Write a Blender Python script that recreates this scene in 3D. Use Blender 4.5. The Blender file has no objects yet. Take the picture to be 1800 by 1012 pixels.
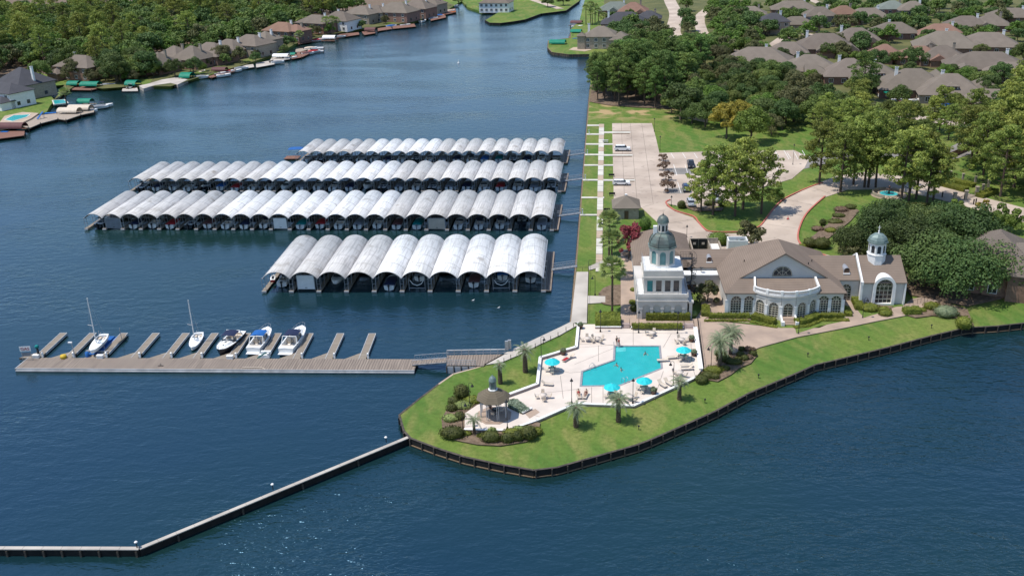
import bpy, bmesh, math, random
from mathutils import Vector, Matrix
from math import radians as R, sin, cos, pi, atan2, hypot
S = bpy.context.scene
C = S.collection
# ------------------------------------------------------------------ camera
FPX, CX, CY, CAMH = 1700.0, 900.0, 506.0, 78.0
AX = Vector((0.9968441, -0.0018770, -0.0793620))   # world X in camera (right, down, forward)
AY = Vector((0.0725165, -0.3852215, 0.9199705))
AZ = Vector((-0.0322988, -0.9228222, -0.3838696))
cam_d = bpy.data.cameras.new('camera'); cam = bpy.data.objects.new('camera', cam_d); C.objects.link(cam)
right = Vector((AX.x, AY.x, AZ.x)); down = Vector((AX.y, AY.y, AZ.y)); fwd = Vector((AX.z, AY.z, AZ.z))
mw = Matrix((right, -down, -fwd)).transposed().to_4x4(); mw.translation = Vector((0, 0, CAMH))
cam.matrix_world = mw
cam_d.sensor_width = 36; cam_d.lens = FPX/1800*36; cam_d.clip_start = 1; cam_d.clip_end = 20000
S.camera = cam
# ------------------------------------------------------------------ light
SUN_EL, SUN_AZ = R(67), R(194)       # azimuth measured from +X, counter-clockwise, of the direction TO the sun
w = bpy.data.worlds.new('World'); S.world = w; w.use_nodes = True
nt = w.node_tree; bg = nt.nodes['Background']
sky = nt.nodes.new('ShaderNodeTexSky'); sky.sky_type = 'NISHITA'; sky.sun_disc = False
sky.sun_elevation = SUN_EL; sky.sun_rotation = pi/2 - SUN_AZ; sky.air_density = 1.0; sky.dust_density = .15; sky.ozone_density = 3.0
nt.links.new(sky.outputs[0], bg.inputs[0]); bg.inputs[1].default_value = 0.15
sl = bpy.data.lights.new('sun', 'SUN'); sl.energy = 4.2; sl.angle = R(.55); sl.color = (1, .95, .87)
so = bpy.data.objects.new('sun', sl); C.objects.link(so)
sd = Vector((cos(SUN_EL)*cos(SUN_AZ), cos(SUN_EL)*sin(SUN_AZ), sin(SUN_EL)))
so.rotation_euler = sd.to_track_quat('Z', 'Y').to_euler(); so.location = (0, 0, 120)
S.view_settings.view_transform = 'Standard'; S.view_settings.look = 'None'
S.view_settings.exposure = 0.2; S.view_settings.gamma = 1
S.cycles.max_bounces = 6; S.cycles.sample_clamp_direct = 1.6; S.cycles.sample_clamp_indirect = 4; S.cycles.transparent_max_bounces = 6; S.cycles.caustics_reflective = False; S.cycles.caustics_refractive = False
# ------------------------------------------------------------------ helpers
G0 = 1.3                              # level of the land above the lake
def P(px, py, z=G0):
    """photo pixel -> world point at height z (survey of the place)"""
    c = Vector((px-CX, py-CY, FPX))
    d = Vector((AX.dot(c), AY.dot(c), AZ.dot(c)))
    t = (z-CAMH)/d.z
    return Vector((d.x*t, d.y*t, z))
def PP(pts, z=G0): return [tuple(P(x, y, z)[:2]) for x, y in pts]
rnd = random.Random(7)
class MB:
    def __init__(s): s.v = []; s.f = []; s.M = None; s.sm = []
    def add(s, vs, fs, smooth=False):
        n = len(s.v)
        if s.M is not None: vs = [tuple(s.M @ Vector(p)) for p in vs]
        s.v += [tuple(p) for p in vs]; s.f += [tuple(i+n for i in f) for f in fs]; s.sm += [smooth]*len(fs); return s
    def box(s, x0, x1, y0, y1, z0, z1):
        return s.add([(x0,y0,z0),(x1,y0,z0),(x1,y1,z0),(x0,y1,z0),(x0,y0,z1),(x1,y0,z1),(x1,y1,z1),(x0,y1,z1)],
              [(3,2,1,0),(4,5,6,7),(0,1,5,4),(1,2,6,5),(2,3,7,6),(3,0,4,7)])
    def beam(s, p, q, wd, h):          # box section beam from p to q (top centre line)
        p = Vector(p); q = Vector(q); d = (q-p); L = d.length; d.normalize()
        u = Vector((-d.y, d.x, 0)); u = u.normalized() if u.length > 1e-5 else Vector((0, 1, 0))
        n = u.cross(d)*-1
        if n.z < 0: n = -n
        vs = []
        for b in (p, q):
            for a, c in ((-1, 0), (1, 0), (1, -1), (-1, -1)): vs.append(b+u*a*wd/2+n*c*h)
        return s.add(vs, [(0,1,2,3),(7,6,5,4),(0,4,5,1),(1,5,6,2),(2,6,7,3),(3,7,4,0)])
    def prism(s, poly, z0, z1):
        a = sum(poly[i][0]*poly[(i+1) % len(poly)][1]-poly[(i+1) % len(poly)][0]*poly[i][1] for i in range(len(poly)))
        if a < 0: poly = poly[::-1]
        n = len(poly)
        return s.add([(x,y,z0) for x,y in poly]+[(x,y,z1) for x,y in poly],
            [tuple(range(n-1,-1,-1)), tuple(range(n,2*n))]+[(i,(i+1)%n,(i+1)%n+n,i+n) for i in range(n)])
    def tube(s, p, q, r, r2=None, n=8, caps=True):
        p = Vector(p); q = Vector(q); r2 = r if r2 is None else r2; d = q-p
        u = d.orthogonal().normalized(); w_ = d.normalized().cross(u)
        vs = [p+(u*cos(2*pi*i/n)+w_*sin(2*pi*i/n))*r for i in range(n)]+[q+(u*cos(2*pi*i/n)+w_*sin(2*pi*i/n))*r2 for i in range(n)]
        fs = [(i,(i+1)%n,(i+1)%n+n,i+n) for i in range(n)]
        s.add(vs, fs, n > 5)
        if caps: s.add(vs, [tuple(range(n-1,-1,-1)), tuple(range(n,2*n))])
        return s
    def path(s, pts, r, n=6):
        for a, b in zip(pts[:-1], pts[1:]): s.tube(a, b, r, n=n)
        return s
    def lathe(s, prof, c=(0,0,0), n=16, smooth=True, a0=0):
        vs = [(c[0]+r*cos(a0+2*pi*i/n), c[1]+r*sin(a0+2*pi*i/n), c[2]+z) for r, z in prof for i in range(n)]
        fs = [(j*n+i, j*n+(i+1)%n, (j+1)*n+(i+1)%n, (j+1)*n+i) for j in range(len(prof)-1) for i in range(n)]
        return s.add(vs, fs, smooth)
    def ball(s, c, rx, ry=None, rz=None, n=10, m=6):
        ry = ry or rx; rz = rz or rx
        vs = [(c[0]+rx*sin(pi*j/m)*cos(2*pi*i/n), c[1]+ry*sin(pi*j/m)*sin(2*pi*i/n), c[2]-rz*cos(pi*j/m)) for j in range(m+1) for i in range(n)]
        return s.add(vs, [(j*n+i, j*n+(i+1)%n, (j+1)*n+(i+1)%n, (j+1)*n+i) for j in range(m) for i in range(n)], True)
    def hip(s, x0, x1, y0, y1, z, pitch, gable=(0,0), t=.18, ax=None):
        """hip roof with closed underside; gable=(first,last) makes that end a gable; vec overhang not included"""
        lx, ly = x1-x0, y1-y0
        if (lx >= ly if ax is None else ax == 'X'):
            h = ly/2*pitch; ym = (y0+y1)/2
            a = (x0 if gable[0] else x0+ly/2, ym, z+h); b = (x1 if gable[1] else x1-ly/2, ym, z+h)
            c = [(x0,y0,z),(x1,y0,z),(x1,y1,z),(x0,y1,z)]
            fs = [(0,1,9,8),(2,3,8,9),(1,2,9),(3,0,8)]
        else:
            h = lx/2*pitch; xm = (x0+x1)/2
            a = (xm, y0 if gable[0] else y0+lx/2, z+h); b = (xm, y1 if gable[1] else y1-lx/2, z+h)
            c = [(x0,y0,z),(x1,y0,z),(x1,y1,z),(x0,y1,z)]
            fs = [(1,2,9,8),(3,0,8,9),(0,1,8),(2,3,9)]
        vs = c+[(p[0],p[1],p[2]-t) for p in c]+[a,b]
        return s.add(vs, fs+[(7,6,5,4),(0,4,5,1),(1,5,6,2),(2,6,7,3),(3,7,4,0)])
    def leafquad(s, c, n, sz, rg):
        n = n.normalized(); u = n.orthogonal().normalized(); w_ = n.cross(u); a = rg.random()*6.28
        u2 = (u*cos(a)+w_*sin(a))*sz*.5; v2 = (w_*cos(a)-u*sin(a))*sz*(.3+.25*rg.random())
        k = n*sz*.12
        b = len(s.v)
        s.v += [tuple(c-u2), tuple(c-v2+k), tuple(c+u2), tuple(c+v2+k)]; s.f.append((b,b+1,b+2,b+3)); s.sm.append(False)
    def mesh(s, name, mat):
        me = bpy.data.meshes.new(name); me.from_pydata(s.v, [], s.f)
        me.polygons.foreach_set('use_smooth', s.sm)
        me.materials.append(mat); me.update(); return me
    def build(s, name, mat, parent=None, loc=None, rz=0):
        o = bpy.data.objects.new(name, s.mesh(name, mat)); C.objects.link(o)
        if parent is not None: o.parent = parent
        if loc is not None: o.location = loc
        if rz: o.rotation_euler = (0,0,rz)
        return o
def B(): return MB()
def tag(o, label, cat, group=None):
    o['label'] = label; o['category'] = cat
    if group: o['group'] = group
    return o
def thing(name, label, cat, loc=(0,0,0), rz=0, group=None):
    o = bpy.data.objects.new(name, None); C.objects.link(o); o.location = loc; o.rotation_euler = (0,0,rz); o.empty_display_size = .3
    return tag(o, label, cat, group)
def kind(o, k='structure'): o['kind'] = k; return o
def dup(root, loc, rz=0, label=None, group=None, sc=None):
    r = root.copy(); C.objects.link(r); r.location = loc; r.rotation_euler = (0,0,rz)
    if sc is not None: r.scale = sc if hasattr(sc, '__len__') else (sc,sc,sc)
    if label: r['label'] = label
    if group: r['group'] = group
    for ch in root.children:
        c = ch.copy(); C.objects.link(c); c.parent = r
        for g in ch.children:
            d = g.copy(); C.objects.link(d); d.parent = c
    return r
# ------------------------------------------------------------------ materials
def _n(nt, t, **k):
    n = nt.nodes.new(t)
    for a, b in k.items(): setattr(n, a, b)
    return n
def mat(name, col, rough=.8, col2=None, scale=1.0, bump=0, rand=0, metal=0, spec=.3, detail=4, stretch=None, contrast=(.35,.65), bscale=None, sub=None):
    m = bpy.data.materials.new(name); m.use_nodes = True; nt = m.node_tree; b = nt.nodes['Principled BSDF']
    b.inputs['Roughness'].default_value = rough; b.inputs['Metallic'].default_value = metal; b.inputs['Specular IOR Level'].default_value = spec
    if col2 is None: col2 = tuple(c*.8 for c in col)
    tc = _n(nt, 'ShaderNodeTexCoord'); mp = _n(nt, 'ShaderNodeMapping')
    nt.links.new(tc.outputs['Object'], mp.inputs[0])
    if stretch: mp.inputs['Scale'].default_value = stretch
    nz = _n(nt, 'ShaderNodeTexNoise'); nz.inputs['Scale'].default_value = scale; nz.inputs['Detail'].default_value = detail
    nt.links.new(mp.outputs[0], nz.inputs['Vector'])
    mr = _n(nt, 'ShaderNodeMapRange'); mr.inputs[1].default_value = contrast[0]; mr.inputs[2].default_value = contrast[1]
    nt.links.new(nz.outputs[0], mr.inputs[0])
    mx = _n(nt, 'ShaderNodeMix', data_type='RGBA'); mx.inputs[6].default_value = (*col2, 1); mx.inputs[7].default_value = (*col, 1)
    nt.links.new(mr.outputs[0], mx.inputs[0]); out = mx.outputs[2]
    if rand:
        oi = _n(nt, 'ShaderNodeObjectInfo'); hs = _n(nt, 'ShaderNodeHueSaturation')
        a = _n(nt, 'ShaderNodeMapRange'); a.inputs[3].default_value = 1-rand; a.inputs[4].default_value = 1+rand
        h = _n(nt, 'ShaderNodeMapRange'); h.inputs[3].default_value = .5-rand*.06; h.inputs[4].default_value = .5+rand*.06
        ml = _n(nt, 'ShaderNodeMath', operation='MULTIPLY'); ml.inputs[1].default_value = 7.31
        fr = _n(nt, 'ShaderNodeMath', operation='FRACT')
        nt.links.new(oi.outputs['Random'], a.inputs[0]); nt.links.new(oi.outputs['Random'], ml.inputs[0]); nt.links.new(ml.outputs[0], fr.inputs[0]); nt.links.new(fr.outputs[0], h.inputs[0])
        nt.links.new(a.outputs[0], hs.inputs['Value']); nt.links.new(h.outputs[0], hs.inputs['Hue']); nt.links.new(out, hs.inputs['Color']); out = hs.outputs[0]
    nt.links.new(out, b.inputs['Base Color'])
    if bump:
        n2 = _n(nt, 'ShaderNodeTexNoise'); n2.inputs['Scale'].default_value = bscale or scale*6; nt.links.new(mp.outputs[0], n2.inputs['Vector'])
        bp = _n(nt, 'ShaderNodeBump'); bp.inputs['Distance'].default_value = bump; nt.links.new(n2.outputs[0], bp.inputs['Height']); nt.links.new(bp.outputs[0], b.inputs['Normal'])
    return m
def leafmat(name, col, col2, rand=.25):
    m = mat(name, col, .6, col2, scale=.9, rand=rand, spec=.25, contrast=(.3,.7), detail=3)
    nt = m.node_tree; b = nt.nodes['Principled BSDF']; o = nt.nodes['Material Output']
    src = b.inputs['Base Color'].links[0].from_socket
    tr = _n(nt, 'ShaderNodeBsdfTranslucent'); mx = _n(nt, 'ShaderNodeMixShader'); mx.inputs[0].default_value = .28
    nt.links.new(src, tr.inputs[0]); nt.links.new(b.outputs[0], mx.inputs[1]); nt.links.new(tr.outputs[0], mx.inputs[2]); nt.links.new(mx.outputs[0], o.inputs[0])
    return m
def node_math(nt, op, a, b=None):
    n = _n(nt, 'ShaderNodeMath', operation=op)
    for i, x in enumerate((a, b)):
        if x is None: continue
        if isinstance(x, (int, float)): n.inputs[i].default_value = x
        else: nt.links.new(x, n.inputs[i])
    return n.outputs[0]
def grassmat():
    m = bpy.data.materials.new('lawn_grass'); m.use_nodes = True; nt = m.node_tree; b = nt.nodes['Principled BSDF']; b.inputs['Roughness'].default_value = .85; b.inputs['Specular IOR Level'].default_value = .15
    tc = _n(nt, 'ShaderNodeTexCoord')
    def noise(s, d=4, dist=0, st=None):
        v = tc.outputs['Object']
        if st:
            mp = _n(nt, 'ShaderNodeMapping'); mp.inputs['Scale'].default_value = st; mp.inputs['Rotation'].default_value = (0,0,.6); nt.links.new(v, mp.inputs[0]); v = mp.outputs[0]
        n = _n(nt, 'ShaderNodeTexNoise'); n.inputs['Scale'].default_value = s; n.inputs['Detail'].default_value = d; n.inputs['Distortion'].default_value = dist
        nt.links.new(v, n.inputs['Vector']); return n.outputs[0]
    def rng(x, a, c, lo=0, hi=1):
        r = _n(nt, 'ShaderNodeMapRange'); r.inputs[1].default_value = a; r.inputs[2].default_value = c; r.inputs[3].default_value = lo; r.inputs[4].default_value = hi; nt.links.new(x, r.inputs[0]); return r.outputs[0]
    def mix(f, a, c):
        x = _n(nt, 'ShaderNodeMix', data_type='RGBA')
        if isinstance(f, float): x.inputs[0].default_value = f
        else: nt.links.new(f, x.inputs[0])
        for i, s in ((6, a), (7, c)):
            if isinstance(s, tuple): x.inputs[i].default_value = (*s, 1)
            else: nt.links.new(s, x.inputs[i])
        return x.outputs[2]
    c1 = mix(rng(noise(.05, 5, .5), .38, .62), (.082,.165,.030), (.145,.205,.040))
    c2 = mix(rng(noise(.30, 6, .8, (1,.35,1)), .44, .68, 0, .65), c1, (.27,.24,.085))
    c2 = mix(rng(noise(1.5, 5), .38, .66, 0, .5), c2, (.062,.105,.018))
    c2 = mix(rng(noise(9, 3), .45, .65, 0, .3), c2, (.05,.085,.012))
    # bare sandy patches north of the car park
    sp = _n(nt, 'ShaderNodeSeparateXYZ'); nt.links.new(tc.outputs['Object'], sp.inputs[0])
    dy = node_math(nt, 'ABSOLUTE', node_math(nt, 'SUBTRACT', sp.outputs[1], 356)); dx = node_math(nt, 'ABSOLUTE', node_math(nt, 'SUBTRACT', sp.outputs[0], 16))
    mask = node_math(nt, 'MINIMUM', rng(dy, 10, 24, 1, 0), rng(dx, 13, 22, 1, 0))
    pt = rng(noise(.16, 8, .3, (.8,1.2,1)), .50, .58)
    c2 = mix(node_math(nt, 'MULTIPLY', mask, pt), c2, (.40,.28,.15))
    wv = _n(nt, 'ShaderNodeTexWave', bands_direction='DIAGONAL'); wv.inputs['Scale'].default_value = .16; wv.inputs['Distortion'].default_value = 3.0; wv.inputs['Detail'].default_value = 1; wv.inputs['Detail Scale'].default_value = .25; nt.links.new(tc.outputs['Object'], wv.inputs[0])
    c2 = mix(rng(wv.outputs[1], .3, .7, 0, .11), c2, (.21,.27,.06))
    nt.links.new(c2, b.inputs['Base Color'])
    bp = _n(nt, 'ShaderNodeBump'); bp.inputs['Distance'].default_value = .08; nt.links.new(noise(12, 3), bp.inputs['Height']); nt.links.new(bp.outputs[0], b.inputs['Normal'])
    return m
def watermat():
    m = bpy.data.materials.new('lake_water'); m.use_nodes = True; nt = m.node_tree; b = nt.nodes['Principled BSDF']
    b.inputs['Roughness'].default_value = .17; b.inputs['IOR'].default_value = 1.9; b.inputs['Specular IOR Level'].default_value = .5; b.inputs['Specular Tint'].default_value = (.36,.68,1,1)
    tc = _n(nt, 'ShaderNodeTexCoord'); sp = _n(nt, 'ShaderNodeSeparateXYZ'); nt.links.new(tc.outputs['Object'], sp.inputs[0])
    def noise(s, d, st=(1,1,1), rot=0, dist=0):
        mp = _n(nt, 'ShaderNodeMapping'); mp.inputs['Scale'].default_value = st; mp.inputs['Rotation'].default_value = (0,0,rot); nt.links.new(tc.outputs['Object'], mp.inputs[0])
        n = _n(nt, 'ShaderNodeTexNoise'); n.inputs['Scale'].default_value = s; n.inputs['Detail'].default_value = d; n.inputs['Distortion'].default_value = dist; nt.links.new(mp.outputs[0], n.inputs['Vector']); return n.outputs[0]
    def rng(x, a, c, lo=0, hi=1):
        r = _n(nt, 'ShaderNodeMapRange'); r.inputs[1].default_value = a; r.inputs[2].default_value = c; r.inputs[3].default_value = lo; r.inputs[4].default_value = hi; nt.links.new(x, r.inputs[0]); return r.outputs[0]
    mx = _n(nt, 'ShaderNodeMix', data_type='RGBA'); mx.inputs[6].default_value = (.0055,.0235,.033,1); mx.inputs[7].default_value = (.0075,.027,.024,1)
    nt.links.new(rng(noise(.012, 3), .4, .6), mx.inputs[0]); nt.links.new(mx.outputs[2], b.inputs['Base Color'])
    # open lake (south / east of the breakwater) is choppier than the basin
    s1 = node_math(nt, 'SUBTRACT', 128, sp.outputs[1]); s2 = node_math(nt, 'MULTIPLY', node_math(nt, 'ADD', sp.outputs[0], 28), .85)
    chop = rng(node_math(nt, 'ADD', s1, s2), -6, 10, .46, 1.0)
    patch = rng(noise(.017, 4, (1,2.4,1), .3, .9), .38, .62, .35, 1.15)
    st = node_math(nt, 'MULTIPLY', chop, patch)
    h = node_math(nt, 'ADD', node_math(nt, 'MULTIPLY', noise(.30, 3, (1,1.9,1), -.35, .4), 1.0), node_math(nt, 'MULTIPLY', noise(1.1, 3, (1,1.8,1), -.2, .3), .42))
    bp = _n(nt, 'ShaderNodeBump'); bp.inputs['Distance'].default_value = .40; nt.links.new(h, bp.inputs['Height']); nt.links.new(st, bp.inputs['Strength']); nt.links.new(bp.outputs[0], b.inputs['Normal'])
    return m
def planks(name, col, col2, per=.16, axis='X', rough=.85):
    """boards: noise stretched across the boards plus dark joints"""
    m = mat(name, col, rough, col2, scale=.9, stretch=(7,.25,1) if axis == 'X' else (.25,7,1), contrast=(.3,.7), detail=3, bump=.01)
    nt = m.node_tree; b = nt.nodes['Principled BSDF']; src = b.inputs['Base Color'].links[0].from_socket
    tc = _n(nt, 'ShaderNodeTexCoord'); wv = _n(nt, 'ShaderNodeTexWave', bands_direction=axis); wv.inputs['Scale'].default_value = .314/per/3; wv.inputs['Distortion'].default_value = 1.5
    nt.links.new(tc.outputs['Object'], wv.inputs[0])
    cr = _n(nt, 'ShaderNodeMapRange'); cr.inputs[1].default_value = .0; cr.inputs[2].default_value = .3; cr.inputs[3].default_value = .55; cr.inputs[4].default_value = 1; nt.links.new(wv.outputs[1], cr.inputs[0])
    mu = _n(nt, 'ShaderNodeMix', data_type='RGBA', blend_type='MULTIPLY'); mu.inputs[0].default_value = 1; nt.links.new(src, mu.inputs[6]); nt.links.new(cr.outputs[0], mu.inputs[7]); nt.links.new(mu.outputs[2], b.inputs['Base Color'])
    return m
def vaultmat(name, base, dirty):
    m = mat(name, base, .42, tuple(c*.84 for c in base), scale=.35, stretch=(6,.35,3), rand=.10, spec=.4, contrast=(.3,.7))
    nt = m.node_tree; b = nt.nodes['Principled BSDF']; src = b.inputs['Base Color'].links[0].from_socket
    tc = _n(nt, 'ShaderNodeTexCoord'); oi = _n(nt, 'ShaderNodeObjectInfo')
    ml = _n(nt, 'ShaderNodeVectorMath', operation='SCALE'); cmb = _n(nt, 'ShaderNodeCombineXYZ')
    for i in range(3): nt.links.new(oi.outputs['Random'], cmb.inputs[i])
    nt.links.new(cmb.outputs[0], ml.inputs[0]); ml.inputs['Scale'].default_value = 80
    ad = _n(nt, 'ShaderNodeVectorMath', operation='ADD'); nt.links.new(tc.outputs['Object'], ad.inputs[0]); nt.links.new(ml.outputs[0], ad.inputs[1])
    n = _n(nt, 'ShaderNodeTexNoise'); n.inputs['Scale'].default_value = .28; n.inputs['Detail'].default_value = 5; n.inputs['Roughness'].default_value = .62; nt.links.new(ad.outputs[0], n.inputs['Vector'])
    r = _n(nt, 'ShaderNodeMapRange'); r.inputs[1].default_value = .57; r.inputs[2].default_value = .72; r.inputs[4].default_value = dirty; nt.links.new(n.outputs[0], r.inputs[0])
    x = _n(nt, 'ShaderNodeMix', data_type='RGBA'); nt.links.new(r.outputs[0], x.inputs[0]); nt.links.new(src, x.inputs[6]); x.inputs[7].default_value = (.24,.20,.155,1)
    # streaks down the curve of the sheet
    mp = _n(nt, 'ShaderNodeMapping'); mp.inputs['Scale'].default_value = (2.6,.14,.2); nt.links.new(ad.outputs[0], mp.inputs[0])
    n2 = _n(nt, 'ShaderNodeTexNoise'); n2.inputs['Scale'].default_value = 1.4; n2.inputs['Detail'].default_value = 4; nt.links.new(mp.outputs[0], n2.inputs['Vector'])
    r2 = _n(nt, 'ShaderNodeMapRange'); r2.inputs[1].default_value = .46; r2.inputs[2].default_value = .68; r2.inputs[4].default_value = .8*dirty; nt.links.new(n2.outputs[0], r2.inputs[0])
    y = _n(nt, 'ShaderNodeMix', data_type='RGBA'); nt.links.new(r2.outputs[0], y.inputs[0]); nt.links.new(x.outputs[2], y.inputs[6]); y.inputs[7].default_value = (.30,.285,.27,1)
    ws = _n(nt, 'ShaderNodeTexWave', bands_direction='Y'); ws.inputs['Scale'].default_value = .062; nt.links.new(tc.outputs['Object'], ws.inputs[0])
    r3 = _n(nt, 'ShaderNodeMapRange'); r3.inputs[1].default_value = .03; r3.inputs[2].default_value = .0; r3.inputs[4].default_value = .5; nt.links.new(ws.outputs[1], r3.inputs[0])
    z_ = _n(nt, 'ShaderNodeMix', data_type='RGBA'); nt.links.new(r3.outputs[0], z_.inputs[0]); nt.links.new(y.outputs[2], z_.inputs[6]); z_.inputs[7].default_value = (.33,.32,.30,1)
    nt.links.new(z_.outputs[2], b.inputs['Base Color'])
    wv = _n(nt, 'ShaderNodeTexWave', bands_direction='X'); wv.inputs['Scale'].default_value = 1.6; nt.links.new(tc.outputs['Object'], wv.inputs[0])
    bp = _n(nt, 'ShaderNodeBump'); bp.inputs['Distance'].default_value = .03; nt.links.new(wv.outputs[1], bp.inputs['Height']); nt.links.new(bp.outputs[0], b.inputs['Normal'])
    return m
def shingle(name, col, rand=.12):
    m = mat(name, col, .92, tuple(c*.80 for c in col), scale=.35, rand=rand, bump=.02, bscale=9, detail=9, spec=.1, contrast=(.25,.75))
    nt = m.node_tree; b = nt.nodes['Principled BSDF']; src = b.inputs['Base Color'].links[0].from_socket
    tc = _n(nt, 'ShaderNodeTexCoord'); wv = _n(nt, 'ShaderNodeTexWave', bands_direction='Z'); wv.inputs['Scale'].default_value = 1.5; wv.inputs['Distortion'].default_value = .6
    nt.links.new(tc.outputs['Object'], wv.inputs[0])
    cr = _n(nt, 'ShaderNodeMapRange'); cr.inputs[3].default_value = .82; nt.links.new(wv.outputs[1], cr.inputs[0])
    mu = _n(nt, 'ShaderNodeMix', data_type='RGBA', blend_type='MULTIPLY'); mu.inputs[0].default_value = 1; nt.links.new(src, mu.inputs[6]); nt.links.new(cr.outputs[0], mu.inputs[7]); nt.links.new(mu.outputs[2], b.inputs['Base Color'])
    return m
M = {}
M['water'] = watermat(); M['grass'] = grassmat()
M['conc'] = mat('pale_concrete', (.50,.455,.40), .85, (.36,.325,.285), scale=.18, bump=.01, detail=8)
M['lot'] = mat('car_park_concrete', (.54,.445,.365), .88, (.35,.28,.225), scale=.10, detail=9, contrast=(.3,.7))
_m = M['lot']; _nt = _m.node_tree; _b = _nt.nodes['Principled BSDF']; _s = _b.inputs['Base Color'].links[0].from_socket
_tc = _n(_nt,'ShaderNodeTexCoord'); _nz = _n(_nt,'ShaderNodeTexNoise'); _nz.inputs['Scale'].default_value = .55; _nz.inputs['Detail'].default_value = 7; _nt.links.new(_tc.outputs['Object'], _nz.inputs['Vector'])
_r = _n(_nt,'ShaderNodeMapRange'); _r.inputs[1].default_value = .60; _r.inputs[2].default_value = .74; _r.inputs[4].default_value = .6; _nt.links.new(_nz.outputs[0], _r.inputs[0])
_x = _n(_nt,'ShaderNodeMix',data_type='RGBA'); _nt.links.new(_r.outputs[0], _x.inputs[0]); _nt.links.new(_s, _x.inputs[6]); _x.inputs[7].default_value = (.20,.165,.14,1); _nt.links.new(_x.outputs[2], _b.inputs['Base Color'])
M['asph'] = mat('worn_asphalt', (.24,.225,.21), .9, (.17,.16,.15), scale=.2, detail=8)
M['walk'] = mat('walkway_slab', (.60,.57,.50), .85, (.48,.45,.39), scale=.4, detail=6)
M['walk2'] = mat('tan_walkway_slab', (.46,.36,.27), .85, (.38,.29,.215), scale=.4, detail=6)
M['paver'] = mat('terracotta_paving', (.40,.30,.23), .85, (.31,.235,.185), scale=.35, detail=8)
M['deck_w'] = mat('pool_deck_paint', (.65,.565,.49), .8, (.54,.47,.41), scale=.25, detail=8, contrast=(.3,.6))
M['mulch'] = mat('mulch_bed', (.20,.145,.10), .95, (.115,.08,.055), scale=1.6, detail=6)
M['soil'] = mat('lake_bed', (.07,.07,.045), .95)
M['redcurb'] = mat('red_kerb_paint', (.50,.13,.09), .75, (.38,.15,.12), scale=1.2)
M['line'] = mat('white_marking', (.72,.70,.66), .8)
M['seam'] = mat('paving_joint', (.20,.17,.145), .9)
M['wood'] = planks('weathered_boards', (.30,.245,.20), (.17,.138,.115))
M['woodY'] = planks('finger_boards', (.31,.265,.21), (.21,.17,.135), axis='Y')
M['woodr'] = planks('reddish_deck_boards', (.26,.135,.095), (.18,.09,.065))
M['woodl'] = planks('pale_deck_boards', (.42,.35,.28), (.32,.26,.205))
M['fascia'] = mat('dock_edge_aluminium', (.50,.50,.50), .5, (.36,.36,.36), scale=.6)
M['black'] = mat('tarred_timber', (.018,.016,.015), .8, (.008,.008,.008), scale=1.2)
M['pile'] = mat('grey_pile', (.10,.082,.065), .85, (.045,.04,.034), scale=1.5)
M['waler'] = mat('exposed_timber', (.21,.15,.095), .85)
M['brick'] = mat('salmon_brick', (.27,.165,.125), .85, (.20,.12,.09), scale=2.5, rand=.12)
M['stone'] = mat('tan_stone', (.38,.32,.25), .85, (.28,.235,.185), scale=1.5, rand=.1)
M['stucco'] = mat('painted_stucco', (.61,.585,.545), .75, (.52,.505,.48), scale=.4, detail=6)
M['tstucco'] = mat('warm_stucco', (.60,.555,.50), .75, (.50,.47,.43), scale=.35, detail=7)
M['white'] = mat('white_paint', (.80,.79,.77), .55, (.72,.71,.69), scale=1.0)
M['membrane'] = mat('white_roof_membrane', (.78,.78,.76), .6, (.60,.60,.59), scale=.5)
M['copper'] = mat('green_copper_roof', (.16,.215,.195), .5, (.095,.095,.085), scale=.8, detail=6, metal=.3, contrast=(.3,.7))
M['copperl'] = mat('verdigris_copper', (.22,.28,.265), .5, (.14,.19,.18), scale=1.5, metal=.2)
M['brown_metal'] = mat('brown_copper', (.15,.09,.07), .4, (.09,.06,.05), metal=.5)
M['glass'] = mat('window_glass', (.03,.036,.042), .12, (.02,.024,.03), spec=.8, scale=.5)
M['teal_glass'] = mat('teal_drape_behind_glass', (.0,.18,.19), .3, (.0,.13,.14), spec=.6)
M['cream'] = mat('cream_panel', (.62,.56,.44), .6)
M['iron'] = mat('black_iron', (.02,.02,.022), .5, spec=.4)
M['galv'] = mat('galvanised_steel', (.42,.43,.45), .45, (.33,.34,.36), metal=.4, scale=2)
M['ftrunk'] = mat('tree_bark', (.13,.10,.075), .9, (.07,.055,.04), scale=3, stretch=(3,3,.6))
M['ptrunk'] = mat('pine_bark', (.15,.105,.08), .9, (.08,.055,.042), scale=3, stretch=(3,3,.6))
M['palmtrunk'] = mat('palm_trunk', (.17,.125,.085), .9, (.07,.05,.035), scale=5, stretch=(1,1,2), bump=.05)
M['roof'] = shingle('brown_shingle', (.205,.172,.142))
M['slate'] = shingle('slate_shingle', (.085,.085,.095))
M['redroof'] = shingle('red_brown_shingle', (.25,.155,.115))
M['greenroof'] = shingle('green_grey_shingle', (.19,.215,.19))
M['mainroof'] = shingle('club_shingle', (.245,.190,.152), 0)
M['teal'] = mat('turquoise_canvas', (.02,.52,.56), .7, (.015,.46,.50), scale=2)
M['boathull'] = mat('white_gelcoat', (.80,.80,.78), .25, (.74,.74,.72), spec=.5)
M['navy'] = mat('navy_canvas', (.012,.02,.06), .7); M['blue'] = mat('blue_canvas', (.012,.11,.36), .7)
M['tealcv'] = mat('teal_canvas', (.0,.20,.20), .7); M['redcv'] = mat('red_canvas', (.36,.02,.025), .7)
M['greycv'] = mat('grey_canvas', (.20,.22,.25), .7); M['greencv'] = mat('green_canvas', (.0,.21,.13), .6, (.0,.16,.10))
M['tancv'] = mat('tan_canvas', (.60,.51,.41), .7, (.52,.44,.35)); M['marooncv'] = mat('maroon_canvas', (.13,.055,.055), .7)
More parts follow.
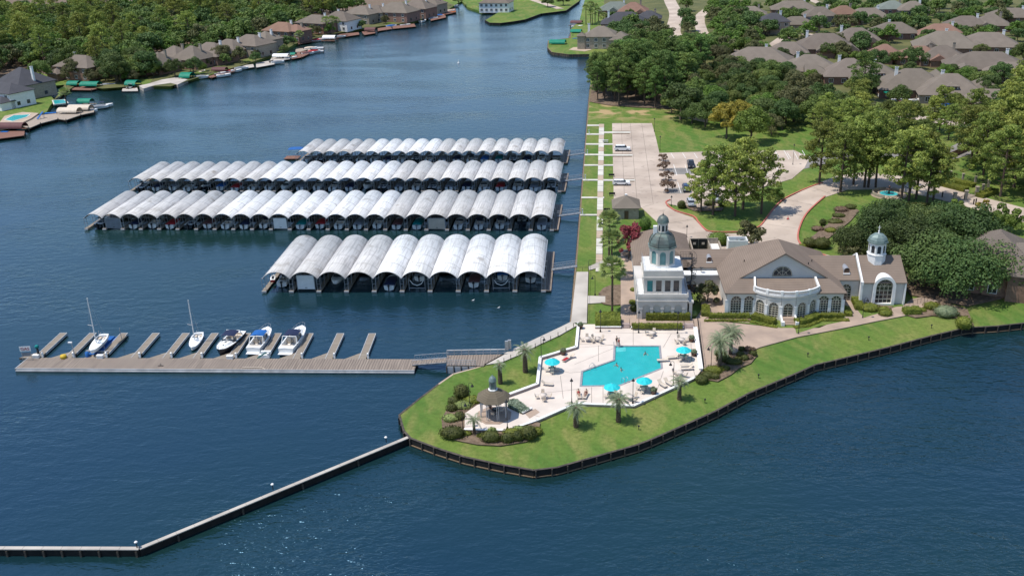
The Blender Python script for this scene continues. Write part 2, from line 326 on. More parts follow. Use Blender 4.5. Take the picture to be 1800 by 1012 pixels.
M['darkhull'] = mat('dark_gelcoat', (.012,.013,.02), .2, spec=.6)
M['skin'] = mat('skin', (.45,.26,.18), .6); M['hair'] = mat('dark_hair', (.03,.018,.012), .7)
M['poolw'] = None
# ------------------------------------------------------------------ plants
LM = {
 'oak': leafmat('oak_leaves', (.185,.235,.055), (.095,.135,.036), .34),
 'dark': leafmat('live_oak_leaves', (.120,.175,.048), (.062,.10,.032), .32),
 'bright': leafmat('bright_leaves', (.170,.245,.042), (.098,.165,.034)),
 'olive': leafmat('olive_leaves', (.170,.165,.066), (.100,.110,.046)),
 'yellow': leafmat('yellowing_leaves', (.40,.31,.045), (.22,.20,.04), .15),
 'pine': leafmat('pine_needles', (.32,.365,.072), (.15,.19,.046), .28),
 'pined': leafmat('dark_pine_needles', (.19,.275,.066), (.095,.155,.042), .3),
 'red': leafmat('crimson_blossom', (.36,.075,.08), (.19,.05,.05), .1),
 'plum': leafmat('plum_leaves', (.25,.165,.11), (.15,.10,.07), .1),
 'hedge': leafmat('hedge_leaves', (.235,.255,.040), (.12,.15,.026), .12),
 'hedged': leafmat('dark_hedge_leaves', (.120,.130,.032), (.065,.078,.022), .12),
 'palm': leafmat('palm_fronds', (.32,.38,.12), (.18,.24,.08), .12),
 'palmb': leafmat('pindo_fronds', (.27,.31,.18), (.17,.215,.12), .1),
 'limb': None}
def blob_leaves(mb, c, r, n, sz, rg, flat=1.0):
    for _ in range(n):
        u = rg.uniform(-.55, 1); a = rg.random()*6.283; q = math.sqrt(1-u*u)
        d = Vector((q*cos(a), q*sin(a), u)); k = r*(.72+.36*rg.random())
        p = Vector((c[0]+d.x*k, c[1]+d.y*k, c[2]+d.z*k*flat))
        nn = d+Vector((rg.uniform(-1,1), rg.uniform(-1,1), rg.uniform(-1,1)))*.55
        mb.leafquad(p, nn, sz*(.7+.7*rg.random()), rg)
def broad_mesh(seed, Rr=5.5, H=10.5, nb=26, nl=215, sz=.44):
    rg = random.Random(seed); cr = MB(); tk = MB(); zc = H*.55; ex = rg.uniform(.85,1.18)
    cs = []
    for i in range(nb):
        a = i*2.399+rg.random()*.8; t = math.sqrt((i+.5)/nb); rr = Rr*t*(.72+.2*rg.random())
        top = zc+(H-zc)*math.sqrt(max(0, 1-t*t))*(.75+.3*rg.random()); z = top-rg.random()*1.4-1.0
        if i % 4 == 3: z = zc-H*.14*rg.random(); rr = Rr*(.6+.25*rg.random())
        cs.append((rr*cos(a)*ex, rr*sin(a)/ex, z+rg.gauss(0,.35), Rr*rg.choice((.17,.22,.27,.34,.38))))
    for c in cs: blob_leaves(cr, c[:3], c[3], int(nl*(c[3]/Rr/.28)**1.4), sz, rg, .85)
    tk.tube((0,0,-.3), (.1,.05,H*.30), Rr*.065, Rr*.05, 8)
    for c in cs[::3]: tk.tube((.1,.05,H*.28), (c[0]*.8, c[1]*.8, c[2]), Rr*.03, Rr*.01, 5)
    return cr, tk
def pine_mesh(seed, H=18, sz=.40, spread=5.6, lo=.34, nl=150, n=34):
    rg = random.Random(seed); cr = MB(); tk = MB(); lean = rg.uniform(-.8,.8)
    tk.tube((0,0,-.3), (lean*.5,0,H*.55), .33, .23, 8); tk.tube((lean*.5,0,H*.55), (lean,0,H*.97), .23, .06, 7)
    for i in range(n):
        f = ((i+rg.random())/n)**.85; z = H*(lo+(1-lo)*f)-.5
        ext = spread*max(.08, (1-(abs(f-.42)/.64)**1.5))*(.45+.75*rg.random()); a = i*2.399+rg.random()*1.2
        x = lean*(z/H)+ext*cos(a)*.9; y = ext*sin(a)*.9; zz = z+ext*.10
        tk.tube((lean*z/H,0,z-.7), (x,y,zz-.15), .08, .03, 4, caps=False)
        for k in range(3):
            r = .65+.65*rg.random(); q = (x+rg.gauss(0,.85), y+rg.gauss(0,.85), zz+rg.uniform(-.35,.45))
            blob_leaves(cr, q, r, int(nl/3*r/.9), sz, rg, .62)
    return cr, tk
def proto(name, meshes, lm, tm):
    cr, tk = meshes
    return (name, cr.mesh('crown', lm), tk.mesh('trunk', tm))
PR = {}
for k, lm in (('oak','oak'),('dark','dark'),('bright','bright'),('olive','olive')):
    PR[k] = [proto('broadleaf_tree', broad_mesh(100+i*7+hash_i, nb=22+2*i), LM[lm], M['ftrunk']) for i, hash_i in ((0, len(k)),(1, len(k)*3),(2, len(k)*5))]
PR['yellow'] = [proto('broadleaf_tree', broad_mesh(55, 4.6, 11, 20), LM['yellow'], M['ftrunk'])]
PR['pine'] = [proto('pine_tree', pine_mesh(11+i), LM['pine'], M['ptrunk']) for i in range(4)]
PR['pinelow'] = [proto('pine_tree', pine_mesh(61+i, 17.5, lo=.22, spread=5.8, n=40), LM['pine'], M['ptrunk']) for i in range(4)]
PR['pined'] = [proto('pine_tree', pine_mesh(31+i, 17, lo=.30, spread=4.2), LM['pined'], M['ptrunk']) for i in range(3)]
PR['big'] = [proto('live_oak_tree', broad_mesh(71+i, (7.5,6.6,8.0)[i], (11.5,13,10)[i], 52, 230, .42), LM['dark'], M['ftrunk']) for i in range(3)]
PR['small'] = [proto('small_tree', broad_mesh(91, 2.2, 5, 14, 110, .34), LM['bright'], M['ftrunk'])]
PR['smallb'] = [proto('small_tree', broad_mesh(92, 2.2, 4.6, 14, 110, .34), LM['olive'], M['ftrunk'])]
PR['smally'] = [proto('small_tree', broad_mesh(93, 2.0, 5, 10, 60, .32), LM['yellow'], M['ftrunk'])]
PR['plum'] = [proto('ornamental_tree', broad_mesh(94, 1.9, 4.2, 12, 60, .30), LM['plum'], M['ftrunk'])]
PR['red'] = [proto('crape_myrtle', broad_mesh(95, 2.6, 7.6, 26, 110, .34), LM['red'], M['ftrunk'])]
PR['mag'] = [proto('magnolia_tree', broad_mesh(96, 3.0, 6.6, 24, 120, .42), LM['olive'], M['ftrunk'])]
PR['shrub'] = [proto('garden_shrub', broad_mesh(97, 2.2, 3.0, 12, 110, .34), LM['hedge'], M['ftrunk'])]
def tree(kd, loc, sc=1.0, label='', group=None, cat='tree', rg=rnd, zs=None, i=None):
    nm, cm, tm = PR[kd][rg.randrange(len(PR[kd])) if i is None else i]
    t = thing(nm, label, cat, loc, rg.random()*6.283, group); t.scale = (sc, sc, zs or sc)
    for n, me in (('crown', cm), ('trunk', tm)):
        o = bpy.data.objects.new(n, me); C.objects.link(o); o.parent = t
    return t
def inpoly(x, y, p):
    c = False; n = len(p); j = n-1
    for i in range(n):
        if (p[i][1] > y) != (p[j][1] > y) and x < (p[j][0]-p[i][0])*(y-p[i][1])/(p[j][1]-p[i][1])+p[i][0]: c = not c
        j = i
    return c
AVOID = []      # (x, y, r) discs kept free of scattered trees
ROADS = []      # (polyline, half width)
def segd(x, y, a, b):
    dx, dy = b[0]-a[0], b[1]-a[1]; L = dx*dx+dy*dy or 1; t = max(0, min(1, ((x-a[0])*dx+(y-a[1])*dy)/L))
    return hypot(x-a[0]-t*dx, y-a[1]-t*dy)
def free(x, y, m=0):
    if any(hypot(x-a, y-b) < r+m for a, b, r in AVOID): return False
    for pl, hw in ROADS:
        if any(segd(x, y, p, q) < hw+m+1 for p, q in zip(pl[:-1], pl[1:])): return False
    return True
QUEUE = []
def scatter(poly, step, kinds, label, group, seed, smin=.8, smax=1.25, cap=400, m=3.0, jit=.42):
    rg = random.Random(seed); xs = [p[0] for p in poly]; ys = [p[1] for p in poly]; n = 0; j = 0
    y = min(ys)
    while y < max(ys):
        x = min(xs)+(step*.5 if j % 2 else 0)
        while x < max(xs):
            a, b = x+rg.uniform(-jit,jit)*step, y+rg.uniform(-jit,jit)*step
            if inpoly(a, b, poly) and free(a, b, m) and n < cap:
                k = rg.choice(kinds); s = rg.uniform(smin, smax)
                QUEUE.append((b, k, (a, b, G0-.05), s, label[k] if isinstance(label, dict) else label, group if not isinstance(group, dict) else group[k], rg.random(), s*rg.uniform(.85,1.15))); n += 1
                AVOID.append((a, b, step*.2))
            x += step
        y += step*.87; j += 1
    return n
def plant_queue(nmax):
    """nearest broadleaf trees become things; the rest of the far wood is one mass"""
    QUEUE.sort(key=lambda q: q[0]); nb = 0; far = []
    for y, k, loc, s, lb, gr, rz, zs in QUEUE:
        if not k.startswith('pine'):
            nb += 1
            if nb > nmax: far.append((k, loc, s, rz, zs)); continue
        tree(k, loc, s, lb, gr, rg=random.Random(int(loc[0]*13+loc[1]*7)), zs=zs)
    lo = {k: broad_mesh(500+i, nb=20, nl=62, sz=.85) for i, k in enumerate(('oak','dark','olive','bright'))}
    mb = MB(); mi = []; ks = list(lo)
    for k, loc, s, rz, zs in far:
        for part, m_i in ((lo[k][0], ks.index(k)), (lo[k][1], 4)):
            a = rz*6.283; ca, sa = cos(a)*s, sin(a)*s; b0 = len(mb.v)
            mb.v += [(loc[0]+x*ca-y_*sa, loc[1]+x*sa+y_*ca, loc[2]+z*zs) for x, y_, z in part.v]
            mb.f += [tuple(i+b0 for i in f) for f in part.f]; mb.sm += part.sm; mi += [m_i]*len(part.f)
    me = mb.mesh('distant_wood', LM['oak'])
    for k in ('dark','olive','bright'): me.materials.append(LM[k])
    me.materials.append(M['ftrunk']); me.polygons.foreach_set('material_index', mi)
    o = bpy.data.objects.new('distant_wood', me); C.objects.link(o); kind(o, 'stuff'); tag(o, 'far off broadleaf wood and garden trees massed across the top of the view', 'wood')
    print('broadleaf things', min(nb,nmax), 'far', len(far), 'faces', len(mb.f))
def hedge(pts, wd, h, label, z=G0, lm='hedge', group='clipped hedges of the club', cat='hedge', name='clipped_hedge', sz=.26):
    """clipped hedge along a polyline of world points"""
    rg = random.Random(int(abs(pts[0][0]*31+pts[0][1]*17))); mb = MB()
    c = Vector((sum(p[0] for p in pts)/len(pts), sum(p[1] for p in pts)/len(pts), z))
    L = [Vector((p[0]-c.x, p[1]-c.y, 0)) for p in pts]
    for a, b in zip(L[:-1], L[1:]):
        d = b-a; ln = d.length; u = d.normalized(); s = Vector((-u.y, u.x, 0))
        mb.beam(a+Vector((0,0,h-.1))-u*.0, b+Vector((0,0,h-.1)), wd-.16, h-.1)
        n = int(ln*(wd+2*h)*30); n = min(n, 5200)
        for _ in range(n):
            t = rg.random()*ln; q = rg.uniform(0, wd+2*h)
            if q < wd: p = a+u*t+s*(q-wd/2)+Vector((0,0,h)); nn = Vector((0,0,1))
            else:
                sd_ = 1 if q < wd+h else -1; zz = (q-wd) % h; p = a+u*t+s*sd_*wd/2+Vector((0,0,zz)); nn = s*sd_
            p += Vector((rg.gauss(0,.035), rg.gauss(0,.035), rg.gauss(0,.05)))
            mb.leafquad(p, nn+Vector((rg.uniform(-1,1), rg.uniform(-1,1), rg.uniform(-.6,1)))*.55, sz, rg)
        for e, sg in ((a,-1),(b,1)):
            for _ in range(int(wd*h*30)):
                p = e+u*sg*.04+s*rg.uniform(-wd/2,wd/2)+Vector((0,0,rg.random()*h)); mb.leafquad(p, u*sg+Vector((rg.uniform(-1,1), rg.uniform(-1,1), rg.uniform(-.6,1)))*.5, sz, rg)
    o = mb.build(name, LM[lm], None, c); tag(o, label, cat, group); return o
def bush(loc, r, h, label, lm='hedge', group=None, sz=.26, name='round_bush', rx=None, rough=.08, cat='bush'):
    rg = random.Random(int(loc[0]*131+loc[1]*57)); mb = MB(); rx = rx or r
    mb.ball((0,0,h*.48), rx*.9, r*.9, h*.5, 12, 8)
    for _ in range(int(110*max(r,rx)*max(h,.8))+60):
        u = rg.uniform(-.75,1); a = rg.random()*6.283; q = math.sqrt(1-u*u); d = Vector((q*cos(a), q*sin(a), u)); k = 1+rg.gauss(0,rough)
        mb.leafquad(Vector((d.x*rx*k, d.y*r*k, h*.5+d.z*h*.5*k)), d+Vector((rg.uniform(-1,1), rg.uniform(-1,1), rg.uniform(-1,1)))*.5, sz, rg)
    o = mb.build(name, LM[lm], None, loc); tag(o, label, cat, group); return o
def frond(mb, a, L, rise, droop, rg, wd, n=7):
    pts = []
    for i in range(n+1):
        t = i/n; pts.append(Vector((cos(a)*L*t*(1-.18*t*droop), sin(a)*L*t*(1-.18*t*droop), rise*L*t-droop*L*t*t)))
    s = Vector((-sin(a), cos(a), 0))
    for i in range(n):
        p, q = pts[i], pts[i+1]; w_ = wd*(.5+1.2*sin(pi*min(1,(i+.8)/n)))
        for sg in (-1, 1):
            for k in range(3):
                t = (k+rg.random())/3; b = p.lerp(q, t); tip = b+s*sg*w_+(q-p)*.9+Vector((0,0,-w_*.45)); e = (q-p)*.30
                i0 = len(mb.v); mb.v += [tuple(b-e*.5), tuple(b+e*.6), tuple(tip)]; mb.f.append((i0,i0+1,i0+2)); mb.sm.append(False)
def palm(px, py, cx_, cy_, label, nf=34, L=2.6, lm='palmb', r=.28, skirt=True, group=None, wd=.28, fan=False, h=None):
    b = P(px, py); # height from crown pixel: solve so that crown projects at row cy_
    if h is None:
        lo, hi = .5, 25
        for _ in range(30):
            mid = (lo+hi)/2; d = Vector((b.x, b.y, G0+mid-CAMH)); c = AX*d.x+AY*d.y+AZ*d.z
            if c.y/c.z*FPX+CY > cy_: lo = mid
            else: hi = mid
        h = lo
    rg = random.Random(int(px*7+py)); t = thing('palm_tree', label, 'palm', b, rg.random()*6, group)
    tk = MB(); n = 9
    for i in range(n):
        z0, z1 = h*i/n-.1, h*(i+1)/n; rr = r*(1.15-.3*i/n); tk.tube((0,0,z0), (0,0,z1), rr*(.9), rr*1.12, 9)
    if not fan:
        tk.ball((0,0,h-.1), r*1.15, r*1.15, r*1.2)
    tk.build('trunk', M['palmtrunk'], t)
    cr = MB()
    for i in range(nf):
        a = i*2.399; k = i/nf
        if fan:
            el = 1.35-k*1.75; d = Vector((cos(a)*cos(el), sin(a)*cos(el), sin(el))); Lr = L*.50; p0 = Vector((0,0,h)); p1 = p0+d*Lr
            cr.tube(p0, p1, .03, .02, 3, caps=False); side = Vector((-sin(a), cos(a), 0)); up = side.cross(d).normalized(); side = (side+up*rg.uniform(-.35,.35)).normalized()
            for q in range(9):
                g = (q-4.5)/4.5*1.45; g2 = g+.34; gm = g+.17; rr = L*.46
                base = p1+(d*cos(g)+side*sin(g))*.06; e1 = p1+(d*cos(g)+side*sin(g))*rr*.6; e2 = p1+(d*cos(g2)+side*sin(g2))*rr*.6; tip = p1+(d*cos(gm)+side*sin(gm))*rr+Vector((0,0,-.28))
                i0 = len(cr.v); cr.v += [tuple(base), tuple(e1), tuple(tip), tuple(e2)]; cr.f.append((i0,i0+1,i0+2,i0+3)); cr.sm.append(False)
        else:
            cr.M = Matrix.Translation((0,0,h)); m2 = MB(); frond(m2, a, L*(.85+.35*rg.random()), 1.25-k*1.05, .80, rg, wd*.8); cr.add(m2.v, m2.f)
    cr.M = None
    if skirt:
        for i in range(5):
            a = i*2.4; m2 = MB(); frond(m2, a, L*.6, -.3, .5, rg, wd*.7, 4); cr.M = Matrix.Translation((0,0,h)); cr.add(m2.v, m2.f)
    cr.build('crown', LM[lm], t); return t
# ------------------------------------------------------------------ the lake, the land and the paving
lk = MB().add([(-4000,-800,0),(4000,-800,0),(4000,6000,0),(-4000,6000,0)], [(0,1,2,3)]).build('lake_water', M['water']); kind(lk)
bed = MB().add([(-4000,-800,-4),(4000,-800,-4),(4000,6000,-4),(-4000,6000,-4)], [(0,1,2,3)]).build('lake_bed', M['soil']); kind(bed)
def land(name, poly, z=G0, bot=-4.2, m='grass'): o = MB().prism(poly, bot, z).build(name, M[m]); return kind(o)
shoreS = [(1003,568),(985,577),(930,603),(890,622),(849,643),(797,657),(771,675),(738,700),(702,729),(710,757),(722,770),(770,788),(818,803),(880,816),(938,826),(979,821),(1038,804.5),(1118,782),(1142,773),(1209,744),(1258,722),(1318,690),(1393.4,658.6),(1433,641),(1480,630),(1560,610.5),(1637,590),(1688,578),(1702.6,575.5),(1750,573),(1800,567.6)]
SH = PP(shoreS)
east = [(100,171),(160,190),(700,330),(2600,900),(2600,5500),(120,5500)]
canal = PP([(1030,-8),(1023,20),(1019,36),(1003,52),(1003,67),(964,72),(963,84),(970,92),(1000,96),(1036,95.5),(1038,150),(1034.5,187),(1014.4,445)])
mainpoly = SH+east+[(60,900)]+canal
land('main_ground', mainpoly)
westpx = [(-60,236),(0,222),(45,208),(82,197),(88,186),(96,176),(84,163),(86,150),(135,147),(180,154),(195,152),(238,151),(300,151),(312,143),(350,135),(365,133),(420,116),(450,107),(478,97),(501,88),(527,73),(558,65),(594,57),(635,50),(673,45.5),(727,38),(758,28.5),(784,20),(800,9),(812,2),(822,13),(850,22),(885,14),(905,-3),(935,-12)]
land('west_bank_ground', PP(westpx)+[(-60,900),(-60,5500),(-3500,5500),(-3500,200)])
land('green_point_ground', PP([(853,36),(861,40.5),(880,41),(900,38.5),(923,34.7),(951,24.4),(975,21.5),(995,19),(1003,13),(1018,2.5),(1022,-9),(905,-12),(890,14),(868,27)]))
LAYER = [0]; M['dryg'] = mat('dry_garden_ground', (.13,.125,.045), .9, (.075,.085,.028), scale=.12, detail=8)
def sheet(name, px, m, z=None, lab=None, world=False):
    LAYER[0] += 1; zz = (G0+.02+.0045*LAYER[0]) if z is None else z
    p = px if world else PP(px)
    o = MB().prism(p, zz-.12, zz).build(name, M[m]); return kind(o)
sheet('woodland_floor', [(-60,205),(0,190),(45,120),(110,140),(180,148),(235,140),(262,125),(300,112),(380,96),(440,82),(470,70),(560,48),(620,30),(700,14),(800,-3),(830,-30),(-60,-30)], 'mulch'); sheet('suburb_soil', [(1062,30),(1068,80),(1200,110),(1270,118),(1400,150),(1500,190),(1700,225),(1960,240),(2000,-25),(1062,-25)], 'dryg'); sheet('garden_lawn', [(1284,62),(1302,56),(1332,66),(1326,80),(1288,82)], 'grass'); sheet('garden_lawn', [(1540,180),(1600,190),(1700,205),(1690,215),(1540,190)], 'grass')
sheet('west_yards', [(95,176),(135,149),(180,156),(235,152),(300,152),(350,136),(420,117),(478,98),(527,74),(594,58),(673,46),(727,39),(784,21),(798,9),(760,-5),(560,30),(430,66),(300,100),(120,140)], 'dryg'); [sheet('garden_lawn', q, 'grass') for q in ([(84,164),(86,152),(128,148),(110,143),(84,146)],[(235,150),(262,148),(268,140),(240,138)],[(676,44),(712,38),(716,33),(684,37)],[(340,132),(360,130),(366,124),(346,126)],[(602,55),(632,50),(626,46),(600,51)],[(430,111),(446,107),(440,103),(426,107)])]

def smooth(pts, k=6):
    out = []
    for i in range(len(pts)-1):
        p0 = Vector(pts[max(i-1,0)]); p1 = Vector(pts[i]); p2 = Vector(pts[i+1]); p3 = Vector(pts[min(i+2,len(pts)-1)])
        for j in range(k):
            t = j/k; out.append(tuple(.5*((2*p1)+(p2-p0)*t+(2*p0-5*p1+4*p2-p3)*t*t+(3*p1-p0-3*p2+p3)*t**3)))
    out.append(tuple(pts[-1])); return out
def ribbon(pts, wd, off=0):
    L, Rr = [], []
    for i, p in enumerate(pts):
        a = Vector(pts[max(i-1,0)]); b = Vector(pts[min(i+1,len(pts)-1)]); d = (b-a).normalized(); n = Vector((-d.y,d.x)); p = Vector(p)
        L.append(tuple(p+n*(off+wd/2))); Rr.append(tuple(p+n*(off-wd/2)))
    return L, Rr
def strip(name, pts, wd, m, off=0, z=None, h=None, parent=None):
    L, Rr = ribbon(pts, wd, off); LAYER[0] += 1; zz = (G0+.02+.0045*LAYER[0]) if z is None else z; hh = .15 if h is None else h
    n = len(L); mb = MB(); vs = [(x,y,zz) for x,y in L]+[(x,y,zz) for x,y in Rr]+[(x,y,zz-hh) for x,y in L]+[(x,y,zz-hh) for x,y in Rr]
    fs = []
    for i in range(n-1): fs += [(i,n+i,n+i+1,i+1),(i+1,2*n+i+1,2*n+i,i),(n+i,3*n+i,3*n+i+1,n+i+1)]
    fs += [(0,2*n,3*n,n),(n-1,2*n-1,4*n-1,3*n-1)]
    o = mb.add(vs, fs).build(name, M[m], parent)
    return kind(o)
# roads
def road(name, px, wd, m, world=False, curb=None):
    pts = smooth(px if world else PP(px)); ROADS.append((pts, wd/2)); strip(name, pts, wd, m)
    if curb:
        for s in (-1, 1):
            if curb == 'red' or curb == ('R' if s < 0 else 'L'): pass
road('service_road', [(1395,292),(1425,285),(1460,276),(1510,270),(1580,275),(1640,278),(1690,264),(1740,240),(1830,215)], 8, 'asph')
road('suburban_street', [(1440,178),(1500,184),(1560,197),(1640,212),(1720,222),(1800,226),(1900,228)], 7, 'lot')
road('suburban_street', [(1165,-40),(1177,0),(1188,25),(1184,60),(1215,72),(1260,78)], 8, 'lot')
road('suburban_street', [(1290,-12),(1243,18),(1230,32),(1234,55),(1250,76)], 6, 'lot')
road('suburban_street', [(1260,78),(1330,96),(1400,60),(1520,83),(1660,108),(1800,135),(1900,150)], 6, 'lot')
road('suburban_street', [(1395,-14),(1440,6),(1475,14)], 5, 'lot')
road('suburban_street', [(905,-30),(925,-6),(960,8),(985,16)], 5, 'lot')
sheet('car_park', [(1076,217.3),(1146,217.3),(1153.4,244.5),(1159,269.5),(1240,267),(1395.6,264.6),(1423,277),(1414,296),(1392,315),(1340,330),(1300,352),(1270,362),(1220,367),(1190,362),(1170.6,357.7),(1172,363),(1186,372),(1218,383),(1240.8,407),(1262,411),(1300,411),(1330,404),(1338,396),(1361,368),(1381,350.6),(1430,326),(1470,310),(1520,303),(1600,312),(1660,326),(1700,340),(1800,366),(1800,391),(1700,364),(1640,348),(1590,338),(1540,333),(1490,334),(1448,348),(1420,373),(1406,399),(1403,422),(1418,440),(1470,452),(1480,470),(1300,450),(1216,436),(1205,424),(1175,410),(1152,388),(1124,362),(1079,357)], 'lot')
ROADS.append((PP([(1110,225),(1115,350)]), 14)); ROADS.append((PP([(1160,290),(1380,290)]), 14)); ROADS.append((PP([(1130,370),(1230,415),(1380,420),(1400,370),(1440,340),(1520,318),(1600,322),(1700,350),(1800,378)]), 6))
sheet('asphalt_patch', [(1172,296),(1232,296),(1240,307),(1176,307)], 'asph'); sheet('asphalt_patch', [(1168,331),(1202,331),(1205,341),(1172,341)], 'asph')
def marks(name, segs, wd=.16, m='line'):
    mb = MB(); LAYER[0] += 1; zz = G0+.02+.0045*LAYER[0]
    for a, b in segs:
        a = P(*a); b = P(*b); d = (b-a).normalized(); n = Vector((-d.y,d.x,0))*wd/2
        mb.add([(*(a-n)[:2],zz),(*(b-n)[:2],zz),(*(b+n)[:2],zz),(*(a+n)[:2],zz)], [(0,1,2,3)])
    return kind(mb.build(name, M[m]))
sg = []
for i in range(12):
    x = 1182+i*20.5; sg.append(((x-3,269.5),(x+3,279)))
for i in range(10): x = 1186+i*20; sg.append(((x-2,290),(x+4,309)))
for i in range(6): x = 1193+i*18; sg.append(((x-2,321),(x+4,340)))
for i in range(4): sg.append(((1362+i*16,265),(1371+i*16,281)))
marks('parking_bay_lines', sg)
marks('paving_joints', [((1079,y),(1150,y+1)) for y in (240,262,285,310,335,356)]+[((x,218),(x+d,357)) for x, d in ((1108,12),(1128,20),(1092,6))]+[((1130,365),(1150,359)),((1165,395),(1225,385)),((1190,415),(1245,408))]+[((1345,395),(1400,402)),((1362,370),(1412,380)),((1385,352),(1430,362)),((1430,330),(1460,342))], .09, 'seam')
# lot planting strips that reach in from the walkway
for y, x1 in ((232,1107),(272,1111),(316,1115)):
    sheet('planting_strip', [(1077,y-1),(x1,y-1),(x1,y+4.5),(1077,y+4.5)], 'mulch')
    sheet('concrete_path', [(1060,y),(x1+1,y),(x1+1,y+2.6),(1060,y+2.6)], 'walk')
for y in (221,236.5,254,272.5,291,317,348,378.5):
    x0 = 1034.5-.0813*(y-187); sheet('cross_path', [(x0+.5,y-1.1),(1078 if y < 320 and y > 225 and y not in (236.5,272.5,317) else 1062,y-1.1),(1078 if y < 320 and y > 225 and y not in (236.5,272.5,317) else 1062,y+1.3),(x0+.4,y+1.3)], 'walk')
# walkway of alternating slabs
mbw, mbt = MB(), MB(); LAYER[0] += 1; zz = G0+.03+.0045*LAYER[0]
a0, a1 = P(1053,219), P(1047,479); b0, b1 = P(1061.9,219), P(1058.6,479); n = 26
for i in range(n):
    q = [a0.lerp(a1, i/n), b0.lerp(b1, i/n), b0.lerp(b1, (i+1)/n-.002), a0.lerp(a1, (i+1)/n-.002)]
    (mbw if i % 3 else mbt).prism([tuple(p[:2]) for p in q], zz-.1, zz)
kind(mbw.build('walkway', M['walk'])); kind(mbt.build('walkway', M['walk2']))
# canal side promenade and shore path
sheet('promenade', [(1013.5,479),(1034.5,479),(1032,569),(1003.5,568)], 'conc')
sheet('shore_path', [(1005,566),(1015,573),(985,590),(950,606),(910,626),(882,638),(849,643),(890,620.5),(930,602),(985,576)], 'conc')
sheet('garden_path', [(1034,470),(1076,452),(1091,452),(1091,466),(1062,469),(1036,476)], 'conc'); sheet('garden_path', [(1032,521),(1064,522),(1066,533),(1032,535)], 'conc')
sheet('club_paving', [(1091,440),(1116,440),(1119,562),(1222,562),(1232,548),(1232,500),(1275,500),(1275,551),(1240,560),(1320,566),(1372,578),(1392,578),(1440,578),(1490,556),(1482,527),(1500,523),(1509,534),(1520,552),(1560,545),(1575,541),(1586,540),(1602,527),(1640,520),(1655,530),(1640,540),(1612,552),(1540,566),(1478,579),(1400,594),(1335,612),(1316,620),(1285,650),(1262,655),(1250,652),(1236,650),(1222,577),(1046,577),(1091,560)], 'paver')
sheet('lawn_panel', [(1245,564),(1320,569),(1362,577),(1245,562)], 'grass')
sheet('lawn_panel', [(1396,574),(1440,566),(1485,562),(1488,565),(1440,575),(1400,588)], 'grass')
sheet('lawn_panel', [(1506,545),(1530,549),(1552,550),(1518,560)], 'grass')
sheet('mulch_bed', [(1245,556),(1320,562),(1318,566),(1240,561)], 'mulch'); sheet('mulch_bed', [(1500,533),(1570,540),(1562,550),(1506,544)], 'mulch')
sheet('mulch_bed', [(1585,553),(1625,545),(1650,530),(1700,545),(1712,574),(1700,578),(1680,560),(1640,556),(1610,560)], 'mulch')
sheet('mulch_bed', [(1232,656),(1262,640),(1290,622),(1316,616),(1332,625),(1320,640),(1300,648),(1285,660),(1262,672),(1236,668)], 'mulch')
sheet('mulch_bed', [(785,722),(800,700),(812,692),(830,700),(845,712),(840,716),(816,754),(893,757),(932,742),(950,745),(945,766),(925,778),(880,785),(840,783),(800,775),(778,758),(776,738)], 'mulch')
sheet('mulch_bed', [(1052,518),(1060,508),(1072,503),(1091,502),(1091,537),(1074,538),(1062,536),(1056,533),(1064,533),(1064,522),(1052,521)], 'mulch'); sheet('mulch_bed', [(1093,447),(1103,441),(1116,443),(1116,452),(1100,454)], 'mulch')
sheet('mulch_bed', [(1195,361),(1230,366),(1272,366),(1268,372),(1220,372)], 'mulch'); sheet('mulch_bed', [(1455,395),(1470,372),(1492,362),(1510,372),(1495,390),(1468,412),(1440,432),(1412,430)], 'mulch')
sheet('mulch_bed', [(1600,372),(1700,390),(1780,440),(1790,520),(1700,540),(1600,520),(1560,460)], 'mulch')
sheet('pine_straw_ground', [(1040,150),(1100,140),(1180,150),(1185,192),(1120,190),(1070,186),(1036,180)], 'mulch')
sheet('sand_patch', [(1568,187),(1592,190),(1588,200),(1562,196)], 'walk2')
# island kerbs, painted red
def kerb(px, w_=.35): strip('red_kerb', smooth(PP(px)), w_, 'redcurb', z=G0+.30, h=.3)
kerb([(1300,408.5),(1275,409),(1252,408),(1240.8,405),(1228,392),(1218,380.7),(1186,370.6),(1170.6,357.7),(1178,352)]); kerb([(1326,402),(1338,396),(1361,366),(1381,349),(1420,331),(1446,322)])
kerb([(1450,346),(1420,373.5),(1406,399),(1403,422),(1416,436),(1450,450),(1465,458)])
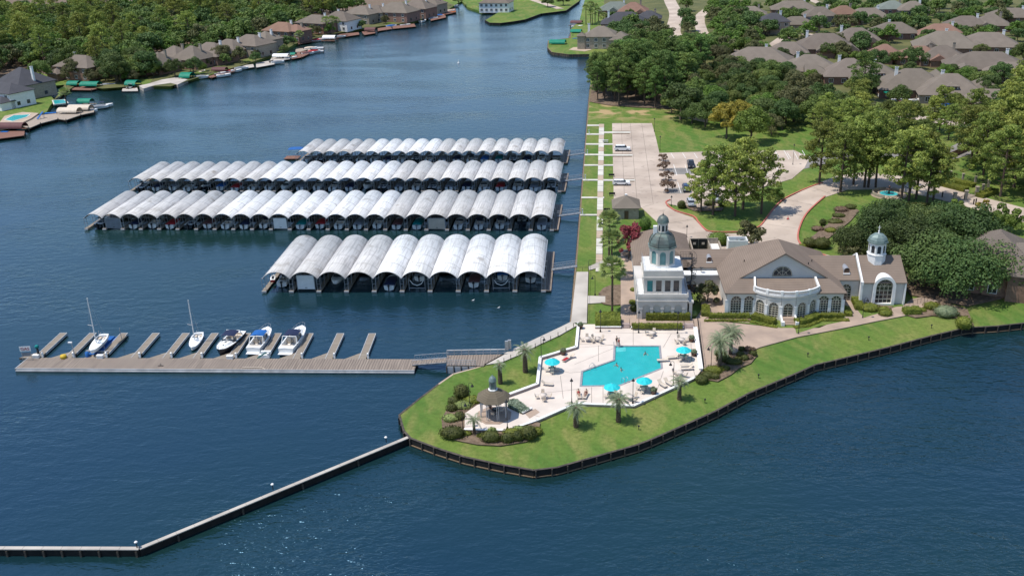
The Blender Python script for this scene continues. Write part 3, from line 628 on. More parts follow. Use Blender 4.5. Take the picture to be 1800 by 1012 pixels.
# ------------------------------------------------------------------ timber bulkhead round the point
def bulkhead(pts, name, label, spacing, z1=G0+.06, pm='pile', wm='black', hh=1.9, off=.12, bare=0):
    t = thing(name, label, 'seawall', (pts[0][0], pts[0][1], 0)); o = Vector((pts[0][0], pts[0][1], 0))
    mb = MB(); cp = MB(); wl = MB()
    for a, b in zip(pts[:-1], pts[1:]):
        a = Vector((*a, 0))-o; b = Vector((*b, 0))-o; d = (b-a).normalized(); n = Vector((d.y, -d.x, 0))
        mb.beam(a+Vector((0,0,z1-.06)), b+Vector((0,0,z1-.06)), .18, hh); cp.beam(a+Vector((0,0,z1)), b+d*.05+Vector((0,0,z1)), .34, .07)
        wl.beam(a+n*.16+Vector((0,0,.28)), b+n*.16+Vector((0,0,.28)), .14, .14)
    mb.build('board_wall', M[wm], t); cp.build('cap_board', M[pm], t)
    if bare: wl.build('waler', M['waler'], t)
    pl = None; d0 = 0; cnt = 0
    for a, b in zip(pts[:-1], pts[1:]):
        a = Vector((*a, 0))-o; b = Vector((*b, 0))-o; d = b-a; L = d.length; u = d.normalized(); n = Vector((u.y, -u.x, 0)); s = d0
        while s < L and cnt < 100:
            p = a+u*s+n*(off+.10)
            if pl is None:
                pl = MB().box(-.09,.09,-.1,.1,-1.2,z1-.12).build('pile', M[pm], t); q = pl
            else: q = pl.copy(); C.objects.link(q); q.parent = t
            q.location = p; q.rotation_euler = (0,0,atan2(u.y,u.x)); s += spacing; cnt += 1
        d0 = s-L
    return t
bulkhead(SH[10:], 'timber_bulkhead', 'long black timber seawall with grey piles along the lawn of the point', 2.35, bare=1)
bulkhead(SH[6:11], 'timber_bulkhead', 'short dark timber seawall at the western tip of the point, beside the breakwater', 2.4, z1=G0+.04)
bulkhead([SH[i] for i in range(0, 7)], 'concrete_bulkhead', 'low tan seawall under the shore path north of the boat pier', 2.5, pm='walk2', wm='pile', z1=G0+.02)
bulkhead(canal[::-1][0:3][::-1]+[SH[0]], 'sheet_pile_bulkhead', 'straight brown sheet pile seawall beside the slab walkway', 2.2, pm='waler', wm='pile', z1=G0+.03)
bulkhead(canal[3:10], 'timber_bulkhead', 'brown timber seawall round the small garden of the house on the far corner', 3, pm='waler', wm='pile')
bulkhead(PP([(853,36),(861,40.5),(880,41),(900,38.5),(923,34.7),(951,24.4),(975,21.5),(995,19),(1003,13),(1018,2.5)]), 'timber_bulkhead', 'dark timber seawall round the grassy point across the lake', 5, pm='pile')
# ------------------------------------------------------------------ breakwater
bw = [tuple(P(-60,962,1.15)[:2]), tuple(P(245,963,1.15)[:2]), tuple(P(722,766,1.15)[:2])]
t = thing('breakwater', 'long low breakwater wall with a pale cap and a bend at lower left', 'breakwater', (bw[1][0], bw[1][1], 0)); o_ = Vector((bw[1][0], bw[1][1], 0))
wl_, cp = MB(), MB()
for a, b in zip(bw[:-1], bw[1:]):
    a = Vector((*a,0))-o_; b = Vector((*b,0))-o_; wl_.beam(a+Vector((0,0,1.06)), b+Vector((0,0,1.06)), .32, 2.2)
    L = (b-a).length; n = int(L/2.4)
    for i in range(n):
        p, q = a.lerp(b, i/n), a.lerp(b, (i+.985)/n); cp.beam(p+Vector((0,0,1.18)), q+Vector((0,0,1.18)), .62, .13)
wl_.build('sheet_wall', M['black'], t); cp.build('concrete_cap', M['conc'], t)
pl = None
for (a, b), sp in zip(zip(bw[:-1], bw[1:]), (2.45, 9)):
    a = Vector((*a,0))-o_; b = Vector((*b,0))-o_; L = (b-a).length; u = (b-a).normalized(); s = .4
    while s < L-.3:
        p = (b-u*s)+Vector((u.y,-u.x,0))*.26
        q = MB().box(-.12,.12,-.12,.12,-1.2,.86).build('pile', M['pile'], t) if pl is None else pl.copy()
        if pl is None: pl = q
        else: C.objects.link(q); q.parent = t
        q.location = p; q.rotation_euler = (0,0,atan2(u.y,u.x)); s += sp
# ------------------------------------------------------------------ boats
def hull_sections(L, W, H, bow=.42, keel=.35, flare=.12, stern=.92, n=14, tz=.25):
    """rings of the hull from stern (y=0) to bow (y=L): sheer, chine, keel"""
    out = []
    for i in range(n+1):
        t = i/n; hw = W/2*(stern+(1-stern)*min(1,t*4)) if t < 1-bow else W/2*math.sqrt(max(0, 1-((t-(1-bow))/bow)**2.2))
        hw = max(hw, .02); sh = H*(1+tz*t*t); ch = hw*(1-flare)*(1-.25*t); kz = -keel*(1-t**4)
        y = L*t
        out.append((y, hw, sh, ch, kz, H*.35*(t**3)))
    return out
def boat_hull(mb, dk, L, W, H, cockpit=None, **k):
    sec = hull_sections(L, W, H, **k); vs = []; fs = []
    for y, hw, sh, ch, kz, cz in sec:
        vs += [(-hw,y,sh),(-ch,y-.0,cz),(0,y,kz+cz*.8),(ch,y,cz),(hw,y,sh)]
    m = 5
    for i in range(len(sec)-1):
        for j in range(4): fs.append((i*m+j, (i+1)*m+j, (i+1)*m+j+1, i*m+j+1))
    fs.append((4,3,2,1,0)); mb.add(vs, fs)
    # deck with a cockpit opening
    vs = []; fs = []
    for y, hw, sh, ch, kz, cz in sec:
        inn = .0
        if cockpit and cockpit[0] <= y/L <= cockpit[1]: inn = hw-.22
        vs += [(-hw,y,sh),(-max(inn,.001),y,sh+(.06 if not inn else 0)),(max(inn,.001),y,sh+(.06 if not inn else 0)),(hw,y,sh)]
    for i in range(len(sec)-1): fs += [(i*4,i*4+1,(i+1)*4+1,(i+1)*4),(i*4+2,i*4+3,(i+1)*4+3,(i+1)*4+2)]
    dk.add(vs, fs)
    if cockpit:
        y0, y1 = L*cockpit[0], L*cockpit[1]; w_ = W/2-.24; fl = H*.30
        dk.box(-w_, w_, y0, y1, fl-.1, fl); dk.box(-w_-.04,-w_, y0, y1, fl, H*1.02); dk.box(w_, w_+.04, y0, y1, fl, H*1.02); dk.box(-w_, w_, y0-.3, y0, fl, H*1.0); dk.box(-w_, w_, y1, y1+.05, fl, H*1.05)
def canopy(mb, x, y0, y1, z, sag=.14, n=6):
    vs = []; fs = []
    for i in range(n+1):
        a = -x+2*x*i/n; zz = z-sag*(a/x)**2; vs += [(a,y0,zz),(a,y1,zz-.03),(a,y0,zz-.05),(a,y1,zz-.08)]
    for i in range(n): fs += [(i*4,i*4+4,i*4+5,i*4+1),(i*4+2,i*4+3,i*4+7,i*4+6),(i*4,i*4+2,i*4+6,i*4+4),(i*4+1,i*4+5,i*4+7,i*4+3)]
    fs += [(0,1,3,2),(n*4,n*4+2,n*4+3,n*4+1)]; mb.add(vs, fs)
def powerboat(label, cover=None, hullm='boathull', canopym=None, L=6.2, W=2.35, H=.85, outboard=True, tower=False, group=None, loc=(0,0,0), rz=0):
    t = thing('motorboat', label, 'motorboat', loc, rz, group)
    h, d = MB(), MB(); boat_hull(h, d, L, W, H, cockpit=None if cover else (.16,.62))
    h.build('hull', M[hullm], t); d.build('deck', M['boathull'], t)
    if cover:
        c = MB(); vs = []; fs = []; n = 8; m = 9
        sec = hull_sections(L, W, H)
        for i in range(n+1):
            k = i/n; y = L*(.06+.86*k); hw = W/2*(1 if k < .5 else math.sqrt(max(.02, 1-((k-.5)/.56)**2)))+.04; hh = .55*sin(pi*min(1,k*.9+.16))**.7
            for j in range(m+1): a = pi*j/m; vs.append((-hw*cos(a), y, H*(1.0+.2*k*k)-.06+hh*sin(a)**.8))
        for i in range(n):
            for j in range(m): q = i*(m+1)+j; fs.append((q,q+1,q+m+2,q+m+1))
        fs.append(tuple(range(m+1))[::-1]); fs.append(tuple(range(n*(m+1),(n+1)*(m+1)))); c.add(vs, fs, True); c.build('canvas_cover', M[cover], t)
    else:
        s = MB(); s.box(-W*.33,W*.33,L*.19,L*.27,H*.4,H*.92); s.box(-.8,-.2,L*.42,L*.50,H*.35,H*.85); s.box(.2,.8,L*.42,L*.50,H*.35,H*.85); s.box(-.8,-.2,L*.41,L*.425,H*.85,H*1.2); s.box(.2,.8,L*.41,L*.425,H*.85,H*1.2); s.build('seats', M['greycv'] if hullm != 'boathull' else M['tancv'], t)
        g = MB(); x = W*.40; g.add([(-x,L*.58,H),(x,L*.58,H),(x*.85,L*.52,H+.5),(-x*.85,L*.52,H+.5),(-x,L*.595,H),(x,L*.595,H),(x*.85,L*.535,H+.5),(-x*.85,L*.535,H+.5)], [(0,1,2,3),(7,6,5,4),(0,4,5,1),(1,5,6,2),(2,6,7,3),(3,7,4,0)]); g.build('windshield', M['glass'], t)
    if outboard:
        e = MB(); e.ball((0,-.28,H+.12), .26, .34, .33); e.box(-.10,.10,-.42,-.18,-.3,H); e.tube((0,-.3,-.35),(0,-.3,-.1),.1,n=6); e.build('outboard_motor', M['iron'] if rnd.random() < .5 else M['greycv'], t)
    if canopym:
        f = MB();
        for sx in (-1,1):
            f.tube((sx*W*.42,L*.36,H),(sx*W*.36,L*.22,H+1.15),.03,n=5); f.tube((sx*W*.42,L*.36,H),(sx*W*.36,L*.50,H+1.15),.03,n=5)
        f.build('canopy_frame', M['galv'], t)
        c = MB(); canopy(c, W*.40, L*.20, L*.52, H+1.25); c.build('bimini_top', M[canopym], t)
    return t
def cruiser(label, loc, rz, canopym='navy', stripe=None, L=8.6, W=3.0, H=1.25, arch=True, hullm='boathull'):
    t = thing('cabin_cruiser', label, 'motorboat', loc, rz)
    h, d = MB(), MB(); boat_hull(h, d, L, W, H, cockpit=(.12,.50), keel=.5, bow=.5, tz=.28)
    ho = h.build('hull', M[hullm], t); d.build('deck', M['boathull'], t)
    c = MB(); n = 8; vs = []; fs = []
    for i in range(n+1):           # raised foredeck / cabin trunk
        k = i/n; y = L*(.52+.36*k); hw = W*.36*math.sqrt(max(.03,1-(k)**2.2)); z = H*(1+.28*((.52+.36*k)**2)); hh = .38*(1-k**3)+.02
        for j in range(7): a = pi*j/6; vs.append((-hw*cos(a), y, z+hh*sin(a)**.7))
    for i in range(n):
        for j in range(6): q = i*7+j; fs.append((q,q+1,q+8,q+7))
    fs.append(tuple(range(7))[::-1]); fs.append(tuple(range(n*7,n*7+7))); c.add(vs, fs, True); cab = c.build('cabin', M['boathull'], t)
    MB().ball((0,L*.68,H*1.12+.36),.24,.24,.05).ball((0,L*.80,H*1.2+.22),.16,.16,.05).build('hatch', M['glass'], cab)
    g = MB(); x = W*.44
    for p, q in (((-x,L*.50),(-x*.9,L*.60)),((-x*.9,L*.60),(0,L*.66)),((0,L*.66),(x*.9,L*.60)),((x*.9,L*.60),(x,L*.50))):
        a = Vector((*p,H*1.08)); b = Vector((*q,H*1.08)); u = Vector((0,-.32,.58)); a2 = a*1; b2 = b*1; a2 = a+u; b2 = b+u; a2.x *= .9; b2.x *= .9; o = Vector((0,.03,0))
        g.add([a,b,b2,a2,a+o,b+o,b2+o,a2+o], [(0,1,2,3),(7,6,5,4),(0,4,5,1),(1,5,6,2),(2,6,7,3),(3,7,4,0)])
    g.build('windshield', M['glass'], t)
    s = MB(); s.box(-W*.36,W*.36,L*.13,L*.19,.4,H*.85); s.box(-W*.36,W*.36,L*.115,L*.13,.4,H*1.12); s.box(-1.0,-.35,L*.40,L*.46,.4,H); s.box(.3,1.0,L*.40,L*.46,.4,H); s.box(-1.0,-.35,L*.395,L*.405,H,H*1.35); s.box(.3,1.0,L*.395,L*.405,H,H*1.35); s.box(.25,1.1,L*.48,L*.52,.4,H*1.15); s.build('seats', M['tancv'], t)
    MB().box(-W*.42,W*.42,-.75,.02,.28,.38).build('swim_platform', M['boathull'], t)
    if arch:
        a = MB(); a.path([(-W*.47,L*.20,H),(-W*.42,L*.27,H+1.25),(W*.42,L*.27,H+1.25),(W*.47,L*.20,H)], .07, 6); a.build('radar_arch', M['boathull'], t)
    f = MB()
    for sx in (-1,1): f.tube((sx*W*.44,L*.50,H),(sx*W*.38,L*.30,H+1.35),.025,n=5); f.tube((sx*W*.44,L*.5,H),(sx*W*.38,L*.56,H+1.35),.025,n=5)
    f.build('canopy_frame', M['galv'], t)
    k = MB(); canopy(k, W*.42, L*.29, L*.57, H+1.45, .16); k.build('bimini_top', M[canopym], t)
    r = MB(); pts = []
    for i in range(9):
        k_ = i/8; th = -1+2*k_; y = L*(.62+.40*(1-abs(th)**1.8)); x = W*.40*(1 if abs(th) > .9 else abs(th)**.6)*(1 if th > 0 else -1); z = H*(1+.28*(y/L)**2)
        pts.append((x,y,z+.55)); r.tube((x,y-.05,z),(x,y,z+.55),.02,n=4)
    r.path(pts, .025, 5); r.build('bow_rail', M['galv'], t)
    if stripe:
        MB().box(-W*.475,-W*.46,-.0,L*.5,H*.72,H*.84).box(W*.46,W*.475,-.0,L*.5,H*.72,H*.84).build('stripe', M[stripe], ho)
    return t
def sailboat(label, loc, rz, L=6.8, W=2.3, H=.75, mast=9.0, tilt=0, tealh=False, z=0):
    t = thing('sailboat', label, 'sailboat', loc, rz); t.rotation_euler[0] = tilt
    h, d = MB(), MB(); boat_hull(h, d, L, W, H, cockpit=(.08,.36), bow=.68, stern=.72, keel=.25, tz=.15, n=18)
    h.build('hull', M['boathull'], t); d.build('deck', M['boathull'], t)
    c = MB(); c.ball((0,L*.53,H*1.03), W*.28, L*.17, .28, 12, 8); cab = c.build('cabin', M['boathull'], t)
    MB().box(-.28,.28,L*.38,L*.44,H*1.0,H*1.0+.24).build('companionway', M['glass'], cab)
    MB().box(-W*.30,-.25,L*.09,L*.34,.3,.52).box(.25,W*.30,L*.09,L*.34,.3,.52).build('seats', M['tancv'], t)
    m = MB(); m.tube((0,L*.60,H),(0,L*.57,H+mast),.11,.08,7); ms = m.build('mast', M['white'], t)
    MB().tube((-.95,L*.56,H+mast*.42),(0,L*.585,H+mast*.40),.045,n=5).tube((.95,L*.56,H+mast*.42),(0,L*.585,H+mast*.40),.045,n=5).build('spreaders', M['galv'], ms)
    MB().tube((0,L*.59,H+1.0),(0,L*.18,H+.95),.05,n=6).build('boom', M['galv'], t)
    r = MB(); top = (0,L*.57,H+mast)
    for p in ((0,L*.98,H*1.15),(0,.05,H),(-W*.45,L*.52,H),(W*.45,L*.52,H)): r.tube(p, top, .008, n=3)
    r.build('rigging', M['galv'], t)
    MB().box(-.025,.025,-.12,-.05,-.5,H+.1).build('rudder', M['teal_glass'] if tealh else M['boathull'], t)
    return t
# ------------------------------------------------------------------ covered docks
V1 = vaultmat('white_vault_sheet', (.84,.835,.82), .6); V2 = vaultmat('weathered_vault_sheet', (.62,.60,.575), .85)
def vault_mesh(p, L, rise, over=.0, n=16, t=.07):
    mb = MB(); vs = []; fs = []; Rr = (p*p/4+rise*rise)/(2*rise); a0 = math.asin(min(1, p/2/Rr))
    for i in range(n+1):
        a = -a0+2*a0*i/n; x = Rr*sin(a)+p/2; z = Rr*cos(a)-(Rr-rise)
        vs += [(x,0,z),(x,L,z),(x,0,z-t),(x,L,z-t)]
    for i in range(n): b = i*4; fs += [(b,b+4,b+5,b+1),(b+2,b+3,b+7,b+6),(b,b+2,b+6,b+4),(b+1,b+5,b+7,b+3)]
    fs += [(0,1,3,2),(n*4,n*4+2,n*4+3,n*4+1)]; mb.add(vs, fs, False); mb.sm[:] = [k % 4 < 2 for k in range(len(mb.f))]
    return mb
BAYS = {}
def covered_dock(key, label, xL, yL, xR, yR, pitches, L, rise, ze=3.3, posts=3, split=0):
    """xL,yL .. xR,yR: front line (south side) from left to right"""
    ang = atan2(yR-yL, xR-xL); t = thing('covered_dock', label, 'covered dock', (xL,yL,0), ang, 'rows of barrel roofed covered boat slips')
    x = 0; xs = [0]; ms = {}
    for i, p in enumerate(pitches):
        k = (round(p,2)); m = V1 if (i >= split[0] and i < split[1]) else V2
        kk = (k, m.name)
        if kk not in ms: ms[kk] = vault_mesh(p-.03, L, rise).mesh('roof_vault', m)
        o = bpy.data.objects.new('roof_vault', ms[kk]); C.objects.link(o); o.parent = t; o.location = (x+.015,0,ze+rnd.uniform(-.03,.03))
        x += p; xs.append(x)
    W = x; BAYS[key] = (t, xs, L, ang)
    MB().box(-.5,W+1.6,L/2-1.1,L/2+1.1,.28,.55).build('main_walkway', M['wood'], t)
    MB().box(W+.45,W+1.6,.2,L-.2,.25,.52).build('side_walkway', M['wood'], t)
    fm = None; pm = None
    for i, fx in enumerate(xs):
        f = MB().box(fx-.5,fx+.5,.05,L-.05,.26,.5) if False else None
        if fm is None:
            fm = MB().box(-.48,.48,.1,L-.1,.25,.5).mesh('finger_pier', M['woodY']); em = MB().box(-.5,.5,-.02,.1,.12,.53).mesh('end_cap', M['fascia'])
            b = MB(); b.tube((-.36,0,-.6),(-.36,0,ze+.02),.055,n=6); b.tube((.36,0,-.6),(.36,0,ze+.02),.055,n=6); b.box(-.42,.42,-.05,.05,ze-.16,ze-.02); b.tube((-.36,0,1.9),(.36,0,1.9),.03,n=5); pm = b.mesh('post_frame', M['galv'])
            gb = MB().box(-.09,.09,0,L,ze-.08,ze+.03).mesh('gutter_beam', M['galv'])
        for nm, me, y in [('finger_pier', fm, 0), ('end_cap', em, 0), ('gutter_beam', gb, 0)]+[('post_frame', pm, .5+(L/2-2)*j/(posts-1)) for j in range(posts)]:
            if nm == 'end_cap' and False: continue
            o = bpy.data.objects.new(nm, me); C.objects.link(o); o.parent = t; o.location = (fx,y,0)
    # trusses closing the middle of each bay
    tm = {}
    return t
r4 = covered_dock('r4', 'front covered dock, the shortest row with the ten widest white barrel vaults', -68.6, 184.2, -9.4, 184.2, [5.92]*10, 23.2, 1.55, split=(4,10), posts=4)
r3 = covered_dock('r3', 'second covered dock from the front, the row that reaches farthest left', -128.3, 225.6, -9.0, 222.3, [4.88]*16+[(119.35-4.88*16)/8]*8, 20.3, 1.2, split=(7,16))
r2 = covered_dock('r2', 'third covered dock from the front, with twenty-six barrel vaults', -131.4, 258.4, -8.0, 254.2, [123.47/26]*26, 18, 1.1, split=(8,16))
r1 = covered_dock('r1', 'rearmost covered dock, farthest across the basin, with a blue tarp at its left end', -90.4, 286.8, -8.0, 283.2, [82.48/19]*19, 15.6, 1.02, split=(5,10))
def bayloc(key, i, y, z=0, dx=0):
    t, xs, L, ang = BAYS[key]; x = (xs[i]+xs[i+1])/2+dx; o = t.location
    return (o.x+x*cos(ang)-y*sin(ang), o.y+x*sin(ang)+y*cos(ang), z)
ORD = ['first','second','third','fourth','fifth','sixth','seventh','eighth','ninth','tenth','eleventh','twelfth','thirteenth','fourteenth','fifteenth','sixteenth','seventeenth','eighteenth','nineteenth','twentieth','twenty-first','twenty-second','twenty-third','twenty-fourth','twenty-fifth','twenty-sixth']
ROWN = {'r4':'front covered dock','r3':'second covered dock from the front','r2':'third covered dock from the front','r1':'rearmost covered dock'}
protos = {}
ROWS_ = {'r4':'front dock','r3':'second dock from front','r2':'third dock from front','r1':'rearmost dock'}
VAR = {'white': dict(), 'whitecanopy': dict(canopym='navy'), 'bluecov': dict(cover='blue'), 'navycov': dict(cover='navy'), 'redcov': dict(cover='redcv'), 'tealcov': dict(cover='tealcv'), 'greycov': dict(cover='greycv'), 'marooncov': dict(cover='marooncv', hullm='boathull'), 'dark': dict(hullm='darkhull', canopym='greycv'), 'tancov': dict(cover='tancv')}
DESC = {'white':'open white motorboat','whitecanopy':'white motorboat with a navy canopy','bluecov':'motorboat under a bright blue cover','navycov':'motorboat under a navy cover','redcov':'motorboat under a red cover','tealcov':'motorboat under a teal cover','greycov':'motorboat under a grey cover','marooncov':'motorboat under a maroon cover','dark':'dark hulled motorboat with a grey canopy','tancov':'motorboat under a tan cover'}
def put(key, i, v, y=.9, z=.35, flip=False):
    lab = f"{DESC[v]}, {ORD[i]} bay from the left, {ROWS_[key]}"
    loc = bayloc(key, i, y if not flip else y+6.2, z); rz = BAYS[key][3]+(pi if flip else 0)
    if v not in protos: protos[v] = powerboat(lab, group='boats kept under the covered docks', loc=loc, rz=rz, **VAR[v])
    else: dup(protos[v], loc, rz, lab)
def lift(key, i):
    t = thing('boat_lift', f"white cradle boat lift in the {ORD[i]} bay from the left of the {ROWN[key]}", 'boat lift', bayloc(key, i, 1.6), BAYS[key][3], 'boat lifts under the covered docks')
    m = MB();
    for x in (-1.7,1.7):
        for y in (0,5): m.tube((x,y,-.3),(x,y,2.7),.07,n=6)
        m.tube((x,0,2.7),(x,5,2.7),.05,n=6)
    m.tube((-1.7,0,.5),(1.7,0,.5),.07,n=6); m.tube((-1.7,5,.5),(1.7,5,.5),.07,n=6); m.build('frame', M['galv'], t)
    MB().path([(-1.5,.1,2.3),(-.9,.1,1.4),(0,.1,1.05),(.9,.1,1.4),(1.5,.1,2.3)], .08, 6).build('sling', M['boathull'], t)
def door(key, i, m, what, w_=3.4, h=2.9, sag=0):
    t = thing('boathouse_door', f"{what}, {ORD[i]} bay from the left, {ROWS_[key]}", 'slip door', bayloc(key, i, 1.2 if key == 'r4' else .6), BAYS[key][3])
    b = MB(); b.box(-w_/2,w_/2,0,.08,.45,.45+h); b.build('panel', M[m], t)
    f = MB(); f.box(-w_/2-.12,-w_/2,-.03,.12,.2,.5+h); f.box(w_/2,w_/2+.12,-.03,.12,.2,.5+h); f.box(-w_/2-.12,w_/2+.12,-.03,.12,.45+h,.57+h); f.build('frame', M['galv'], t)
    MB().box(-.25,.25,-.06,0,.75,.85).build('handle', M['iron'], t)
lift('r4', 5); lift('r4', 8)
door('r4', 1, 'white', 'large white roll-up door', 3.6, 3.1); door('r3', 1, 'greycv', 'grey panelled door', 3.8, 2.6); door('r3', 10, 'white', 'white roll-up door', 3.3, 2.7); door('r3', 18, 'tancv', 'sand coloured canvas screen', 4.0, 2.7)
put('r4', 0, 'whitecanopy', 3.2); put('r4', 2, 'white', 2.2, .9, True); put('r4', 4, 'navycov', 1.1); put('r4', 7, 'marooncov', 2.6); put('r4', 8, 'bluecov', 5, 1.0); put('r4', 5, 'greycov', 4.6, 1.0); put('r4', 9, 'greycov', 5.2)
for i, v in {0:'dark',2:'navycov',3:'white',4:'redcov',5:'dark',6:'marooncov',7:'white',8:'navycov',9:'whitecanopy',11:'tealcov',12:'redcov',13:'white',14:'greycov',15:'white',16:'marooncov',17:'tealcov',19:'white',20:'whitecanopy',21:'whitecanopy',23:'greycov'}.items():
    if i in (10,): continue
    put('r3', i, v, 1.0 if i % 3 else 1.5)
# bay 18 carries the sand screen: its boat sits farther in
put('r3', 22, 'dark', 4.5)
for i, v in enumerate(['dark','navycov','greycov','white','dark','bluecov','redcov','white','whitecanopy','white','greycov','white','white','navycov','whitecanopy','dark','greycov','white','dark','greycov','navycov','white','redcov','white','greycov','dark']): put('r2', i, v, .8+.5*(i%3), flip=(i % 5 == 4 and 'cov' not in v))
for i, v in enumerate(['white','dark','greycov','dark','white','white','navycov','white','dark','white','greycov','navycov','whitecanopy','bluecov','tealcov','dark','navycov','white',None]):
    if v: put('r1', i, v, .7+.4*(i%3))
# left ends: floating platforms, jet skis, kayak
def jetski(label, loc, rz, c='redcv'):
    t = thing('jet_ski', label, 'jet ski', loc, rz); h, d = MB(), MB(); boat_hull(h, d, 3.0, 1.1, .45, bow=.6, keel=.15); h.build('hull', M[c], t); d.build('deck', M['boathull'], t)
    MB().box(-.18,.18,.5,1.7,.45,.78).build('seat', M['iron'], t); MB().path([(-.38,1.9,1.0),(0,1.85,.95),(.38,1.9,1.0)],.03).tube((0,2.1,.45),(0,1.85,.95),.09,n=6).build('handlebar', M['iron'], t)
jetski('red jet ski parked at the left end of the front covered dock', bayloc('r4', 0, 5.0, .55, -2.6), .2)
tag(MB().box(-2.4,2.4,0,4.6,.3,.5).build('floating_platform', M['greycv'], None, bayloc('r4',0,8,0,.4)), 'grey floating platform behind the first bay of the front covered dock', 'float')
t = thing('blue_tarp_shelter', 'bright blue tarp over gear at the far left end of the rearmost covered dock', 'tarp', P(522,270,.5), .1)
b = MB(); b.hip(-2.6,2.6,-1.2,1.2,1.6,.5,t=.05); b.build('tarp', M['blue'], t); b = MB(); [b.tube((x,y,0),(x,y,1.6),.05,n=5) for x in (-2.3,2.3) for y in (-1,1)]; b.build('pole', M['galv'], t)
tag(MB().box(-2.4,2.2,-2.6,1.0,.25,.5).build('floating_dock', M['woodr'], None, P(516,278,0)), 'small reddish floating dock at the left end of the rearmost covered dock', 'dock')
# gangways from the seawall to the covered docks
def gangway(p, q, label, w_=1.3, h=1.1):
    p = Vector(p); q = Vector(q); d = q-p; L = d.length; t = thing('gangway', label, 'gangway', p, atan2(d.y,d.x), 'truss gangways to the covered docks'); dz = d.z/hypot(d.x,d.y); L = hypot(d.x,d.y)
    MB().beam((0,0,.0),(L,0,dz*L),w_,.1).build('ramp', M['wood' if w_ > 1.5 else 'greycv'], t)
    for s in (-1,1):
        m = MB(); y = s*w_/2; f = lambda x, z: (x,y,z+dz*x)
        m.tube(f(0,h),f(L,h),.05,n=5); m.tube(f(0,.1),f(L,.1),.05,n=5); n = 7
        for i in range(n+1): m.tube(f(L*i/n,.0),f(L*i/n,h),.03,n=4)
        for i in range(n): m.tube(f(L*(i+(i%2))/n,.1),f(L*(i+1-(i%2))/n,h),.025,n=4)
        m.build('railing', M['galv'], t)
for key, row in (('r4','front covered dock'),('r3','second covered dock from the front'),('r2','third covered dock from the front'),('r1','rearmost covered dock')):
    tt, xs, L, ang = BAYS[key]; y = tt.location.y+L/2+xs[-1]*sin(ang); a = -8.0 if key != 'r1' else -6.6; xs_ = -2.7+(y-204)*.0168
    gangway((xs_+.3,y,G0+.1), (a,y,.62), 'steel truss gangway from the walkway to the '+row)
# ------------------------------------------------------------------ the long open pier with fingers
x0, x1 = -103, -30.4
t = thing('floating_pier', 'long weathered plank pier with eleven angled finger docks', 'pier', (x0,148.3,0)); W = x1-x0
MB().box(0,W,0,4.35,.15,.6).build('main_deck', M['wood'], t)
MB().box(-.08,W+.05,-.14,0,.12,.66).box(-.14,0,-.14,4.4,.12,.66).box(0,W,-.3,-.14,.1,.32).build('edge_beam', M['fascia'], t)
fx = [P(px-5.5,585.5,.6).x-x0 for px in (124,176,231,287,340,391,448,502,558,612,668)]
fm = MB().box(-.62,.62,0,10.6,.15,.58).mesh('finger_dock', M['woodY']); gm = MB().prism([(-3.4,0),(.62,0),(.62,2.6),(-.62,2.6)],.16,.585).mesh('gusset', M['woodY']); em = MB().box(-.72,-.6199,0,10.7,.14,.62).box(.6199,.72,2.0,10.7,.14,.62).box(-.72,.72,10.6,10.7,.14,.62).mesh('edge_trim', M['fascia'])
for x in fx:
    for n, me in (('finger_dock', fm), ('gusset', gm), ('edge_trim', em)):
        o = bpy.data.objects.new(n, me); C.objects.link(o); o.parent = t; o.location = (x-.45,4.35,0); o.rotation_euler = (0,0,R(2.2))
def box_thing(name, label, cat, px, py, z, parts, group=None, rz=0):
    t = thing(name, label, cat, P(px,py,z), rz, group)
    for n, m, mb in parts: mb.build(n, M[m], t)
    return t
pt = ['the leftmost finger dock','the finger dock left of the sailboat on the lift','the third finger dock from the left','the fourth finger dock from the left','the finger dock left of the floating sailboat','the finger dock right of the floating sailboat','the finger dock between the navy and the white cruisers','the finger dock between the two white cruisers','the finger dock right of the rightmost cruiser','the second finger dock from the right','the rightmost finger dock']
for i, x in enumerate(fx):
    box_thing('dock_pedestal', 'power pedestal at the foot of '+pt[i], 'power pedestal', 0, 0, 0, [('body','white',MB().box(-.16,.16,-.14,.14,.0,.95)),('cap','galv',MB().hip(-.2,.2,-.18,.18,.97,.6,t=.05))], 'power pedestals on the plank pier').location = (x0+x+.55,152.9,.6)
for i, x in ((1, fx[0]), (3, fx[2]), (7, fx[6])):
    box_thing('dock_box', 'white box beside the foot of '+pt[i-1], 'dock box', 0, 0, 0, [('body','white',MB().box(-.55,.55,-.3,.3,0,.55)),('lid','white',MB().hip(-.6,.6,-.35,.35,.62,.25,t=.07))], 'white dock boxes').location = (x0+x-.5,152.6,.6)
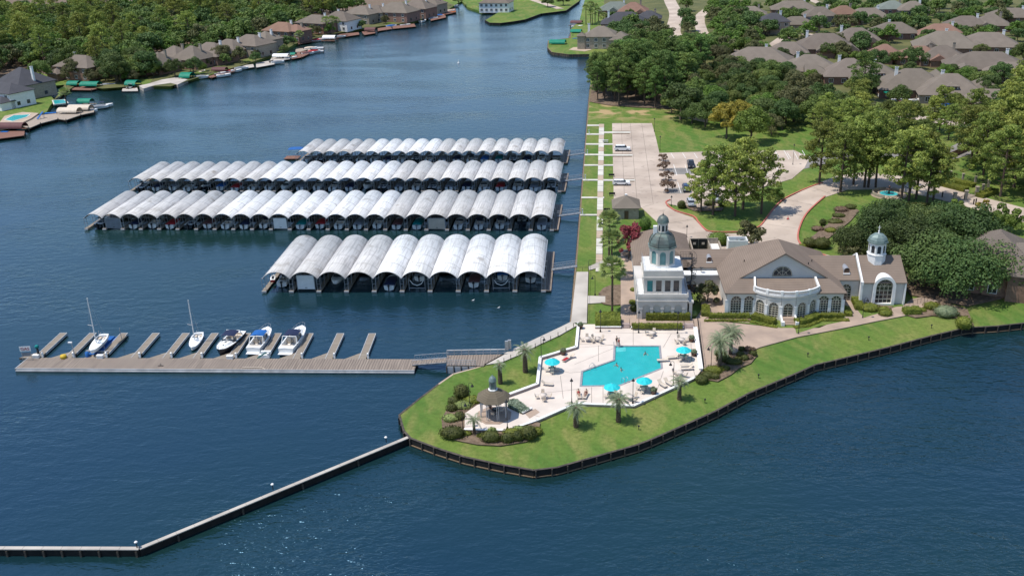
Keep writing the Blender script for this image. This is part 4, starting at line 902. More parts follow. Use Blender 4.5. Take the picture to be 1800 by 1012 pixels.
# sign, bin, light, buoy
t = thing('fuel_sign', 'white GAS sign with red letters on grey legs at the left end of the pier', 'sign', P(49,633,.6), R(6))
b = MB(); [b.tube((x,0,0),(x,.35 if False else 0,2.7),.04,n=5) for x in (-.85,.85)]; b.tube((-.85,0,.4),(-.5,.9,.05),.03,n=5); b.tube((.85,0,.4),(.5,.9,.05),.03,n=5); b.build('legs', M['galv'], t)
bd = MB().box(-1.0,1.0,-.05,.02,1.85,2.8).build('sign_board', M['white'], t); MB().box(-.75,.75,-.04,.02,.85,1.6).build('lower_board', M['greycv'], t)
def text(s, size, m, loc, rot, parent, name='lettering', ext=.01):
    cu = bpy.data.curves.new(name, 'FONT'); cu.body = s; cu.size = size; cu.align_x = 'CENTER'; cu.align_y = 'CENTER'; cu.extrude = ext
    o = bpy.data.objects.new(name, cu); C.objects.link(o); dg = bpy.context.evaluated_depsgraph_get(); me = bpy.data.meshes.new_from_object(o.evaluated_get(dg)); bpy.data.objects.remove(o)
    me.materials.clear(); me.materials.append(m); q = bpy.data.objects.new(name, me); C.objects.link(q); q.parent = parent; q.location = loc; q.rotation_euler = rot; return q
text('GAS', .85, M['redcv'], (0,-.065,2.32), (pi/2,0,0), bd)
box_thing('mooring_post', 'tall dark post with a bright blue cap near the left end of the pier', 'post', 69,627,.6, [('post','iron',MB().lathe([(0,0),(.22,0),(.2,1.9),(0,1.9)],n=12)),('cap','tealcv',MB().lathe([(.0,1.9),(.36,1.9),(.36,2.25),(.2,2.4),(0,2.42)],n=12))])
box_thing('yellow_float', 'round yellow float lying at the back edge of the pier', 'float', 112,629,.6, [('drum','sunny',MB().lathe([(0,0),(.55,0),(.6,.3),(.5,.62),(0,.66)],n=14)),('strap','iron',MB().lathe([(.6,.27),(.62,.3),(.6,.33)],n=14))]) if M.setdefault('sunny', mat('yellow_plastic', (.62,.42,.03), .5)) else 0
box_thing('dock_light', 'pale dock light on a short grey pole left of the lifted sailboat', 'dock light', 133,629,.6, [('pole','galv',MB().tube((0,0,0),(-.2,0,3.1),.07,n=7)),('lamp_head','white',MB().box(-.75,-.05,-.15,.15,3.0,3.25))])
for i, (px, py, wh) in enumerate(((241,962,'at the bend of the breakwater'),(480,860,'halfway along the sloping breakwater'),(679,777,'at the shore end of the breakwater'))):
    box_thing('breakwater_light', 'small lamp with a white solar head '+wh, 'marker light', px, py, 1.18, [('post','iron',MB().tube((0,0,0),(0,0,.9),.07,n=7)),('lamp_head','white',MB().lathe([(0,.75),(.20,.8),(.24,.9),(.14,1.0),(0,1.02)],n=12))], 'lamps on the breakwater')
box_thing('dock_cleat', 'small dark cleat on the pier deck below the fourth finger dock', 'cleat', 283,643,.6, [('body','iron',MB().box(-.5,.5,-.06,.06,0,.12).tube((0,0,0),(0,0,.5),.05,n=5))])
t = thing('mooring_rope', 'pale mooring hose hanging over the front edge of the pier', 'hose', P(465,646,.68)); MB().path([(-4.0,0,.02),(-1.2,0,.03),(-.4,-.1,.05),(.2,-.35,-.1),(.5,-.5,-.5)],.07).build('hose', M['tancv'], t)
# boats at the open pier
def S_(px, py, z=0): return tuple(P(px,py,z))
t = thing('boat_lift', 'floating boat lift with blue tanks under the left sailboat', 'boat lift', P(166,628,0), R(-3))
MB().box(-2.2,-1.4,1,8.2,.35,.62).box(1.4,2.2,1,8.2,.35,.62).build('side_walk', M['woodY'], t); MB().lathe([(0,0),(.35,0),(.35,1.5),(0,1.5)],(-.7,-.9,.0)).box(-1.3,-.1,.2,8,.0,.55).box(.3,1.3,.2,8,.0,.55).build('tank', M['blue'], t)
MB().box(-2.2,2.2,1.0,1.3,.62,.8).tube((-1.2,3.5,.5),(-1.2,3.5,2.4),.05).tube((1.9,6.8,.5),(1.9,6.8,2.9),.06).tube((-2.0,6,.5),(-2.0,6,2.6),.05).tube((.8,2.4,.5),(.8,2.4,1.6),.06).build('frame', M['galv'], t)
a = S_(160,622,1.5); b_ = S_(184,590,1.5)
sailboat('white sailboat raised on the blue floating lift, near the left end of the pier', (b_[0],b_[1],1.15), atan2(b_[1]-a[1],b_[0]-a[0])+pi/2, L=7.4, mast=9.2, z=1)
b_ = S_(351,590,0); a = S_(338,620,0)
sailboat('white sailboat floating beside the fifth finger dock, bow towards the pier', (b_[0],b_[1],.0), atan2(b_[1]-a[1],b_[0]-a[0])+pi/2, L=6.9, mast=8.4, tealh=True)
b_ = S_(422,592,0); a = S_(390,626,0)
cruiser('white cruiser with a navy hull band and navy canopy, bow towards the pier', (b_[0],b_[1],.1), atan2(b_[1]-a[1],b_[0]-a[0])+pi/2, 'navy', None, L=8.8, W=3.1, hullm='darkhull', H=1.2)
cruiser('white cruiser with a royal blue canopy, middle of the three cruisers at the pier', S_(446,622,.1), R(-2), 'blue', None, L=8.6, W=2.9)
cruiser('white cruiser with a navy canopy and radar arch, rightmost boat at the open pier', S_(503,623,.1), R(-4), 'navy', None, L=9.4, W=3.1)
t = thing('dock_step_box', 'white steps with a teal stripe behind the middle cruiser', 'dock steps', P(465,628,.6)); MB().box(-1.0,1.0,-.3,.5,0,.6).box(-.6,1.2,.0,.6,.6,1.15).build('box', M['boathull'], t); MB().beam((-1.3,-.33,.1),(.5,-.33,1.3),.04,.22).build('stripe', M['tealcv'], t)
# fixed head pier joining the shore
t = thing('fixed_pier', 'fixed plank pier with grey railings joining the long pier to the shore', 'pier', P(785,640,0))
o = Vector(P(785,640,0)); q = [tuple((P(x,y,1.5)-o)[:2]) for x, y in ((786,624),(888,622),(849,643),(785,642))]
MB().prism(q, 1.3, 1.5).build('deck', M['wood'], t)
def rail(mb, a, b, h=1.05, n=8, r=.045, mid=2):
    a = Vector(a); b = Vector(b)
    for i in range(n+1): p = a.lerp(b, i/n); mb.tube(p, p+Vector((0,0,h)), r, n=5)
    for k in range(mid+1): z = Vector((0,0,h*(k+1)/(mid+1))); mb.tube(a+z, b+z, r*.9, n=5)
m = MB(); A = [Vector((*x,1.5)) for x in q]; m.beam(A[0]+Vector((0,0,1.0)),A[1]+Vector((0,0,1.0)),.2,.2); m.beam(A[0]+Vector((0,0,.5)),A[1]+Vector((0,0,.5)),.12,.2)
for i in range(9): p = A[0].lerp(A[1],i/8); m.tube(p,p+Vector((0,0,1.0)),.06,n=5)
m.build('railing', M['fascia'], t); m = MB(); p_ = A[3]; e = A[3].lerp(A[2],.8); rail(m, p_, e, 1.1, 6); m.build('railing', M['galv'], t)
m = MB(); m.beam(A[3]+Vector((0,0,-.2)), A[3].lerp(A[2],.8)+Vector((0,0,-.2)), .12, 1.5); m.build('skirt_wall', M['fascia'], t)
m = MB()
for i in range(5):
    for k in (0,1): p = A[3].lerp(A[2],i/5) if k else A[0].lerp(A[1],i/5); m.tube((p.x,p.y,-4),(p.x,p.y,1.3),.14,n=7)
m.build('piling', M['pile'], t)
p1 = P(787,633,1.5); gw = gangway((p1.x,p1.y,1.5), (P(727,638,.7).x,P(727,638,.7).y,.75), 'truss ramp sloping down from the fixed pier to the long plank pier', 2.0, 1.0)
for i, (px, wh) in enumerate(((891,'left'),(896,'right'))):
    box_thing('utility_cabinet', f'{wh} one of two tall grey cabinets at the shore end of the fixed pier', 'cabinet', px, 617-i*2, 1.5, [('cabinet','galv',MB().box(-.3,.3,-.2,.2,.3,2.0)),('stand','iron',MB().tube((-.2,0,0),(-.2,0,.3),.04,n=4).tube((.2,0,0),(.2,0,.3),.04,n=4))])
# ------------------------------------------------------------------ the clubhouse
Z0 = G0+.02
CB = thing('clubhouse', 'white stucco lakeside clubhouse with brown roofs, domed tower and arched windows', 'building', (36.7, 176, G0))
CBo = Vector((36.7,176,G0))
def cb(mb, name, m, parent=None, off=(0,0,0)):
    """build geometry given in world coordinates as a part of the clubhouse"""
    mb.v = [(x-CBo.x, y-CBo.y, z-CBo.z) for x, y, z in mb.v]
    return mb.build(name, M[m] if isinstance(m, str) else m, parent or CB)
def arch_pts(cx, w, ztop, n=10):
    r = w/2; return [(cx-r*cos(pi*i/n), ztop-r+r*sin(pi*i/n)) for i in range(n+1)]
def arcade(mb, x0, x1, z0, z1, ops, t=.24, y=0):
    """front layer of a wall with round-headed openings; ops: (cx, w, zbottom, ztop)"""
    x = x0
    for cx, w, zb, zt in ops:
        mb.box(x, cx-w/2, y-t, y, z0, z1)
        if zb > z0+.01: mb.box(cx-w/2, cx+w/2, y-t, y, z0, zb)
        pts = arch_pts(cx, w, zt)
        for (ax, az), (bx, bz) in zip(pts[:-1], pts[1:]):
            mb.add([(ax,y-t,az),(bx,y-t,bz),(bx,y-t,z1),(ax,y-t,z1),(ax,y,az),(bx,y,bz),(bx,y,z1),(ax,y,z1)], [(0,1,2,3),(7,6,5,4),(4,5,1,0),(3,2,6,7)])
        x = cx+w/2
    mb.box(x, x1, y-t, y, z0, z1)
def archwin(cx, w, zb, zt, Mx=None, y=0, door=False, cols=4, rows=5, name=None, parent=None):
    g = MB(); g.M = Mx; pts = arch_pts(cx, w, zt); r = w/2
    poly = [(cx-r,zb)]+pts+[(cx+r,zb)]
    g.add([(x,y-.045,z) for x,z in poly]+[(x,y-.015,z) for x,z in poly], [tuple(range(len(poly)))[::-1], tuple(range(len(poly),2*len(poly)))]+[(i,(i+1)%len(poly),(i+1)%len(poly)+len(poly),i+len(poly)) for i in range(len(poly))])
    o = cb(g, name or ('door' if door else 'window'), 'glass', parent)
    f = MB(); f.M = Mx; b = .045; zs = zt-r
    for i in range(cols+1): x = cx-r+w*i/cols; f.box(x-b, x+b, y-.10, y-.05, zb, zs)
    for j in range(rows+1): z = zb+(zs-zb)*j/rows; f.box(cx-r, cx+r, y-.105, y-.05, z-b*(2.6 if (j in (0,1) and not door) else 1), z+b)
    for k in (45, 90, 135): a = R(k); f.beam((cx, y-.075, zs), (cx+r*cos(a), y-.075, zs+r*sin(a)), .05, .07)
    for q in range(8): a, c = R(q*22.5), R((q+1)*22.5); f.beam((cx+r*.5*cos(a), y-.075, zs+r*.5*sin(a)), (cx+r*.5*cos(c), y-.075, zs+r*.5*sin(c)), .05, .06)
    for q in range(8): a, c = R(q*22.5), R((q+1)*22.5); f.beam((cx+r*.97*cos(a), y-.07, zs+r*.97*sin(a)), (cx+r*.97*cos(c), y-.07, zs+r*.97*sin(c)), .08, .08)
    cb(f, 'frame', 'cream', o)
    return o
T = Matrix.Translation
# hall
hx0, hx1, hy = 26.0, 47.5, 170.6
w_ = MB(); w_.box(hx0,hx1,hy,191.6,Z0,5.85); w_.M = T((0,hy,0)); ops = [(27.75,2.0,1.75,5.2),(30.15,2.0,1.75,5.2)]
arcade(w_, hx0, 31.3, Z0, 5.8, ops); ops2 = [(43.95,2.0,1.75,5.2),(46.2,2.0,1.75,5.2)]; arcade(w_, 42.6, hx1, Z0, 5.8, ops2); w_.M = None
w_.box(25.9,47.6,170.3,170.36,5.5,5.8); cb(w_, 'wall', 'stucco')
for o in ops+ops2: archwin(*o, Mx=T((0,hy,0)))
tr = MB()
for x in (26.0,28.95,31.2,42.9,45.07,47.5): tr.box(x-.3,x+.3,hy-.30,hy-.23,Z0,4.35); tr.box(x-.34,x+.34,hy-.34,hy-.23,4.2,4.4)
cb(tr, 'pilaster_trim', 'white')
e0, ex0, ex1, ey0, ey1 = 5.9, 25.5, 48.0, 170.0, 192.2; k = .61; xm = (ex0+ex1)/2; zr = e0+k*(xm-ex0); yg = 172.9; s_ = yg-ey0
A = (ex0,ey0,e0); B_ = (ex1,ey0,e0); C_ = (ex1,ey1,e0); D_ = (ex0,ey1,e0); GL = (ex0+s_,yg,e0+k*s_); GR = (ex1-s_,yg,e0+k*s_); R1 = (xm,yg,zr); R2 = (xm,ey1-(xm-ex0),zr)
r = MB(); vs = [A,B_,C_,D_,GL,GR,R1,R2]+[(p[0],p[1],p[2]-.2) for p in (A,B_,C_,D_)]+[(GL[0]+.35,yg,GL[2]-.02),(GR[0]-.35,yg,GR[2]-.02),(xm,yg,zr-.3),(xm,yg+.8,zr-.3),(GL[0]+.35,yg+.8,GL[2]+.0),(GR[0]-.35,yg+.8,GR[2]+.0)]
r.add(vs, [(3,0,4,6,7),(1,2,7,6,5),(0,1,5,4),(2,3,7),(11,10,9,8),(0,8,9,1),(1,9,10,2),(2,10,11,3),(3,11,8,0),(4,12,14,6),(6,14,13,5),(12,16,15,14),(14,15,17,13)])
ro = cb(r, 'roof', 'mainroof')
gw_ = MB(); gy = yg+.55; zb = GL[2]-.1
gw_.add([(GL[0]+.3,gy,zb),(GR[0]-.3,gy,zb),(xm,gy,zr-.35),(GL[0]+.3,gy+.3,zb),(GR[0]-.3,gy+.3,zb),(xm,gy+.3,zr-.35)], [(0,1,2),(5,4,3),(0,3,4,1),(1,4,5,2),(2,5,3,0)]); gb = cb(gw_, 'gable_wall', 'stucco')
f = MB()
for sx, G in ((1,GL),(-1,GR)):
    f.add([(G[0]+sx*.3,gy-.12,zb+.0),(G[0]+sx*1.9,gy-.12,zb+.0),(xm,gy-.12,zr-1.35),(xm,gy-.12,zr-.36),(G[0]+sx*.3,gy-.003,zb+.0),(G[0]+sx*1.9,gy-.003,zb+.0),(xm,gy-.003,zr-1.35),(xm,gy-.003,zr-.36)], [(0,1,2,3) if sx > 0 else (3,2,1,0),(1,0,4,5),(2,1,5,6)])
cb(f, 'raking_frieze', 'stucco', gb)
archwin(36.55, 3.7, 8.1, 9.98, Mx=T((0,gy,0)), cols=2, rows=1, parent=gb, name='lunette_window')
# bow front
bc = (36.95, 175.4); br = 7.47; bw_ = MB(); ops = []; hw = br*math.tan(R(10)); wins = []
for i in range(5):
    th = R(-40+20*i); Mx = T((bc[0],bc[1],0))@Matrix.Rotation(th,4,'Z')@T((0,-br*cos(R(10))-.0,0)); c = R(10)
    half = br*sin(c); bw_.M = Mx; bw_.box(-half+.02,half-.02,.0,.5,Z0,6.1)
    op = (0,1.72,1.35 if i == 2 else 1.7,4.75); arcade(bw_, -half, half, Z0, 6.1, [op], .26); wins.append((Mx, i, op))
bw_.M = None
fan = [(bc[0]+(br+.42)*sin(R(a)), bc[1]-(br+.42)*cos(R(a))) for a in range(-50,51,5)]
bw_.prism(fan+[(42.7,171.2),(31.2,171.2)], 5.95, 6.16); bw_.prism([(bc[0]+(br+.28)*sin(R(a)), bc[1]-(br+.28)*cos(R(a))) for a in range(-50,51,5)]+[(42.5,171),(31.4,171)], 5.3, 5.45)
cb(bw_, 'bow_front', 'stucco')
for Mx, i, op in wins: archwin(*op, Mx=Mx, door=(i == 2), cols=3 if i != 2 else 2)
pt_ = MB()
for i in range(6):
    th = R(-50+20*i); pt_.M = T((bc[0],bc[1],0))@Matrix.Rotation(th,4,'Z')@T((0,-br-.18,0)); pt_.box(-.22,.22,-.14,.1,Z0,4.1); pt_.box(-.28,.28,-.19,.1,3.95,4.15)
pt_.M = None; cb(pt_, 'pilaster_trim', 'white')
# roof over the bow, carried on from the skirt
r = MB(); arc = [(bc[0]+(br+.15)*sin(R(a)), bc[1]-(br+.15)*cos(R(a))) for a in range(-48,49,6)]; n = len(arc)
vs = [(x,y,6.22+.03*(y-167.8)) for x,y in arc]+[(x,172.85,7.72) for x,y in arc]; r.add(vs, [(i,i+1,n+i+1,n+i) for i in range(n-1)]+[(0,n,n),][:0]); cb(r, 'bow_roof', 'mainroof')
bal = MB(); seg = [(bc[0]+(br+.2)*sin(R(a)), bc[1]-(br+.2)*cos(R(a))) for a in range(-50,51,4)]
for a, b in zip(seg[:-1], seg[1:]): bal.beam((*a,7.15),(*b,7.15),.3,.16); bal.beam((*a,6.42),(*b,6.42),.3,.22)
for j in range(86): a = R(-50+100*j/85); bal.tube((bc[0]+(br+.2)*sin(a), bc[1]-(br+.2)*cos(a), 6.4),(bc[0]+(br+.2)*sin(a), bc[1]-(br+.2)*cos(a), 7.02),.055,n=5)
for a in (-50,-30,-10,10,30,50): bal.M = T((bc[0],bc[1],0))@Matrix.Rotation(R(a),4,'Z')@T((0,-br-.2,0)); bal.box(-.24,.24,-.2,.2,6.2,7.22); bal.M = None
for sx in (-1,1): a = seg[0 if sx < 0 else -1]; bal.beam((*a,7.2),(a[0]-.25*sx,a[1]+2.3,8.15),.34,.55)
cb(bal, 'balustrade', 'white')
# steps to the lawn terrace
st = MB()
for i in range(5): st.box(35.9,38.1,167.1-.34*i,167.9,Z0-.1,Z0+.75-.16*i-.0)
cb(st, 'entrance_steps', 'paver')
for x in (35.7,38.3): st = MB(); st.beam((x,167.7,2.45),(x,165.6,1.75),.3,.9); st.box(x-.3,x+.3,165.2,165.8,Z0,2.1); cb(st, 'step_wall', 'white')
# right-hand connector
w_ = MB(); w_.box(47.6,52.0,176.9,186.4,Z0,5.85); w_.M = T((0,176.9,0)); arcade(w_, 47.7, 51.9, Z0, 5.8, [(49.6,1.9,Z0+.02,4.95)], .2); w_.M = None; cb(w_, 'wall', 'stucco')
archwin(49.6,1.9,Z0+.05,4.95,Mx=T((0,176.9,0)), door=True, cols=3)
r = MB(); r.hip(43.0,51.85,176.4,186.8,5.9,.6,gable=(1,1),ax='X'); cb(r, 'roof', 'mainroof')
def barrel(x, y0, z, r_, L, m='brown_metal', louvre=True):
    b = MB(); vs = []; n = 8
    for i in range(n+1): a = pi*i/n; vs += [(x-r_*cos(a),y0,z+r_*.9+r_*sin(a)),(x-r_*cos(a),y0+L,z+r_*.9+r_*sin(a))]
    b.add(vs, [(2*i,2*i+2,2*i+3,2*i+1) for i in range(n)], True); b.box(x-r_,x-r_+.06,y0,y0+L,z-.4,z+r_*.9); b.box(x+r_-.06,x+r_,y0,y0+L,z-.4,z+r_*.9); o = cb(b, 'roof_dormer', 'galv')
    b = MB(); pts = [(x-r_,z-.3)]+arch_pts(x, 2*r_, z+1.9*r_, 8)+[(x+r_,z-.3)]; nn = len(pts); b.add([(p,y0+.05,q) for p,q in pts], [tuple(range(nn))]); cb(b, 'louvre', m, o)
    b = MB(); b.box(x-r_-.1,x+r_+.1,y0-.2,y0+.04,z-.25,z-.05); cb(b, 'sill', 'white', o)
barrel(49.6, 177.6, 6.9, .55, 2.6);
# chapel wing
w_ = MB(); w_.box(52.0,60.0,175.4,186.5,Z0,5.85)
for x in (52.0,59.75): w_.add([(x,175.4,5.84),(x,186.5,5.84),(x,180.95,9.25),(x+.25,175.4,5.84),(x+.25,186.5,5.84),(x+.25,180.95,9.25)], [(0,2,1),(3,4,5),(0,3,5,2),(1,2,5,4)])
cb(w_, 'wall', 'stucco')
r = MB(); r.hip(52.15,60.35,174.95,186.9,5.9,.57,gable=(1,1),ax='X'); cb(r, 'roof', 'mainroof')
cpg = MB(); cpg.beam((52.0,174.9,6.15),(52.0,180.95,9.75),.34,.35); cpg.beam((52.0,187,6.15),(52.0,180.95,9.75),.34,.35); cpg.box(51.75,52.15,174.7,175.39,Z0,6.1); cpg.box(51.75,52.2,174.6,175.0,5.5,6.2)
cpg.box(60.01,60.3,175.0,175.39,Z0,5.7); cb(cpg, 'gable_coping', 'white')
cx = 56.25; w_ = MB(); w_.M = T((0,175.38,0)); arcade(w_, cx-2.1, cx+2.1, Z0, 5.05, [(cx,3.1,Z0+.3,5.049+0)], .45) if False else None
r_o, r_i, zc = 2.1, 1.55, 5.05
w_.box(cx-r_o, cx-r_i, -.5, 0, Z0, zc); w_.box(cx+r_i, cx+r_o, -.5, 0, Z0, zc); w_.box(cx-r_i,cx+r_i,-.5,0,Z0,Z0+.3)
n = 14
for i in range(n):
    a, b = pi*i/n, pi*(i+1)/n; q = [(cx-ro_*cos(t_), zc+ro_*sin(t_)) for ro_, t_ in ((r_i,a),(r_i,b),(r_o,b),(r_o,a))]
    w_.add([(x,-.5,z) for x,z in q]+[(x,2.6,z) for x,z in q], [(0,1,2,3),(4,7,6,5),(2,6,7,3),(0,4,5,1)])
w_.M = None; aw = cb(w_, 'arched_portal', 'white'); archwin(cx, 3.1, Z0+.3, zc+1.55, Mx=T((0,175.38,0)), cols=4, rows=4)
# chapel cupola
def octprism(mb, c, r_, z0, z1, r2=None): mb.lathe([(0.001,z0),(r_,z0),(r2 or r_,z1),(.001,z1)], (c[0],c[1],0), 8, False, R(22.5)); return mb
def lantern(c, r_, z0, z1, nm, ops_m, wfrac=.46, zb=.9, door_h=None, parent=None, glassm='glass'):
    """octagonal lantern with an arched opening on every side"""
    b = MB(); ap = r_*cos(R(22.5)); hf = r_*sin(R(22.5)); octprism(b, c, r_*.86, z0, z1)
    for i in range(8):
        b.M = T((c[0],c[1],0))@Matrix.Rotation(R(45*i),4,'Z')@T((0,-ap+.0,0)); arcade(b, -hf, hf, z0, z1, [(0,hf*2*wfrac*1.25,z0+zb,z1-.45)], .10, .10)
    b.M = None; o = cb(b, nm, 'white' if c[0] > 40 else 'tstucco', parent)
    for i in range(8):
        g = MB(); g.M = T((c[0],c[1],0))@Matrix.Rotation(R(45*i),4,'Z')@T((0,-ap+.085,0)); x = hf*wfrac*1.25
        pts = [(-x,z0+zb)]+arch_pts(0, 2*x, z1-.45, 8)+[(x,z0+zb)]; g.add([(p,0,q) for p,q in pts], [tuple(range(len(pts)))]); cb(g, 'opening', glassm, o)
    return o
c = (55.6,180.3); b = MB(); octprism(b, c, 1.72, 7.6, 9.9); octprism(b, c, 1.84, 9.9, 10.05); cu = cb(b, 'cupola', 'white')
lantern(c, 1.62, 10.05, 12.3, 'lantern', None, zb=.25, parent=cu); b = MB(); octprism(b, c, 1.95, 12.3, 12.5); b.lathe([(1.85,12.5),(1.75,12.95),(1.45,13.45),(.95,13.85),(.35,14.05),(.0,14.1)], (*c,0), 8, False, R(22.5)); cb(b, 'dome', 'copperl', cu)
b = MB(); b.lathe([(.22,14.05),(.12,14.3),(.2,14.5),(.05,14.7),(.04,15.6),(0,15.65)], (*c,0), 8); b.box(c[0]-.3,c[0]+.3,c[1]-.03,c[1]+.03,15.15,15.22); cb(b, 'finial', 'white', cu)
# tower
w_ = MB(); w_.box(9.1,18.4,168.25,183.6,Z0,6.0); w_.M = T((0,168.25,0)); ops = [(10.75+1.98*i,1.5,Z0+.1,4.45) for i in range(4)]; arcade(w_, 9.1, 18.4, Z0, 6.0, ops, .28); w_.M = None
w_.box(8.9,18.6,167.75,168.2,5.15,5.35); w_.box(8.95,18.55,167.8,183.6,6.0,6.2)
for x in (8.95,18.4): w_.box(x,x+.16,167.85,176.5,6.2,6.55)
w_.box(8.95,18.56,167.82,167.98,6.2,6.55)
for i in range(5): x = 9.76+1.98*i; w_.box(x-.24,x+.24,167.86,167.97,Z0,3.6); w_.box(x-.34,x+.34,167.82,167.97,3.55,3.75)
tw = cb(w_, 'tower_base', 'tstucco')
b = MB(); b.box(9.15,18.35,168.0,176.4,6.2,6.26); cb(b, 'terrace_floor', 'membrane', tw)
w_ = MB(); w_.box(10.3,17.3,169.1,176.2,6.2,9.5); ops = [11.4,13.05,14.7,16.3]; x = 10.25
for o_ in ops: w_.box(x,o_-.52,168.9,169.1,6.2,9.5); w_.box(o_-.52,o_+.52,168.9,169.1,6.2,6.75); w_.box(o_-.52,o_+.52,168.9,169.1,8.95,9.5); x = o_+.52
w_.box(x,17.35,168.9,169.1,6.2,9.5); w_.box(10.0,17.6,168.6,176.5,9.5,9.72); w_.box(10.15,17.45,168.75,176.35,9.72,10.95); us = cb(w_, 'upper_storey', 'tstucco')
for i, o_ in enumerate(ops):
    g = MB(); g.box(o_-.52,o_+.52,169.03,169.07,6.75,8.95); cb(g, 'window', 'teal_glass' if i == 0 else 'glass', us)
b = MB(); b.box(10.2,17.4,168.8,176.3,10.95,11.0); cb(b, 'roof_deck', 'membrane', us)
c = (13.75,172.4); b = MB(); octprism(b, c, 2.6, 11.0, 11.35); lb = cb(b, 'lantern_base', 'white')
lantern(c, 2.5, 11.35, 14.6, 'lantern', None, zb=.2, parent=lb, glassm=mat('pale_teal_glass', (.16,.30,.30), .2, (.10,.2,.21), spec=.6))
b = MB(); octprism(b, c, 2.8, 14.6, 14.85); cb(b, 'cornice', 'copperl', lb)
b = MB(); b.lathe([(2.62,14.85),(2.62,15.1),(2.5,15.7),(2.2,16.35),(1.75,16.9),(1.25,17.25),(1.0,17.35)], (*c,0), 8, False, R(22.5));
for i in range(8):
    a = R(22.5+45*i); prof = [(2.66,15.0),(2.55,15.7),(2.25,16.4),(1.8,16.95),(1.28,17.32)]
    for (r1,z1),(r2,z2) in zip(prof[:-1],prof[1:]): b.tube((c[0]+r1*cos(a),c[1]+r1*sin(a),z1),(c[0]+r2*cos(a),c[1]+r2*sin(a),z2),.06,n=4)
cb(b, 'dome', 'copper', lb)
b = MB(); octprism(b, c, 1.15, 17.3, 17.5); sl_ = cb(b, 'upper_lantern', 'copperl', lb); lantern(c, 1.0, 17.5, 19.3, 'lantern', None, zb=.15, parent=None)
b = MB(); octprism(b, c, 1.18, 19.3, 19.42); b.lathe([(1.08,19.42),(1.05,19.8),(.85,20.25),(.45,20.6),(.0,20.7)], (*c,0), 12); b.ball((c[0],c[1],20.8),.16).tube((c[0],c[1],20.8),(c[0],c[1],21.3),.04,n=5); cb(b, 'small_dome', 'copper', lb)
b = MB(); b.box(12.0,12.7,171.9,172.6,17.0,18.6); cb(b, 'dome_hatch', 'white', lb)
def ironrail(mb, pts, h, sp=.5, r_=.022):
    for a, c_ in zip(pts[:-1], pts[1:]):
        a, c_ = Vector(a), Vector(c_); L = (c_-a).length; n = max(1,int(L/sp)); z = Vector((0,0,h))
        mb.tube(a+z,c_+z,r_*1.3,n=4); mb.tube(a+z*.15,c_+z*.15,r_,n=4)
        for i in range(n+1): p = a.lerp(c_,i/n); mb.tube(p,p+z,r_*(1.6 if i % 4 == 0 else .8),n=4)
b = MB(); ironrail(b, [(9.05,176.3,6.55),(9.05,167.9,6.55),(18.48,167.9,6.55),(18.48,176,6.55)], .55, .9, .02); ironrail(b, [(10.2,176.2,11.0),(10.2,168.8,11.0),(17.4,168.8,11.0),(17.4,174,11.0)], .9, .9, .015); cb(b, 'terrace_railing', 'galv')
# spiral stair on the right of the tower
b = MB(); sc = (19.7,175.2); b.tube((*sc,Z0),(*sc,12.0),.09,n=8); n = 44
for i in range(n):
    a = i*.46; z = Z0+.2+i*(9.6/n); p = Vector((sc[0],sc[1],z)); d = Vector((cos(a),sin(a),0)); b.beam(p+d*.08,p+d*.95,.28,.05); b.tube(p+d*.93,p+d*.93+Vector((0,0,1)),.018,n=3)
    a2 = (i+1)*.46; b.tube(p+d*.93+Vector((0,0,1)), Vector((sc[0]+.93*cos(a2),sc[1]+.93*sin(a2),z+1+9.6/n)),.03,n=4)
b.beam((17.5,175.0,11.05),(19.6,175.0,11.05),1.2,.08); ironrail(b, [(17.5,175.6,11.05),(19.6,175.6,11.05)],1.1); ironrail(b, [(17.5,174.4,11.05),(19.6,174.4,11.05)],1.1)
cb(b, 'spiral_stair', 'iron')
# back block, left connector
w_ = MB(); w_.box(9.3,20.9,183.7,203.0,Z0,5.85); cb(w_, 'wall', 'stucco'); r = MB(); r.hip(8.9,21.3,183.3,203.4,5.9,.6); cb(r, 'roof', 'mainroof')
w_ = MB(); w_.box(18.45,26.1,183.7,191.0,Z0,5.85); w_.box(18.45,25.9,181.4,183.69,Z0,5.0); w_.M = T((0,181.4,0)); arcade(w_, 18.45, 25.95, Z0, 5.0, [(20.4,2.1,Z0+.02,4.0),(24.3,2.1,Z0+.02,4.0)], .2); w_.M = None; cb(w_, 'wall', 'stucco')
g = MB(); g.box(19.4,21.4,181.33,181.38,Z0+.05,4.0-1.0); g.M = None; cb(g, 'door', 'brown_metal')
b = MB(); b.box(18.5,26.3,181.0,183.6,5.02,5.22); cb(b, 'flat_canopy', 'membrane'); r = MB(); r.hip(17.5,33.0,183.3,191.4,5.9,.6,gable=(1,1)); cb(r, 'roof', 'mainroof'); barrel(24.2, 184.4, 6.75, .5, 2.4)
b = MB(); b.tube((22.4,182.3,5.2),(22.4,182.3,6.1),.05,n=5); b.lathe([(.0,0),(.25,.05),(.42,.2)], (22.4,182.2,6.1), 10); b.tube((22.4,182.2,6.1),(22.9,181.8,6.6),.03,n=4); cb(b, 'roof_aerial', 'iron')
b = MB(); b.box(24.0,26.0,181.0,170.9+.0,Z0,Z0+.1) if False else b.box(18.75,19.35,168.3,174.2,Z0,4.6); b.box(18.6,19.5,168.1,174.4,4.6,4.8); b.box(18.5,19.55,168.0,169.0,4.8,5.05); cb(b, 'side_wall', 'tstucco')
for x, y, m in ((23.2,176.2,1),(20.9,188.0,0)): pass
b = MB()
for x, y in ((20.5,186.2),(30.2,179.0),(41.5,174.6),(43.0,178.4)): z = 5.9+.6*min(abs(y-183.3), 99) if x < 25 else 5.9+k*min(x-ex0, ex1-x); b.tube((x,y,z-.2),(x,y,z+.45),.09,n=6)
cb(b, 'vent_pipe', 'iron')
